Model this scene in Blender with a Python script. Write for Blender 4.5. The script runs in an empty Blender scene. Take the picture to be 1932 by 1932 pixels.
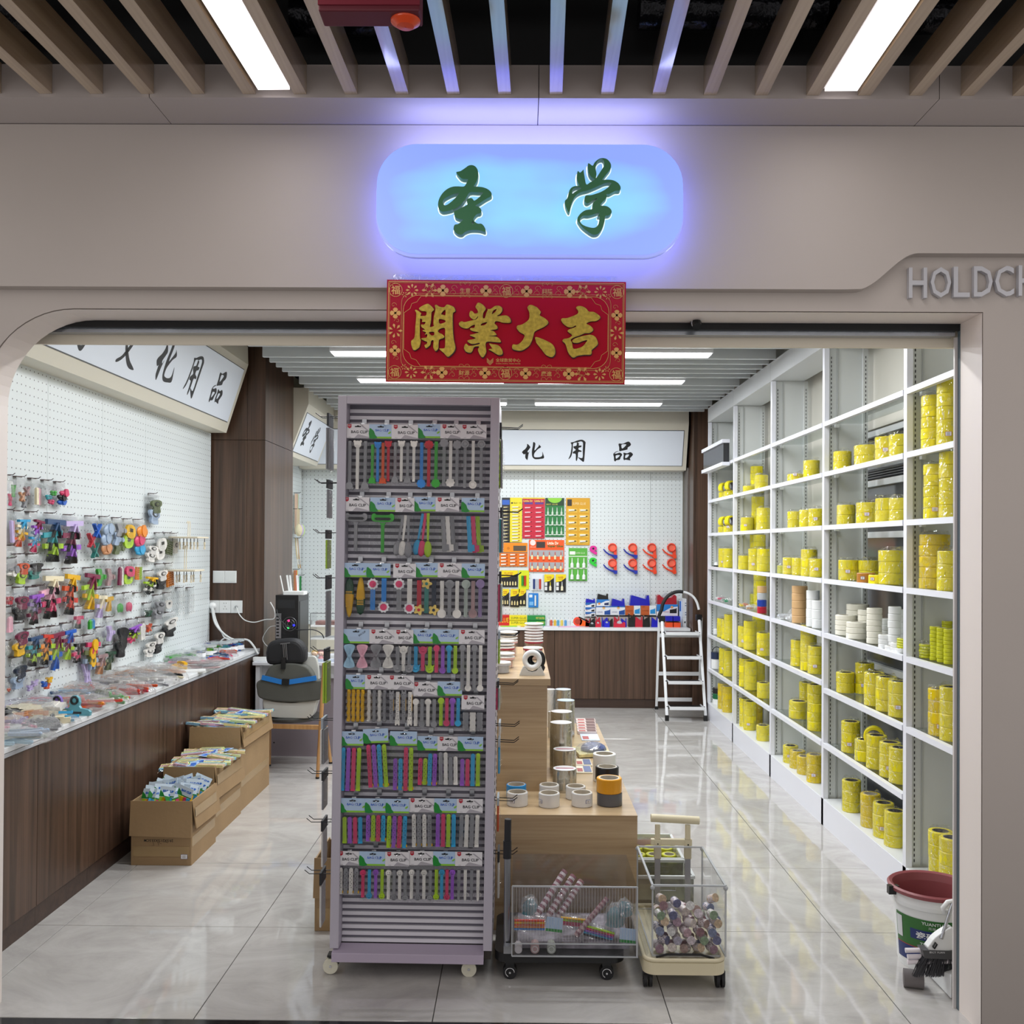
import bpy, bmesh, math, random
from mathutils import Vector, Matrix, Euler
R = random.Random(11)
S = bpy.context.scene
COL = S.collection
PI = math.pi
# ---------------------------------------------------------------- camera
F, CH = 1829.0, 1.6
cam = bpy.data.cameras.new('camera'); camo = bpy.data.objects.new('camera', cam); COL.objects.link(camo)
YAW, PITCH, ROLL = math.radians(.47), math.radians(.5), math.radians(.35)
CR = Matrix.Rotation(YAW, 3, 'Z') @ Matrix.Rotation(PI/2 + PITCH, 3, 'X') @ Matrix.Rotation(ROLL, 3, 'Z')
camo.matrix_world = Matrix.Translation((0, 0, CH)) @ CR.to_4x4()
cam.sensor_width = 36; cam.lens = F/1932*36; cam.clip_start = .05; cam.clip_end = 60
SX, SY = 0.0, 48.2
cam.shift_x = -SX/1932; cam.shift_y = SY/1932
S.camera = camo
S.view_settings.view_transform = 'Standard'; S.view_settings.look = 'None'
S.view_settings.gamma = 1; S.view_settings.use_curve_mapping = False
S.view_settings.exposure = 0.08
S.cycles.max_bounces = 7; S.cycles.diffuse_bounces = 3; S.cycles.glossy_bounces = 3
S.cycles.transmission_bounces = 4; S.cycles.transparent_max_bounces = 14
S.cycles.caustics_reflective = False; S.cycles.caustics_refractive = False
S.cycles.sample_clamp_indirect = 4; S.cycles.use_adaptive_sampling = True; S.cycles.adaptive_threshold = .03
w = bpy.data.worlds.new('world'); S.world = w; w.use_nodes = True
w.node_tree.nodes['Background'].inputs[0].default_value = (.90, .86, .84, 1)
w.node_tree.nodes['Background'].inputs[1].default_value = .8

def area(name, loc, rot, sx, sy, power, rgb=(1, 1, 1)):
    l = bpy.data.lights.new(name, 'AREA'); l.shape = 'RECTANGLE'; l.size = sx; l.size_y = sy
    l.energy = power; l.color = rgb
    o = bpy.data.objects.new(name, l); COL.objects.link(o); o.location = loc; o.rotation_euler = rot
    return o
# the lamps' light: linear lamps of the shop ceiling and the mall's ceiling strips
for ly, xs in ((4.3, (-1, 1)), (5.4, (-1, 1)), (6.5, (-1, 1)), (7.57, (-1, 1)), (8.77, (-1, 1))):
    for s in xs: area('lamp_light', (s*.7, ly, 2.872), (0, 0, 0), 1.1, .13, 16, (.96, .985, 1))
for lx in (-.75, 1.0, 2.75, -2.5):  # outer two are added out of view, without any lamp body
    area('mall_light', (lx, 1.75, 2.965), (0, 0, 0), .09, 2.3, 6, (1, .97, .95))

# ---------------------------------------------------------------- pixel to place (frame of 1932 px)
def ray(px, py):
    return CR @ Vector(((px - 966 - SX)/F, -(py - 966 - SY)/F, -1.0))
def wy(px, py, Y): d = ray(px, py); return Vector((0, 0, CH)) + d*(Y/d.y)
def wx(px, py, X): d = ray(px, py); return Vector((0, 0, CH)) + d*(X/d.x)
def wz(px, py, Z): d = ray(px, py); return Vector((0, 0, CH)) + d*((Z - CH)/d.z)
def proj(p):
    q = CR.transposed() @ (Vector(p) - Vector((0, 0, CH)))
    return (966 + SX + F*q.x/-q.z, 966 + SY - F*q.y/-q.z)

# ---------------------------------------------------------------- materials
def lin(h):
    if not isinstance(h, str): return tuple(h)
    h = h.lstrip('#'); o = []
    for i in (0, 2, 4):
        c = int(h[i:i+2], 16)/255
        o.append(c/12.92 if c <= .04045 else ((c+.055)/1.055)**2.4)
    return tuple(o)
MC = {}
def M(name, rgb='888888', rough=.5, metal=0.0, emit=0, spec=.5, coat=0, trans=0, alpha=1, var=0, vs=8, bump=0, bs=60, ecol=None):
    if name in MC: return MC[name]
    m = bpy.data.materials.new(name); m.use_nodes = True; MC[name] = m
    b = m.node_tree.nodes['Principled BSDF']; c = lin(rgb)
    b.inputs['Base Color'].default_value = (*c, 1); b.inputs['Roughness'].default_value = rough
    b.inputs['Metallic'].default_value = metal; b.inputs['Specular IOR Level'].default_value = spec
    b.inputs['Coat Weight'].default_value = coat; b.inputs['Transmission Weight'].default_value = trans
    b.inputs['Alpha'].default_value = alpha
    if emit:
        b.inputs['Emission Color'].default_value = (*(lin(ecol) if ecol else c), 1); b.inputs['Emission Strength'].default_value = emit
    N, L = m.node_tree.nodes, m.node_tree.links
    if var or bump:
        tc = N.new('ShaderNodeTexCoord')
    if var:
        n = N.new('ShaderNodeTexNoise'); n.inputs['Scale'].default_value = vs; n.inputs['Detail'].default_value = 5
        L.new(tc.outputs['Object'], n.inputs['Vector'])
        r = N.new('ShaderNodeValToRGB'); e = r.color_ramp.elements
        e[0].position = .3; e[1].position = .7
        e[0].color = (*[x*(1-var) for x in c], 1); e[1].color = (*[min(1, x*(1+var)) for x in c], 1)
        L.new(n.outputs['Fac'], r.inputs[0]); L.new(r.outputs[0], b.inputs['Base Color'])
    if bump:
        n2 = N.new('ShaderNodeTexNoise'); n2.inputs['Scale'].default_value = bs; n2.inputs['Detail'].default_value = 3
        L.new(tc.outputs['Object'], n2.inputs['Vector'])
        bp = N.new('ShaderNodeBump'); bp.inputs['Strength'].default_value = bump; bp.inputs['Distance'].default_value = .01
        L.new(n2.outputs['Fac'], bp.inputs['Height']); L.new(bp.outputs[0], b.inputs['Normal'])
    return m
def film(name, tint=(.95, .96, .97), base=.05, rough=.1, bump=.6, bs=25, milk=0.0):
    """thin clear plastic or glass sheet: lets light through, with crinkled reflections"""
    if name in MC: return MC[name]
    m = bpy.data.materials.new(name); m.use_nodes = True; MC[name] = m
    N, L = m.node_tree.nodes, m.node_tree.links; N.clear()
    out = N.new('ShaderNodeOutputMaterial'); mx = N.new('ShaderNodeMixShader')
    t = N.new('ShaderNodeBsdfTransparent'); t.inputs[0].default_value = (*tint, 1)
    g = N.new('ShaderNodeBsdfGlossy'); g.inputs['Roughness'].default_value = rough
    fr = N.new('ShaderNodeLayerWeight'); fr.inputs[0].default_value = .5
    pw = N.new('ShaderNodeMath'); pw.operation = 'POWER'; pw.inputs[1].default_value = 4; L.new(fr.outputs['Facing'], pw.inputs[0])
    ad = N.new('ShaderNodeMath'); ad.operation = 'MULTIPLY_ADD'; ad.inputs[1].default_value = .6; ad.inputs[2].default_value = base
    L.new(pw.outputs[0], ad.inputs[0]); L.new(ad.outputs[0], mx.inputs[0])
    if bump:
        tc = N.new('ShaderNodeTexCoord'); n = N.new('ShaderNodeTexNoise'); n.inputs['Scale'].default_value = bs; n.inputs['Detail'].default_value = 2
        n.inputs['Distortion'].default_value = .6
        L.new(tc.outputs['Object'], n.inputs['Vector'])
        bp = N.new('ShaderNodeBump'); bp.inputs['Strength'].default_value = bump; bp.inputs['Distance'].default_value = .05
        L.new(n.outputs['Fac'], bp.inputs['Height']); L.new(bp.outputs[0], g.inputs['Normal']); L.new(bp.outputs[0], fr.inputs['Normal'])
    a = t
    if milk:
        d = N.new('ShaderNodeBsdfDiffuse'); d.inputs[0].default_value = (.85, .86, .88, 1)
        m2 = N.new('ShaderNodeMixShader'); m2.inputs[0].default_value = milk
        L.new(t.outputs[0], m2.inputs[1]); L.new(d.outputs[0], m2.inputs[2]); a = m2
    L.new(a.outputs[0], mx.inputs[1]); L.new(g.outputs[0], mx.inputs[2]); L.new(mx.outputs[0], out.inputs[0])
    return m
def wood(name, c1, c2, axis='Z', scale=1.0, rough=.4, stretch=14, bump=.05, coat=0):
    if name in MC: return MC[name]
    m = bpy.data.materials.new(name); m.use_nodes = True; MC[name] = m
    N, L = m.node_tree.nodes, m.node_tree.links; b = N['Principled BSDF']
    b.inputs['Roughness'].default_value = rough; b.inputs['Coat Weight'].default_value = coat; b.inputs['Coat Roughness'].default_value = .12
    tc = N.new('ShaderNodeTexCoord'); mp = N.new('ShaderNodeMapping')
    s = [stretch*scale]*3; s['XYZ'.index(axis)] = .6*scale
    mp.inputs['Scale'].default_value = s
    L.new(tc.outputs['Object'], mp.inputs[0])
    n = N.new('ShaderNodeTexNoise'); n.inputs['Scale'].default_value = 1.0; n.inputs['Detail'].default_value = 8; n.inputs['Roughness'].default_value = .62; n.inputs['Distortion'].default_value = .5
    L.new(mp.outputs[0], n.inputs['Vector'])
    mp2 = N.new('ShaderNodeMapping'); s2 = [90*scale]*3; s2['XYZ'.index(axis)] = 2.2*scale; mp2.inputs['Scale'].default_value = s2
    L.new(tc.outputs['Object'], mp2.inputs[0])
    n2 = N.new('ShaderNodeTexNoise'); n2.inputs['Scale'].default_value = 1.0; n2.inputs['Detail'].default_value = 4
    L.new(mp2.outputs[0], n2.inputs['Vector'])
    mul = N.new('ShaderNodeMath'); mul.operation = 'MULTIPLY_ADD'; mul.inputs[1].default_value = .35
    L.new(n2.outputs['Fac'], mul.inputs[0]); L.new(n.outputs['Fac'], mul.inputs[2])
    r = N.new('ShaderNodeValToRGB'); e = r.color_ramp.elements
    e[0].position = .5; e[1].position = .88; e[0].color = (*lin(c1), 1); e[1].color = (*lin(c2), 1)
    L.new(mul.outputs[0], r.inputs[0]); L.new(r.outputs[0], b.inputs['Base Color'])
    bp = N.new('ShaderNodeBump'); bp.inputs['Strength'].default_value = bump; bp.inputs['Distance'].default_value = .004
    L.new(n2.outputs['Fac'], bp.inputs['Height']); L.new(bp.outputs[0], b.inputs['Normal'])
    return m

# ---------------------------------------------------------------- mesh collector
class MB:
    def __init__(s): s.v = []; s.f = []; s.m = []; s.x = Matrix.Identity(4); s.sm = []
    def add(s, vs, fs, m=0, smooth=False):
        b = len(s.v)
        for p in vs: s.v.append(s.x @ Vector(p))
        for f in fs: s.f.append([i+b for i in f]); s.m.append(m); s.sm.append(smooth)
        return s
    def box(s, x0, x1, y0, y1, z0, z1, m=0):
        return s.add([(x0,y0,z0),(x1,y0,z0),(x1,y1,z0),(x0,y1,z0),(x0,y0,z1),(x1,y0,z1),(x1,y1,z1),(x0,y1,z1)],
                     [(3,2,1,0),(4,5,6,7),(0,1,5,4),(1,2,6,5),(2,3,7,6),(3,0,4,7)], m)
    def cbox(s, cx, cy, cz, sx, sy, sz, m=0): return s.box(cx-sx/2, cx+sx/2, cy-sy/2, cy+sy/2, cz-sz/2, cz+sz/2, m)
    def bar(s, p, q, w, h, m=0, up=(0, 0, 1)):
        p = Vector(p); q = Vector(q); d = (q-p).normalized(); u = Vector(up)
        if abs(d.dot(u)) > .98: u = Vector((0, 1, 0))
        a = d.cross(u).normalized(); b = a.cross(d).normalized()
        vs = [c + a*(i*w/2) + b*(j*h/2) for c in (p, q) for i, j in ((-1,-1),(1,-1),(1,1),(-1,1))]
        return s.add(vs, [(3,2,1,0),(4,5,6,7),(0,1,5,4),(1,2,6,5),(2,3,7,6),(3,0,4,7)], m)
    def cyl(s, p, q, r, r2=None, n=16, m=0, caps=True, m2=None):
        p = Vector(p); q = Vector(q); r2 = r if r2 is None else r2
        d = (q-p).normalized(); u = Vector((0, 0, 1)) if abs(d.z) < .9 else Vector((1, 0, 0))
        a = d.cross(u).normalized(); b = d.cross(a)
        vs = []
        for c, rr in ((p, r), (q, r2)):
            for i in range(n):
                t = 2*PI*i/n; vs.append(c + a*(rr*math.cos(t)) + b*(rr*math.sin(t)))
        s.add(vs, [(i, (i+1) % n, n+(i+1) % n, n+i) for i in range(n)], m, True)
        if caps:
            s.add(vs[:n], [tuple(reversed(range(n)))], m if m2 is None else m2); s.add(vs[n:], [tuple(range(n))], m if m2 is None else m2)
        return s
    def tube(s, pts, r, n=8, m=0, caps=True):
        pts = [Vector(p) for p in pts]; N = len(pts)
        rs = r if isinstance(r, (list, tuple)) else [r]*N
        vs = []; a = None
        for i, p in enumerate(pts):
            d = (pts[min(i+1, N-1)] - pts[max(i-1, 0)]).normalized()
            if a is None:
                u = Vector((0, 0, 1)) if abs(d.z) < .9 else Vector((1, 0, 0)); a = d.cross(u).normalized()
            else:
                a = (a - d*a.dot(d)).normalized()
            b = d.cross(a)
            for k in range(n):
                t = 2*PI*k/n; vs.append(p + a*(rs[i]*math.cos(t)) + b*(rs[i]*math.sin(t)))
        fs = [(i*n+k, i*n+(k+1) % n, (i+1)*n+(k+1) % n, (i+1)*n+k) for i in range(N-1) for k in range(n)]
        s.add(vs, fs, m, True)
        if caps: s.add(vs[:n], [tuple(reversed(range(n)))], m); s.add(vs[-n:], [tuple(range(n))], m)
        return s
    def lathe(s, prof, c=(0, 0, 0), n=20, m=0, ms=None, sy=1.0):
        c = Vector(c); vs = []
        for r, z in prof:
            for k in range(n):
                t = 2*PI*k/n; vs.append(c + Vector((r*math.cos(t), r*math.sin(t)*sy, z)))
        for i in range(len(prof)-1):
            mm = m if ms is None else ms[i]
            s_b = [vs[i*n+k] for k in range(n)] + [vs[(i+1)*n+k] for k in range(n)]
            s.add(s_b, [(k, (k+1) % n, n+(k+1) % n, n+k) for k in range(n)], mm, True)
        return s
    def prism(s, poly, w0, w1, mp, m=0, mside=None):
        """poly of (u,v), mp(u,v,w) -> xyz"""
        n = len(poly); vs = [mp(u, v, w0) for u, v in poly] + [mp(u, v, w1) for u, v in poly]
        s.add(vs, [tuple(reversed(range(n))), tuple(range(n, 2*n))], m)
        return s.add(vs, [(i, (i+1) % n, n+(i+1) % n, n+i) for i in range(n)], m if mside is None else mside)
    def ell(s, c, r, n=10, k=6, m=0):
        c = Vector(c); vs = [c+Vector((0, 0, -r[2]))]
        for i in range(1, k):
            ph = -PI/2 + PI*i/k
            for j in range(n):
                t = 2*PI*j/n; vs.append(c + Vector((r[0]*math.cos(ph)*math.cos(t), r[1]*math.cos(ph)*math.sin(t), r[2]*math.sin(ph))))
        vs.append(c+Vector((0, 0, r[2]))); T = len(vs)-1; fs = []
        for j in range(n): fs.append((0, 1+(j+1) % n, 1+j)); fs.append((T, T-n+j, T-n+(j+1) % n))
        for i in range(k-2):
            for j in range(n): fs.append((1+i*n+j, 1+i*n+(j+1) % n, 1+(i+1)*n+(j+1) % n, 1+(i+1)*n+j))
        return s.add(vs, fs, m, True)
    def mesh(s, name, mats, origin=(0, 0, 0)):
        o = Vector(origin); me = bpy.data.meshes.new(name)
        me.from_pydata([tuple(p-o) for p in s.v], [], s.f)
        for m in (mats if isinstance(mats, (list, tuple)) else [mats]): me.materials.append(m)
        me.polygons.foreach_set('material_index', s.m); me.polygons.foreach_set('use_smooth', s.sm)
        me.update(); return me
    def build(s, name, mats, parent=None, origin=None, bevel=0, seg=2, loc=None):
        """parent given: vertices are in the parent's own space unless origin is given (world vertices, parent unrotated)"""
        if origin is None and parent is not None and parent.get('_w'): origin = parent.location
        me = s.mesh(name, mats, origin or (0, 0, 0))
        o = bpy.data.objects.new(name, me); COL.objects.link(o)
        if parent is not None: o.parent = parent
        elif origin is not None: o.location = origin
        if loc is not None: o.location = loc
        if bevel:
            b = o.modifiers.new('bevel', 'BEVEL'); b.width = bevel; b.segments = seg; b.limit_method = 'ANGLE'; b.angle_limit = .6
            b.harden_normals = False
        return o
def link(me, name, parent=None, loc=(0, 0, 0), rot=(0, 0, 0), scale=(1, 1, 1)):
    o = bpy.data.objects.new(name, me); COL.objects.link(o); o.parent = parent; o.location = loc; o.rotation_euler = rot; o.scale = scale
    return o
def tag(o, label=None, cat=None, group=None, kind=None):
    if label: o['label'] = label
    if cat: o['category'] = cat
    if group: o['group'] = group
    if kind: o['kind'] = kind
    return o
def thing(name, label, cat, loc=(0, 0, 0), rz=0, group=None, world=False, rot=None):
    o = bpy.data.objects.new(name, None); COL.objects.link(o); o.location = loc; o.rotation_euler = rot or (0, 0, rz)
    o.empty_display_size = .05
    if world: o['_w'] = 1
    return tag(o, label, cat, group)
def struct(o): o['kind'] = 'structure'; return o
ORD = 'zeroth first second third fourth fifth sixth seventh eighth ninth tenth eleventh twelfth thirteenth fourteenth fifteenth sixteenth'.split()

# ---------------------------------------------------------------- lettering and traced outlines
_TC = {}
def _from_curve(cu):
    ob = bpy.data.objects.new('tmp', cu); me = ob.to_mesh()
    vs = [tuple(v.co) for v in me.vertices]; fs = [tuple(p.vertices) for p in me.polygons]
    ob.to_mesh_clear(); bpy.data.objects.remove(ob); bpy.data.curves.remove(cu); return vs, fs
def text(st, ext=0.0, bold=0.0, sx=1.0, sh=0.0):
    """mesh of a string, height about 1, centred, in XY, facing +Z"""
    k = (st, ext, bold, sx, sh)
    if k not in _TC:
        cu = bpy.data.curves.new('t', 'FONT'); cu.body = st; cu.size = 1.0; cu.extrude = ext; cu.offset = bold; cu.resolution_u = 2
        cu.shear = sh
        vs, fs = _from_curve(cu)
        if vs:
            xs = [v[0] for v in vs]; ys = [v[1] for v in vs]; cx = (min(xs)+max(xs))/2; cy = (min(ys)+max(ys))/2
            vs = [((v[0]-cx)*sx, v[1]-cy, v[2]) for v in vs]
        _TC[k] = (vs, fs)
    return _TC[k]
def tw(vs): xs = [v[0] for v in vs]; return max(xs)-min(xs) if xs else 1
def th(vs): ys = [v[1] for v in vs]; return max(ys)-min(ys) if ys else 1
def addtext(mb, st, mat4, h=None, w=None, m=0, **k):
    vs, fs = text(st, **k)
    if not vs: return
    a = (h or 1)/th(vs) if h else w/tw(vs)
    b = w/tw(vs) if w else a
    x = mb.x; mb.x = x @ mat4 @ Matrix.Diagonal((b, a, 1, 1)); mb.add(vs, fs, m); mb.x = x
FACE = Matrix(((1,0,0,0),(0,0,-1,0),(0,1,0,0),(0,0,0,1)))   # XY -> facing -Y
def at(p, mm=FACE): return Matrix.Translation(p) @ mm
def smooth(poly, k=3):
    n = len(poly); o = []
    for i in range(n):
        p0, p1, p2, p3 = poly[i-1], poly[i], poly[(i+1) % n], poly[(i+2) % n]
        for j in range(k):
            t = j/k
            o.append(tuple(.5*((2*p1[a]) + (-p0[a]+p2[a])*t + (2*p0[a]-5*p1[a]+4*p2[a]-p3[a])*t*t + (-p0[a]+3*p1[a]-3*p2[a]+p3[a])*t**3) for a in (0, 1)))
    return o
def outline(groups, ext=0.0, k=3):
    """groups: [[outer, hole, ...], ...] in image axes (y down). Mesh centred on its box, height 1."""
    V, Fc = [], []
    for g in groups:
        cu = bpy.data.curves.new('c', 'CURVE'); cu.dimensions = '2D'; cu.fill_mode = 'BOTH'; cu.extrude = ext
        for poly in g:
            q = smooth(poly, k) if k > 1 else poly
            sp = cu.splines.new('POLY'); sp.points.add(len(q)-1); sp.use_cyclic_u = True
            for i, (x, y) in enumerate(q): sp.points[i].co = (x/1000, -y/1000, 0, 1)
        vs, fs = _from_curve(cu); b = len(V); V += vs; Fc += [tuple(i+b for i in f) for f in fs]
    xs = [v[0] for v in V]; ys = [v[1] for v in V]; cx = (min(xs)+max(xs))/2; cy = (min(ys)+max(ys))/2; h = max(ys)-min(ys)
    return [((v[0]-cx)/h, (v[1]-cy)/h, v[2]) for v in V], Fc
def addout(mb, g, mat4, h, m=0, sx=1.0):
    x = mb.x; mb.x = x @ mat4 @ Matrix.Diagonal((h*sx, h, 1, 1)); mb.add(g[0], g[1], m); mb.x = x
# ================================================================= materials used across the scene
m_outer = M('outer_wall_paint', 'bcb3ad', .55, var=.02, vs=3, bump=.03, bs=300)
m_cream = M('cream_panel', 'dcd7c8', .5, bump=.02, bs=250)
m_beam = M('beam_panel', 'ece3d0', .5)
m_white = M('white_metal', 'e4e6ea', .35)
m_whitep = M('white_plastic', 'eceeee', .35)
m_black = M('black_plastic', '101114', .35)
m_dark = M('dark_void', '07080c', .6)
m_chrome = M('chrome', 'd5d7da', .18, metal=1)
m_steel = M('steel', 'a9abb0', .28, metal=1)
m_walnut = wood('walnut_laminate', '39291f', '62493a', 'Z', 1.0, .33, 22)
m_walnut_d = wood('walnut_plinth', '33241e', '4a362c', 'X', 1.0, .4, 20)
m_oak = wood('oak_laminate', 'a98e6a', 'cbb28e', 'X', 1.0, .3, 14, bump=.02, coat=.2)
m_slatw = wood('slat_laminate', '937b5f', 'bda585', 'Y', 1.0, .3, 16, bump=.03, coat=.9)
m_slatw.node_tree.nodes['Principled BSDF'].inputs['Coat IOR'].default_value = 2.9
m_counter = M('white_counter', 'e6e9ec', .25)
m_lamp = M('lamp_diffuser', 'ffffff', .4, emit=5.5)
m_lamp2 = M('mall_lamp_diffuser', 'fff6f4', .4, emit=1.6)
m_ctile = None

def tile_mat():
    m = bpy.data.materials.new('polished_tile'); m.use_nodes = True
    N, L = m.node_tree.nodes, m.node_tree.links; b = N['Principled BSDF']
    b.inputs['Roughness'].default_value = .045; b.inputs['Specular IOR Level'].default_value = .75
    tc = N.new('ShaderNodeTexCoord'); oi = N.new('ShaderNodeObjectInfo')
    va = N.new('ShaderNodeVectorMath'); va.operation = 'ADD'
    L.new(tc.outputs['Object'], va.inputs[0])
    sc = N.new('ShaderNodeVectorMath'); sc.operation = 'SCALE'; sc.inputs['Scale'].default_value = .37
    L.new(oi.outputs['Location'], sc.inputs[0]); L.new(sc.outputs[0], va.inputs[1])
    n = N.new('ShaderNodeTexNoise'); n.inputs['Scale'].default_value = 2.6; n.inputs['Detail'].default_value = 9; n.inputs['Roughness'].default_value = .68; n.inputs['Distortion'].default_value = 1.6
    mp = N.new('ShaderNodeMapping'); mp.inputs['Scale'].default_value = (.9, 1.35, 1); mp.inputs['Rotation'].default_value = (0, 0, .35)
    L.new(va.outputs[0], mp.inputs[0]); L.new(mp.outputs[0], n.inputs['Vector'])
    r = N.new('ShaderNodeValToRGB'); e = r.color_ramp.elements
    e[0].position = .33; e[0].color = (*lin('aeaba8'), 1); e[1].position = .68; e[1].color = (*lin('c6c4c1'), 1)
    el = r.color_ramp.elements.new(.5); el.color = (*lin('bbb8b5'), 1)
    L.new(n.outputs['Fac'], r.inputs[0]); L.new(r.outputs[0], b.inputs['Base Color'])
    n2 = N.new('ShaderNodeTexNoise'); n2.inputs['Scale'].default_value = 3.0; n2.inputs['Detail'].default_value = 1
    L.new(va.outputs[0], n2.inputs['Vector'])
    bp = N.new('ShaderNodeBump'); bp.inputs['Strength'].default_value = .09; bp.inputs['Distance'].default_value = .02
    L.new(n2.outputs['Fac'], bp.inputs['Height']); L.new(bp.outputs[0], b.inputs['Normal'])
    return m
m_tile = tile_mat()
m_granite = M('black_granite', '1b1c1f', .08, var=.5, vs=180)

# ================================================================= floor
floor = struct(MB().box(-3.2, 3.2, 3.27, 10.2, -.06, -.004).build('floor', M('grout', '4b4845', .8)))
TX0, TW = -.285, .8053
tl = [TX0 + k*TW for k in range(-4, 5)]; ty = [3.27] + [4.06 + k*.8053 for k in range(0, 8)]
for i in range(len(tl)-1):
    for j in range(len(ty)-1):
        g = .0016
        MB().box(tl[i]+g, tl[i+1]-g, ty[j]+g, ty[j+1]-g, -.004, 0).build('tile', m_tile, floor, bevel=.0008, seg=1)
thr = struct(MB().box(-3.2, 3.2, -.2, 3.268, -.06, -.001).build('floor_threshold', m_granite)); thr.name = 'floor_granite'

# ================================================================= shop front wall
OX0, OX1, OZ, RAD = -1.802, 1.533, 2.386, .307
arc = [(OX0+RAD-RAD*math.sin(t), OZ-RAD+RAD*math.cos(t)) for t in [PI/2*i/14 for i in range(15)]]
arc = [(OX0+RAD*(1-math.sin(a)), OZ-RAD*(1-math.cos(a))) for a in [PI/2*i/14 for i in range(15)]]
poly = [(-3.2, 0), (-3.2, 3.09), (3.2, 3.09), (3.2, 0), (OX1, 0), (OX1, OZ)] + arc + [(OX0, 0)]
XZ = lambda u, v, w: (u, w, v)
V3, F3 = [], []
def wallplate(name, poly, y0, y1, mats, parent=None, side=0):
    cu = bpy.data.curves.new('w', 'CURVE'); cu.dimensions = '2D'; cu.fill_mode = 'BOTH'; cu.extrude = (y1-y0)/2
    sp = cu.splines.new('POLY'); sp.points.add(len(poly)-1); sp.use_cyclic_u = True
    for i, (x, y) in enumerate(poly): sp.points[i].co = (x, y, 0, 1)
    vs, fs = _from_curve(cu); mb = MB(); mb.x = Matrix.Translation((0, (y0+y1)/2, 0)) @ FACE; mb.add(vs, fs); mb.x = Matrix.Identity(4)
    return mb.build(name, mats, parent)
wf = struct(wallplate('wall_front', poly, 3.224, 3.383, m_outer))
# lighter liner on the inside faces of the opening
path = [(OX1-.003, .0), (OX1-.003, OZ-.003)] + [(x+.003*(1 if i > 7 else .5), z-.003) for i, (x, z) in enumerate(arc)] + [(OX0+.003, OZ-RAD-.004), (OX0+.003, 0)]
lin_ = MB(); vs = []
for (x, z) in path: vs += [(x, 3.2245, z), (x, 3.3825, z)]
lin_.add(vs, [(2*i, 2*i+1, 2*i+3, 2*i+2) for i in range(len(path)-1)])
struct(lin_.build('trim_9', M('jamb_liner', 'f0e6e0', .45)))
# raised fascia with the s-curve, upper part of the front wall
xs, zl, zh = 1.10, 2.448, 2.568
sc = [(xs + .19*(i/14), zl + (zh-zl)*(.5-.5*math.cos(PI*i/14))) for i in range(15)]
sc = [(xs-.04, zl)] + [(xs + .20*(i/14), zl + (zh-zl)*(3*(i/14)**2-2*(i/14)**3)) for i in range(1, 15)] + [(xs+.24, zh)]
fas = struct(wallplate('wall_front_fascia', [(-3.2, zl)] + sc + [(3.2, zh), (3.2, 2.985), (-3.2, 2.985)], 3.18, 3.2235, m_outer))
# soffit trim panels under the slats, each L-shaped
trim = struct(MB().box(-3.2, 3.2, 3.01, 3.23, 3.0, 3.085).build('trim_1', M('trim_core', '2c2a29', .8)))
sxs = [-3.2, -1.16, .05, 1.286, 3.2]
m_soff = M('soffit_panel', 'b5aca9', .3, bump=.02, bs=200, coat=.6)
for a, b in zip(sxs[:-1], sxs[1:]):
    g = .0012; mb = MB()
    mb.prism([(2.99, 2.987), (3.2235, 2.987), (3.2235, 2.997), (3.0, 2.997), (3.0, 3.09), (2.99, 3.09)], a+g, b-g, lambda u, v, w: (w, u, v))
    mb.build('panel', m_soff, trim)
# shutter slot, rail and inner beam
struct(MB().box(-2.4, 1.9, 3.384, 3.40, 2.36, 2.52).build('trim_2', m_dark))
struct(MB().box(-2.4, 1.52, 3.402, 3.44, 2.345, 2.366).build('trim_3', M('shutter_rail', 'aab0b8', .22, metal=.8, bump=.15, bs=12)))
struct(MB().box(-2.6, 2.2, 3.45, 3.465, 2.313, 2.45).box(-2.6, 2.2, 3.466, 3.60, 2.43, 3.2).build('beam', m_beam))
# jamb shutter guides
g1 = MB(); g1.box(1.519, 1.58, 3.402, 3.412, 0, 2.34)
struct(g1.build('trim_4', M('guide_paint', 'd8d2d0', .4)))
struct(MB().box(1.529, 1.56, 3.383, 3.402, 0, 2.38).build('trim_5', M('guide_gap', '5d6d76', .5)))
struct(MB().box(-1.93, -1.848, 3.402, 3.45, 0, 2.34).build('trim_6', M('guide_paint')))
struct(MB().box(-1.90, -1.825, 3.384, 3.40, 0, 2.30).build('trim_7', m_dark))
struct(MB().box(1.60, 2.3, 3.415, 3.46, 0, 3.2).box(-2.6, -1.87, 3.41, 3.46, 0, 3.2).build('wall_front_inner', m_beam))

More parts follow.
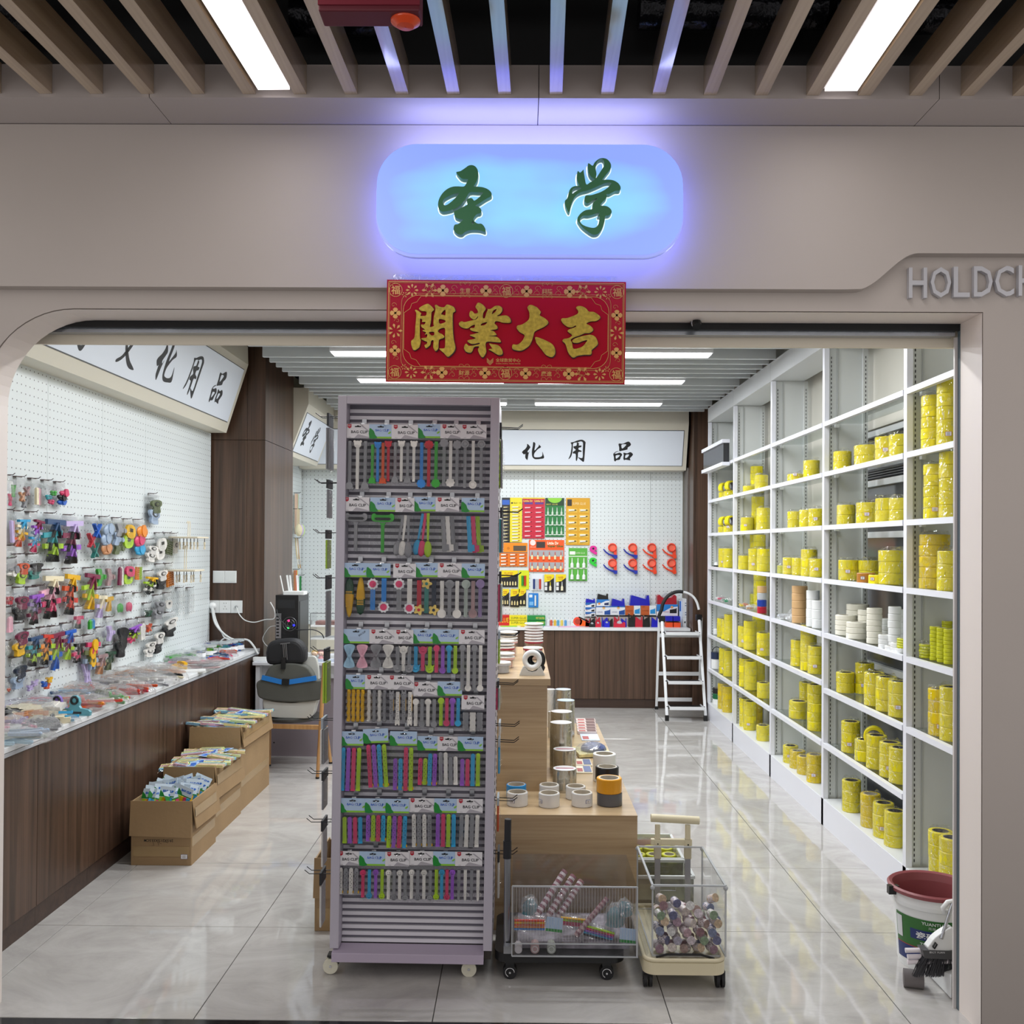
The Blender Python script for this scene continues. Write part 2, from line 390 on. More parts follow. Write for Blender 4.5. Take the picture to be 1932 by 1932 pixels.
# ================================================================= mall ceiling in front: plenum, slats, lamps, services
ceil_m = struct(MB().box(-4, 4, -1, 3.2, 3.75, 3.8).box(-4, 4, 3.02, 3.2, 3.09, 3.76).build('ceiling_mall', m_dark))
SL = .0257
pitch = .1585
cx0 = wz(1049, 180, 2.995).x
slat_me = MB().bar((0, 0, 0), (-SL*2.4, -2.4, 0), .039, .095).mesh('slat', m_slatw)
for k in range(-16, 17):
    if k in (): continue
    x = cx0 + k*pitch
    o = link(slat_me, 'slat', ceil_m, (x, 2.989, 3.0425 + .002))
for lx, label, pxs in ((None, 'left', (487, 547, 174)), (None, 'right', (1565, 1627, 163))):
    a = wz(pxs[0], pxs[2], 2.99); b = wz(pxs[1], pxs[2], 2.99)
    t = thing('ceiling_strip_light', 'long white strip light between the wooden slats, ' + ('left of the blue sign' if label == 'left' else 'right of the blue sign'), 'light', ((a.x+b.x)/2, 2.96, 3.0), group='mall ceiling strip lights')
    wdt = b.x-a.x
    MB().bar((0, 0, .03), (-SL*2.4, -2.4, .03), wdt+.008, .05).build('lamp_housing', m_white, t)
    MB().bar((0, 0, 0), (-SL*2.4, -2.4, 0), wdt, .006).build('diffuser', m_lamp2, t)
# dark services above the slats
m_foil = M('black_foil', '15161b', .25, metal=.6, bump=1.0, bs=25)
for i, (x, y, wdt) in enumerate([(-1.7, 2.9, .5), (-.55, 2.92, .3), (.62, 2.88, .55), (1.1, 2.9, .35)]):
    t = MB(); t.cyl((x-wdt/2, y, 3.2), (x+wdt/2, y, 3.2), .055, n=12)
    o = t.build('air_duct', m_foil); tag(o, ['black foil-wrapped duct above the far left wooden slats', 'short black foil duct above slats by the red hanging box', 'black foil-wrapped duct above the slats right of centre', 'black foil duct above the slats near the right strip light'][i], 'duct', 'foil ducts above the slats')
for i, (z, y) in enumerate([(3.27, 2.75), (3.33, 2.6)]):
    o = MB().cyl((-3.5, y, z), (3.5, y, z), .022, n=10).build('pipe', M('dark_pipe', '1d1f29', .3, metal=.5))
    tag(o, ['dark service pipe running across above the wooden slats, lower one', 'dark service pipe running across above the slats, upper one'][i], 'pipe')
# red hanging box with an orange and yellow ornament
p0 = wy(600, 20, 2.2); p1 = wy(792, 20, 2.2)
t = thing('hanging_ornament', 'dark red box hanging in front of the slats with an orange and yellow ball', 'decoration', ((p0.x+p1.x)/2, 2.2, p0.z))
hw = (p1.x-p0.x)/2
MB().box(-hw, hw, -.0, .07, 0, .3).build('box', M('dark_red_card', '5c1222', .6), t, bevel=.004)
MB().box(-hw, hw, -.004, 0, .012, .3).build('panel', M('red_velvet', '74162a', .7), t)
s0 = wy(761, 20, 2.2)
MB().lathe([(.001, -.024), (.02, -.022), (.034, -.012), (.036, 0), (.034, .03), (.02, .05)], (s0.x-(p0.x+p1.x)/2, .042, .008), 20, ms=[0, 0, 0, 1, 1]).build('ball', [M('orange_gloss', 'e0502a', .25), M('yellow_gloss', 'd8a820', .3)], t)

# ================================================================= interior shell
XL, XL2, XR, YB = -2.43, -2.27, 2.02, 10.0
struct(MB().box(XL-.1, XL-.02, 3.4, 7.52, 0, 3.3).box(XL2-.2, XL2-.02, 8.4, 10.2, 0, 3.3).build('wall_left', m_cream))
struct(MB().box(-2.5, 2.2, YB+.02, YB+.1, 0, 3.3).build('wall_back', m_cream))
wr = struct(MB().box(XR+.02, XR+.1, 3.4, 5.0, 0, 3.3).box(XR+.02, XR+.1, 5.0, 6.35, 2.29, 3.3).box(XR+.02, XR+.1, 5.0, 6.35, 0, .12).box(XR+.02, XR+.1, 6.35, 10.1, 0, 3.3).build('wall_right', M('right_wall_paint', 'd2d0c6', .6)))
win = struct(MB().box(XR+.07, XR+.085, 3.9, 6.40, .1, 2.30).build('window_1', M('dark_glass', '4c4d52', .12, spec=.6)))
wr.data  # wall piece between post 5.0 and 6.35 stays open for the window
MB().box(XR+.03, XR+.07, 6.31, 6.35, .12, 2.29).box(XR+.03, XR+.07, 5.0, 5.04, .12, 2.29).build('window_frame', m_white, win)
for z in (2.25, 1.96, 1.66, .90):
    MB().box(XR+.035, XR+.065, 5.0, 6.35, z, z+.035).build('window_rail', m_white, win)
for k in range(16):
    z = 2.22 - k*.014
    if k < 16: MB().box(XR+.045, XR+.06, 5.05, 6.3, z, z+.004).build('blind_slat', M('blind_grey', '6c6e72', .5), win)
struct(MB().box(-2.6, 2.2, 3.4, 10.2, 3.3, 3.36).build('ceiling', M('upper_ceiling', '25272a', .8)))
# brown column on the left (front and side veneer sheets)
col = struct(MB().box(-2.6, -2.0, 7.52, 8.42, 0, 3.3).build('pillar', M('column_core', '2a1d17', .7)))
cxm = wy(466, 900, 7.5).x
for (a, b) in ((-2.45, cxm-.001), (cxm+.001, -1.982)):
    for (z0, z1) in ((0, 2.408), (2.412, 3.3)):
        MB().box(a, b, 7.5, 7.519, z0, z1).build('veneer_panel', m_walnut, col)
for (z0, z1) in ((0, 2.408), (2.412, 3.3)):
    MB().box(-1.999, -1.981, 7.502, 8.42, z0, z1).build('veneer_panel', m_walnut, col)
# brown column at the back right
col2 = struct(MB().box(1.72, 2.0, 9.55, 9.98, 0, 3.0).build('pillar', M('column_core')))
MB().box(1.70, 1.875, 9.53, 9.549, 0, 3.0).build('veneer_panel', m_walnut, col2)
MB().box(1.70, 1.719, 9.551, 9.98, 0, 3.0).build('veneer_panel', m_walnut, col2)

# interior metal baffle ceiling
cs = struct(MB().box(-1.6, -1.56, 3.5, 9.42, 3.02, 3.05).box(1.5, 1.54, 3.5, 9.42, 3.02, 3.05).build('ceiling_slatted', M('baffle_carrier', '55585b', .5)))
m_baf = M('baffle_grey', 'cfd5d7', .35, metal=.0)
bf = MB().box(-1.79, 1.757, -.017, .017, 0, .10).mesh('slat', m_baf)
lights_y = {3.2: 0, 4.3: 0, 5.4: 0, 6.5: 0, 7.57: 0, 8.77: 0}
yy = 3.74
while yy < 9.42:
    if all(abs(yy-ly) > .09 for ly in (4.3, 5.4, 6.5, 7.57, 8.77)): link(bf, 'slat', cs, (0, yy, 2.9))
    yy += .185
for ly in (4.3, 5.4, 6.5, 7.57, 8.77):
    for s in (-1, 1):
        nm = 'left' if s < 0 else 'right'
        wh = {4.3: 'above the banner', 5.4: 'above the banner, second row', 6.5: 'front of the three visible rows', 7.57: 'middle visible row', 8.77: 'rear visible row'}[ly]
        t = thing('linear_ceiling_light', f'long white linear ceiling lamp, {wh}, {nm} half', 'light', (s*.70, ly, 2.885), group='linear lamps in the grey slatted ceiling')
        MB().box(-.575, .575, -.075, .075, .004, .07).build('lamp_housing', m_white, t)
        MB().box(-.565, .565, -.068, .068, -.004, .004).build('diffuser', m_lamp, t)
# ================================================================= traced characters (points in the photo crops' own units)
G_SHENG = [[[(505,375),(600,350),(700,285),(790,222),(880,215),(950,255),(995,330),(1003,430),(985,550),(940,640),(905,700),(1000,705),(1120,720),(1230,765),(1300,830),(1315,890),(1290,930),(1180,990),(1060,1070),(945,1140),(1020,1165),(1075,1220),(1080,1280),(1050,1315),(990,1330),(930,1390),(905,1460),(950,1520),(1010,1550),(1080,1550),(1140,1600),(1180,1680),(1180,1730),(1150,1735),(1060,1705),(950,1695),(830,1700),(720,1740),(650,1795),(580,1800),(510,1765),(455,1700),(455,1630),(480,1575),(550,1560),(620,1510),(665,1455),(580,1445),(500,1415),(465,1350),(465,1275),(530,1240),(640,1180),(760,1115),(750,1030),(770,985),(830,965),(880,980),(920,1025),(1010,965),(1085,890),(1125,835),(1000,835),(820,835),(740,950),(650,1080),(540,1170),(400,1240),(240,1278),(160,1265),(105,1200),(95,1080),(130,960),(210,840),(320,750),(440,705),(560,700),(685,700),(740,620),(770,540),(670,530),(600,500),(540,435)],
 [(570,850),(460,870),(340,920),(240,980),(205,1040),(215,1100),(250,1135),(320,1110),(420,1030),(510,940)], [(885,1485),(860,1530),(880,1560),(915,1545),(910,1510)]]]
G_XUE = [[[(630,245),(660,240),(735,290),(775,225),(840,160),(920,120),(1010,120),(1080,155),(1140,230),(1155,310),(1130,380),(1060,470),(1000,550),(960,610),(1080,605),(1200,620),(1300,670),(1360,740),(1375,810),(1345,855),(1260,860),(1180,900),(1120,930),(1055,935),(1060,990),(1040,1040),(980,1100),(920,1175),(940,1200),(1040,1205),(1120,1245),(1170,1310),(1165,1370),(1110,1420),(1030,1435),(1015,1540),(985,1660),(930,1770),(870,1840),(800,1860),(730,1850),(620,1780),(500,1680),(420,1570),(395,1510),(420,1440),(490,1360),(590,1300),(735,1275),(735,1200),(750,1140),(790,1100),(845,1050),(830,1030),(760,1060),(690,1110),(640,1140),(590,1135),(555,1080),(565,1000),(600,965),(700,960),(840,920),(960,870),(1080,790),(1150,710),(1160,685),(1100,670),(1000,690),(850,760),(650,845),(500,885),(400,935),(330,1010),(290,1090),(250,1200),(225,1320),(205,1350),(180,1330),(130,1220),(110,1100),(160,1040),(185,960),(210,860),(260,790),(340,755),(435,748),(395,650),(380,540),(385,460),(405,410),(445,448),(480,430),(530,380),(535,420),(555,540),(595,715),(680,670),(785,600),(700,540),(645,440),(628,330)],
 [(815,575),(825,480),(803,340),(825,230),(880,158),(950,135),(985,165),(998,220),(982,310),(915,420)], [(282,930),(275,870),(305,812),(370,778),(430,775),(478,800),(465,822),(380,862),(320,900)],
 [(880,1355),(780,1390),(650,1425),(540,1425),(470,1480),(460,1560),(510,1630),(620,1680),(750,1705),(830,1680),(880,1600),(903,1480),(900,1445),(855,1440),(895,1400)]]]
G_KAI = [[[(250,235),(395,155),(460,180),(525,250),(520,280),(485,315),(480,420),(475,500),(460,590),(540,565),(525,540),(530,400),(560,250),(545,190),(575,170),(630,205),(720,215),(770,165),(840,180),(900,210),(930,270),(920,300),(885,330),(885,500),(895,700),(915,850),(940,950),(930,1020),(880,1090),(820,1140),(780,1135),(720,1070),(660,1020),(645,990),(735,985),(750,900),(745,750),(740,610),(650,620),(610,665),(640,700),(700,730),(730,770),(700,800),(635,825),(625,900),(620,990),(580,1040),(550,1020),(525,960),(530,840),(485,850),(470,920),(430,965),(390,985),(370,960),(365,930),(400,910),(410,870),(350,845),(300,815),(320,800),(390,790),(410,760),(405,720),(375,735),(365,725),(385,705),(385,690),(325,665),(330,650),(365,635),(300,590),(295,545),(350,545),(375,495),(310,495),(315,450),(275,435),(270,500),(270,700),(275,800),(290,850),(270,960),(230,1000),(190,1025),(150,1015),(120,950),(110,860),(160,810),(180,740),(185,600),(200,350),(175,285),(200,270),(280,320),(290,350),(280,380),(380,375),(385,300),(300,290)],
 [(665,345),(700,290),(745,265),(745,365),(700,355)], [(630,440),(740,460),(740,500),(640,525)], [(440,690),(530,680),(540,735),(490,750)]]]
G_YE = [[[(1330,170),(1360,125),(1420,140),(1490,200),(1505,250),(1460,320),(1460,415),(1495,405),(1520,320),(1550,250),(1530,240),(1600,240),(1680,185),(1760,180),(1815,220),(1815,280),(1770,340),(1720,375),(1884,359),(1954,395),(1982,451),(1966,497),(1833,497),(1760,475),(1690,475),(1680,520),(1720,550),(1735,600),(1700,625),(1590,640),(1660,660),(1710,710),(1700,735),(1560,755),(1690,760),(1760,790),(1800,850),(1770,870),(1650,860),(1520,870),(1525,1010),(1525,1060),(1480,1145),(1440,1145),(1400,1090),(1370,1010),(1395,950),(1300,960),(1270,1030),(1230,1070),(1150,1050),(1110,990),(1120,930),(1150,900),(1200,940),(1300,930),(1395,905),(1395,880),(1280,905),(1210,885),(1170,850),(1200,830),(1280,815),(1325,790),(1240,755),(1220,735),(1300,715),(1385,680),(1280,665),(1220,635),(1230,605),(1295,600),(1305,540),(1230,570),(1180,610),(1110,610),(1040,580),(1005,530),(1030,490),(1070,480),(1110,495),(1230,465),(1340,435),(1365,375),(1320,430),(1270,440),(1210,390),(1200,340),(1220,285),(1260,290),(1300,330),(1360,315),(1350,260),(1315,210)],
 [(1625,340),(1650,270),(1715,240),(1690,290)], [(1420,555),(1440,515),(1535,490),(1500,540)]],
 [[(1580,895),(1650,905),(1740,920),(1800,970),(1835,1040),(1830,1090),(1780,1110),(1720,1090),(1640,1040),(1570,1005),(1630,990),(1635,975)]]]
G_DA = [[[(435,210),(490,160),(600,200),(650,250),(680,290),(660,350),(750,400),(820,480),(740,560),(580,640),(550,720),(520,820),(470,910),(340,995),(210,985),(165,950),(180,885),(250,890),(320,850),(370,780),(385,710),(300,660),(245,590),(260,540),(340,520),(460,430),(470,300)]],
 [[(585,750),(640,755),(760,800),(890,870),(945,960),(945,1050),(900,1105),(840,1100),(770,1060),(700,970),(610,860),(590,800)]]]
G_JI = [[[(1315,205),(1350,170),(1430,175),(1500,215),(1550,270),(1640,275),(1740,340),(1755,390),(1680,440),(1580,450),(1505,490),(1580,530),(1635,600),(1570,660),(1480,665),(1380,710),(1270,750),(1225,790),(1250,850),(1280,955),(1430,915),(1500,840),(1525,790),(1440,810),(1350,845),(1265,835),(1262,790),(1350,745),(1500,705),(1600,695),(1680,740),(1720,840),(1700,890),(1610,970),(1610,1010),(1590,1055),(1480,1060),(1350,1080),(1300,1110),(1250,1105),(1180,1020),(1130,870),(1075,815),(1100,775),(1180,760),(1250,705),(1170,640),(1190,600),(1310,555),(1310,525),(1240,560),(1160,550),(1080,490),(1045,430),(1070,395),(1160,390),(1340,315),(1350,250)]]]
G_HUA = [[[(195,205),(240,250),(235,275),(210,310),(200,330),(215,345),(230,320),(215,370),(210,400),(200,460),(185,455),(165,425),(165,365),(145,375),(115,345),(125,320),(165,285),(190,245)]],
 [[(285,185),(300,178),(320,200),(315,250),(308,310),(340,280),(375,235),(370,215),(405,245),(400,265),(360,290),(310,350),(300,390),(310,415),(360,420),(410,410),(430,385),(430,330),(445,370),(458,430),(400,445),(320,450),(280,420),(268,370),(268,310),(280,240)]]]
G_YONG = [[[(855,180),(900,170),(960,145),(1030,135),(1080,170),(1080,220),(1070,440),(1060,480),(1035,470),(970,408),(1040,420),(1042,300),(1042,185),(1010,160),(960,175),(895,190),(890,260),(880,350),(860,410),(825,440),(850,380),(865,300),(870,215)]],
 [[(950,178),(980,190),(980,225),(1020,225),(1015,250),(980,260),(980,290),(1020,305),(1020,325),(975,330),(970,400),(955,465),(940,450),(935,360),(895,350),(895,325),(935,295),(905,265),(900,240),(945,225)]]]
G_PIN = [[[(1585,190),(1650,190),(1730,155),(1770,190),(1765,220),(1725,250),(1720,280),(1640,300),(1600,305),(1595,250)],[(1630,205),(1700,200),(1680,235),(1640,265)]],
 [[(1510,350),(1560,345),(1610,330),(1645,360),(1625,400),(1610,440),(1560,450),(1545,470),(1525,450),(1520,400)],[(1550,375),(1610,370),(1590,400),(1555,425)]],
 [[(1600,303),(1545,328),(1512,358),(1516,340),(1550,315)]],
 [[(1665,330),(1720,340),(1770,320),(1810,355),(1790,390),(1765,420),(1775,450),(1700,440),(1680,450),(1665,420),(1670,370)],[(1700,365),(1750,360),(1730,400),(1695,415)]]]
G_WEN = [[[(135,0),(160,10),(185,40),(172,62),(150,45)]], [[(30,118),(60,120),(150,98),(240,72),(275,82),(268,98),(200,108),(120,125),(60,142)]],
 [[(190,105),(220,112),(195,170),(150,235),(90,290),(30,318),(22,300),(85,262),(135,200),(170,150)]], [[(78,150),(105,165),(150,215),(215,268),(290,300),(318,318),(250,322),(190,300),(130,245),(90,190)]]]
gl = {k: outline(g, 0, 3) for k, g in dict(sheng=G_SHENG, xue=G_XUE, kai=G_KAI, ye=G_YE, da=G_DA, ji=G_JI, hua=G_HUA, yong=G_YONG, pin=G_PIN, wen=G_WEN).items()}
def thick(g, e):  # give a flat outline a little depth
    vs, fs = g; n = len(vs); ed = {}
    for f in fs:
        for a, b in zip(f, f[1:]+f[:1]): ed[(a, b)] = 1
    side = [(a, b) for a, b in ed if (b, a) not in ed]
    return [(x, y, e) for x, y, z in vs] + [(x, y, 0) for x, y, z in vs], list(fs) + [(a, a+n, b+n, b) for a, b in side]

# ---------------------------------------------------------------- glowing shop sign
YS = 3.05
a = wy(710, 478, YS); b = wy(1289, 273, YS); w_, h_ = (b.x-a.x), (b.z-a.z)
sgn = thing('illuminated_sign', 'pale blue glowing rounded sign box with two green brush characters above the entrance', 'sign', ((a.x+b.x)/2, YS, (a.z+b.z)/2))
def rrect(w, h, r, n=10):
    o = []
    for cx, cy, t0 in ((w/2-r, h/2-r, 0), (-w/2+r, h/2-r, PI/2), (-w/2+r, -h/2+r, PI), (w/2-r, -h/2+r, 1.5*PI)):
        for i in range(n+1): t = t0 + PI/2*i/n; o.append((cx+r*math.cos(t), cy+r*math.sin(t)))
    return o
def face_glow():
    m = bpy.data.materials.new('sign_face_glow'); m.use_nodes = True; N, L = m.node_tree.nodes, m.node_tree.links; b = N['Principled BSDF']
    b.inputs['Base Color'].default_value = (*lin('6f86c8'), 1); b.inputs['Roughness'].default_value = .35
    tc = N.new('ShaderNodeTexCoord'); n = N.new('ShaderNodeTexNoise'); n.inputs['Scale'].default_value = 3.2; n.inputs['Detail'].default_value = 2
    mp = N.new('ShaderNodeMapping'); mp.inputs['Scale'].default_value = (1, 1, 2.2); mp.inputs['Location'].default_value = (.35, 0, .2)
    L.new(tc.outputs['Object'], mp.inputs[0]); L.new(mp.outputs[0], n.inputs['Vector'])
    # LED modules sit under the middle of the face: brighter and greener there, bluer at the rim
    sp = N.new('ShaderNodeSeparateXYZ'); L.new(tc.outputs['Object'], sp.inputs[0])
    def pw(sock, s, k):
        ab = N.new('ShaderNodeMath'); ab.operation = 'ABSOLUTE'; L.new(sock, ab.inputs[0])
        ml = N.new('ShaderNodeMath'); ml.operation = 'MULTIPLY'; ml.inputs[1].default_value = s; L.new(ab.outputs[0], ml.inputs[0])
        p = N.new('ShaderNodeMath'); p.operation = 'POWER'; p.inputs[1].default_value = k; L.new(ml.outputs[0], p.inputs[0]); return p.outputs[0]
    ad = N.new('ShaderNodeMath'); ad.operation = 'ADD'; L.new(pw(sp.outputs[0], 1/.48, 5), ad.inputs[0]); L.new(pw(sp.outputs[2], 1/.17, 3), ad.inputs[1])
    sb = N.new('ShaderNodeMath'); sb.operation = 'SUBTRACT'; L.new(n.outputs['Fac'], sb.inputs[0])
    m2 = N.new('ShaderNodeMath'); m2.operation = 'MULTIPLY'; m2.inputs[1].default_value = .75; L.new(ad.outputs[0], m2.inputs[0]); L.new(m2.outputs[0], sb.inputs[1])
    r = N.new('ShaderNodeValToRGB'); e = r.color_ramp.elements
    e[0].position = 0.0; e[0].color = (*lin('8ba2f6'), 1); e[1].position = .62; e[1].color = (*lin('8edcff'), 1)
    L.new(sb.outputs[0], r.inputs[0]); L.new(r.outputs[0], b.inputs['Emission Color']); b.inputs['Emission Strength'].default_value = .86
    return m
mb = MB(); mb.prism(rrect(w_, h_, .128), 0, .035, XZ)
mb.build('sign_face', face_glow(), sgn, bevel=.003)
mb = MB(); mb.prism(rrect(w_*.985, h_*.96, .122), .035, .042, XZ)
mb.build('halo_strip', M('halo_led', '8f9dff', .5, emit=1.6), sgn)
rim = MB(); rim.prism(rrect(w_+.004, h_*.96, .128), .004, .022, lambda u, v, w: (u, w, v-.018))
rim.build('rim', M('sign_rim', 'b9c4ff', .4, emit=.35, ecol='8b9cff'), sgn)
m_gr = M('sign_green', '3f7a55', .4, emit=.06); m_vw = M('vinyl_halo', 'e8f4ff', .4, emit=.9)
for key, (px, py, hh) in dict(sheng=(878, 383.5, 131), xue=(1117, 377, 144)).items():
    c = wy(px, py, YS); g = thick(gl[key], .03); mb = MB()
    addout(mb, g, at((c.x-sgn.location.x, -.0005, c.z-sgn.location.z)), hh*YS/F)
    mb.build('character', m_gr, sgn)
    hb = MB(); vs_, fs_ = gl[key]
    for ddx, ddz in ((1, 0), (-1, 0), (0, 1), (0, -1), (.7, .7), (-.7, .7), (.7, -.7), (-.7, -.7)):
        hb.x = Matrix.Translation((ddx*.0032, 0, ddz*.0032)); addout(hb, (vs_, fs_), at((c.x-sgn.location.x, -.0004-.00002*ddx, c.z-sgn.location.z)), hh*YS/F)
    hb.build('character_halo', m_vw, sgn)
area('sign_halo', (sgn.location.x, YS+.045, sgn.location.z), (PI/2, 0, 0), w_*.97, h_*.94, 4.0, (.5, .55, 1.0)).rotation_euler = (-PI/2, 0, 0)
area('sign_spill_fill', (sgn.location.x, YS+.030, sgn.location.z+h_/2+.004), (PI-.5, 0, 0), w_*.85, .03, 1.3, (.42, .47, 1.0))  # added fill lamp, strengthens the sign's blue spill on soffit and slats
for bx in (-.3, .3): MB().cyl((bx, .042, 0), (bx, .13, 0), .012).build('bracket', m_steel, sgn)

# ---------------------------------------------------------------- red and gold opening banner
YBN = 3.165
c0 = wy(955, 625, YBN); pl, pr = wy(729, 625, YBN), wy(1180, 625, YBN); pt, pb = wy(955, 530, YBN), wy(955, 723, YBN)
bw, bh = pr.x-pl.x, pt.z-pb.z
ban = thing('greeting_banner', 'red banner with gold characters and patterned border taped over the entrance', 'banner', ((pl.x+pr.x)/2, YBN, (pt.z+pb.z)/2), rot=(0, math.radians(.35), 0))
m_red = M('banner_red', 'a8001f', .55, spec=.15); m_red2 = M('banner_border_red', 'ac1428', .5, spec=.2)
m_gold = M('gold_foil', 'b39a3e', .38, metal=.75, var=.25, vs=90, bump=.1, bs=600); m_goldl = M('gold_line', 'c9975a', .35, metal=.6)
m_edge = M('character_shadow', '35101c', .5)
MB().box(-bw/2, bw/2, -.0015, 0, -bh/2, bh/2).build('sheet', m_red2, ban)
iw, ih = bw*.86, bh*.70
MB().prism(rrect(iw, ih, .05, 6), -.0022, -.0015, XZ).build('field', m_red, ban)
u = F/YBN
def bp_(px, py, y=-.0025): # photo px to banner plane
    p = wy(px, py, YBN); return ((p.x-ban.location.x), y, (p.z-ban.location.z))
ln = MB()
def loop(poly, r=.0011, y=-.0028):
    pts = [(a_, y, b_) for a_, b_ in poly]; 
    for i in range(len(pts)): ln.bar(pts[i-1], pts[i], r*1.6, .0006, up=(0, 1, 0))
loop([(-bw/2+.006, -bh/2+.006), (bw/2-.006, -bh/2+.006), (bw/2-.006, bh/2-.006), (-bw/2+.006, bh/2-.006)], .0012)
loop([(-bw/2+.010, -bh/2+.010), (bw/2-.010, -bh/2+.010), (bw/2-.010, bh/2-.010), (-bw/2+.010, bh/2-.010)], .0006)
loop(rrect(iw, ih, .05, 6), .001); loop(rrect(iw+.012, ih+.012, .03, 4), .0006)
def notch(w, h, s):
    o = []
    for sx_, sy_ in ((1, 1), (-1, 1), (-1, -1), (1, -1)):
        q = [(w/2, h/2-s), (w/2-s*.35, h/2-s*.75), (w/2-s*.45, h/2-s*.45), (w/2-s*.75, h/2-s*.35), (w/2-s, h/2)]
        q = [(x*sx_, y*sy_) for x, y in q]
        if sx_*sy_ < 0: q.reverse()
        o += q
    return o
loop(notch(iw-.006, ih-.006, .055), .0007)
orn = MB()
def cross(x, z, s):
    for k in range(4):
        t = k*PI/2; ca, sa = math.cos(t), math.sin(t)
        pp = [(0, .1), (.45, .30), (.62, .12), (.62, -.12), (.45, -.30), (0, -.1)]
        orn.prism([(x + s*(ca*a_-sa*b_), z + s*(sa*a_+ca*b_)) for a_, b_ in pp], -.0032, -.0022, XZ)
def medal(x, z, s):
    ring = [(x+s*math.cos(t), z+s*math.sin(t)) for t in [2*PI*i/18 for i in range(18)]]; loop(ring, .0009)
    addtext(orn, '福', at((x, -.003, z)), h=s*1.35, bold=.01)
def flower(x, z, s, n=8):
    for k in range(n):
        t = 2*PI*k/n; orn.prism([(x+s*(.35*math.cos(t)), z+s*.35*math.sin(t)), (x+s*.8*math.cos(t-.22), z+s*.8*math.sin(t-.22)), (x+s*math.cos(t), z+s*math.sin(t)), (x+s*.8*math.cos(t+.22), z+s*.8*math.sin(t+.22))], -.003, -.0022, XZ)
def curl(x, z, s, fl=1, n=9):
    pts = [(x + fl*s*(1-i/n)*math.cos(i*.75), z + s*(1-i/n)*math.sin(i*.75)) for i in range(n)]
    for i in range(1, len(pts)): ln.bar((pts[i-1][0], -.0027, pts[i-1][1]), (pts[i][0], -.0027, pts[i][1]), .0008, .0005, up=(0, 1, 0))
yt, yb_ = bh/2-.034, -bh/2+.032
for z in (yt, yb_):
    for x in (-bw/2+.029, 0, bw/2-.029): medal(x, z, .0215)
    for x in (-bw*.265, -bw*.085, bw*.085, bw*.265): cross(x, z, .030)
    for x in (-bw/2+.083, bw/2-.083): flower(x, z, .021)
    for x in (-bw/2+.14, bw/2-.14): flower(x, z, .026, 6); curl(x, z, .02); curl(x, z, .02, -1)
    for x in (-bw*.31, -bw*.22, -bw*.13, -bw*.045, bw*.045, bw*.13, bw*.22, bw*.31): curl(x, z+.008, .012, 1); curl(x, z-.008, .012, -1)
for s_, txs in ((1, ('生意', '興隆')), (-1, ('財源', '廣進'))):
    for x, tx in ((-bw*.172, txs[0]), (bw*.172, txs[1])):
        z = yt if s_ > 0 else yb_
        addtext(orn, tx, at((x, -.003, z)), h=.017, bold=.012)
        for q in (-1, 1): curl(x-.012, z+q*.02, .012, 1, 7); curl(x+.012, z+q*.02, .012, -1, 7)
for x in (-bw/2+.029, bw/2-.029):
    for z in (.058, -.065): cross(x, z, .028); curl(x-.006, z+.026, .010); curl(x+.006, z-.026, .010, -1)
    flower(x, 0, .024, 7)
    for q in (1, -1): flower(x + (.03 if x < 0 else -.03), q*(ih/2+.001), .010, 6)
tag(orn.build('gold_ornament', m_goldl, ban), kind='stuff'); tag(ln.build('gold_line', m_goldl, ban), kind='stuff')
for key, (px, py, hh) in dict(kai=(818.2, 625.2, 99.5), ye=(914.8, 624.2, 103), da=(1007.2, 625.3, 98.2), ji=(1095, 626.5, 97.5)).items():
    x, y, z = bp_(px, py); mb = MB()
    vs, fs = gl[key]
    mb2 = MB(); addout(mb2, thick(gl[key], .001/.17), at((x+.0010, -.0024, z-.0012)), hh/u*1.018); mb2.build('outline', m_edge, ban)  # offset dark copy: a drop shadow put in as colour behind the character
    addout(mb, thick(gl[key], .0014/.17), at((x, -.0026, z)), hh/u); mb.build('character', m_gold, ban)
lg = MB(); x, y, z = bp_(925, 682)
for k in range(4):
    s = .011; o_ = k*.0038
    for q in (-1, 1): lg.bar((x, -.003, z-.012+o_), (x+q*s*.95, -.003, z-.002+o_), .0016, .0006, up=(0, 1, 0))
addtext(lg, '全球数贸中心', at((bp_(959, 680)[0], -.003, bp_(959, 680)[2])), w=.081, h=.0125, bold=.01)
addtext(lg, 'GLOBAL DIGITAL TRADE CENTER', at((bp_(959, 686.5)[0], -.003, bp_(959, 686.5)[2])), w=.081, h=.0035, bold=.01)
lg.build('logo', m_goldl, ban)
MB().box(-bw/2+.02, bw/2-.03, .0005, .0012, bh/2-.01, bh/2+.018).build('tape_strip', film('clear_tape', (.86, .87, .9), .06, .15, .2, 30, milk=.12), ban)

# ---------------------------------------------------------------- raised lettering at the right
lt = thing('wall_lettering', 'silver raised letters on the wall at the right of the entrance', 'sign', wy(1822, 535, 3.222))
xsl = [1728, 1771, 1810, 1850.5, 1890.5, 1934]
for ch, px, ww in zip('HOLDCH', xsl, (34, 38, 30, 35, 35, 34)):
    c = wy(px, 536 - (px-1733)*.02, 3.222); mb = MB()
    addtext(mb, ch, at((c.x-lt.location.x, -.009, c.z-lt.location.z)), h=57*3.222/F, w=ww*3.222/F, ext=.012 if 0 else .1, bold=.008)
    # extrusion is along the wall's normal, scaled to 18 mm
    for i, v in enumerate(mb.v): mb.v[i] = Vector((v.x, -.009 + (v.y+.009)*.09, v.z))
    mb.build('letter', M('letter_metal', 'c6c6cc', .35, metal=.2), lt)

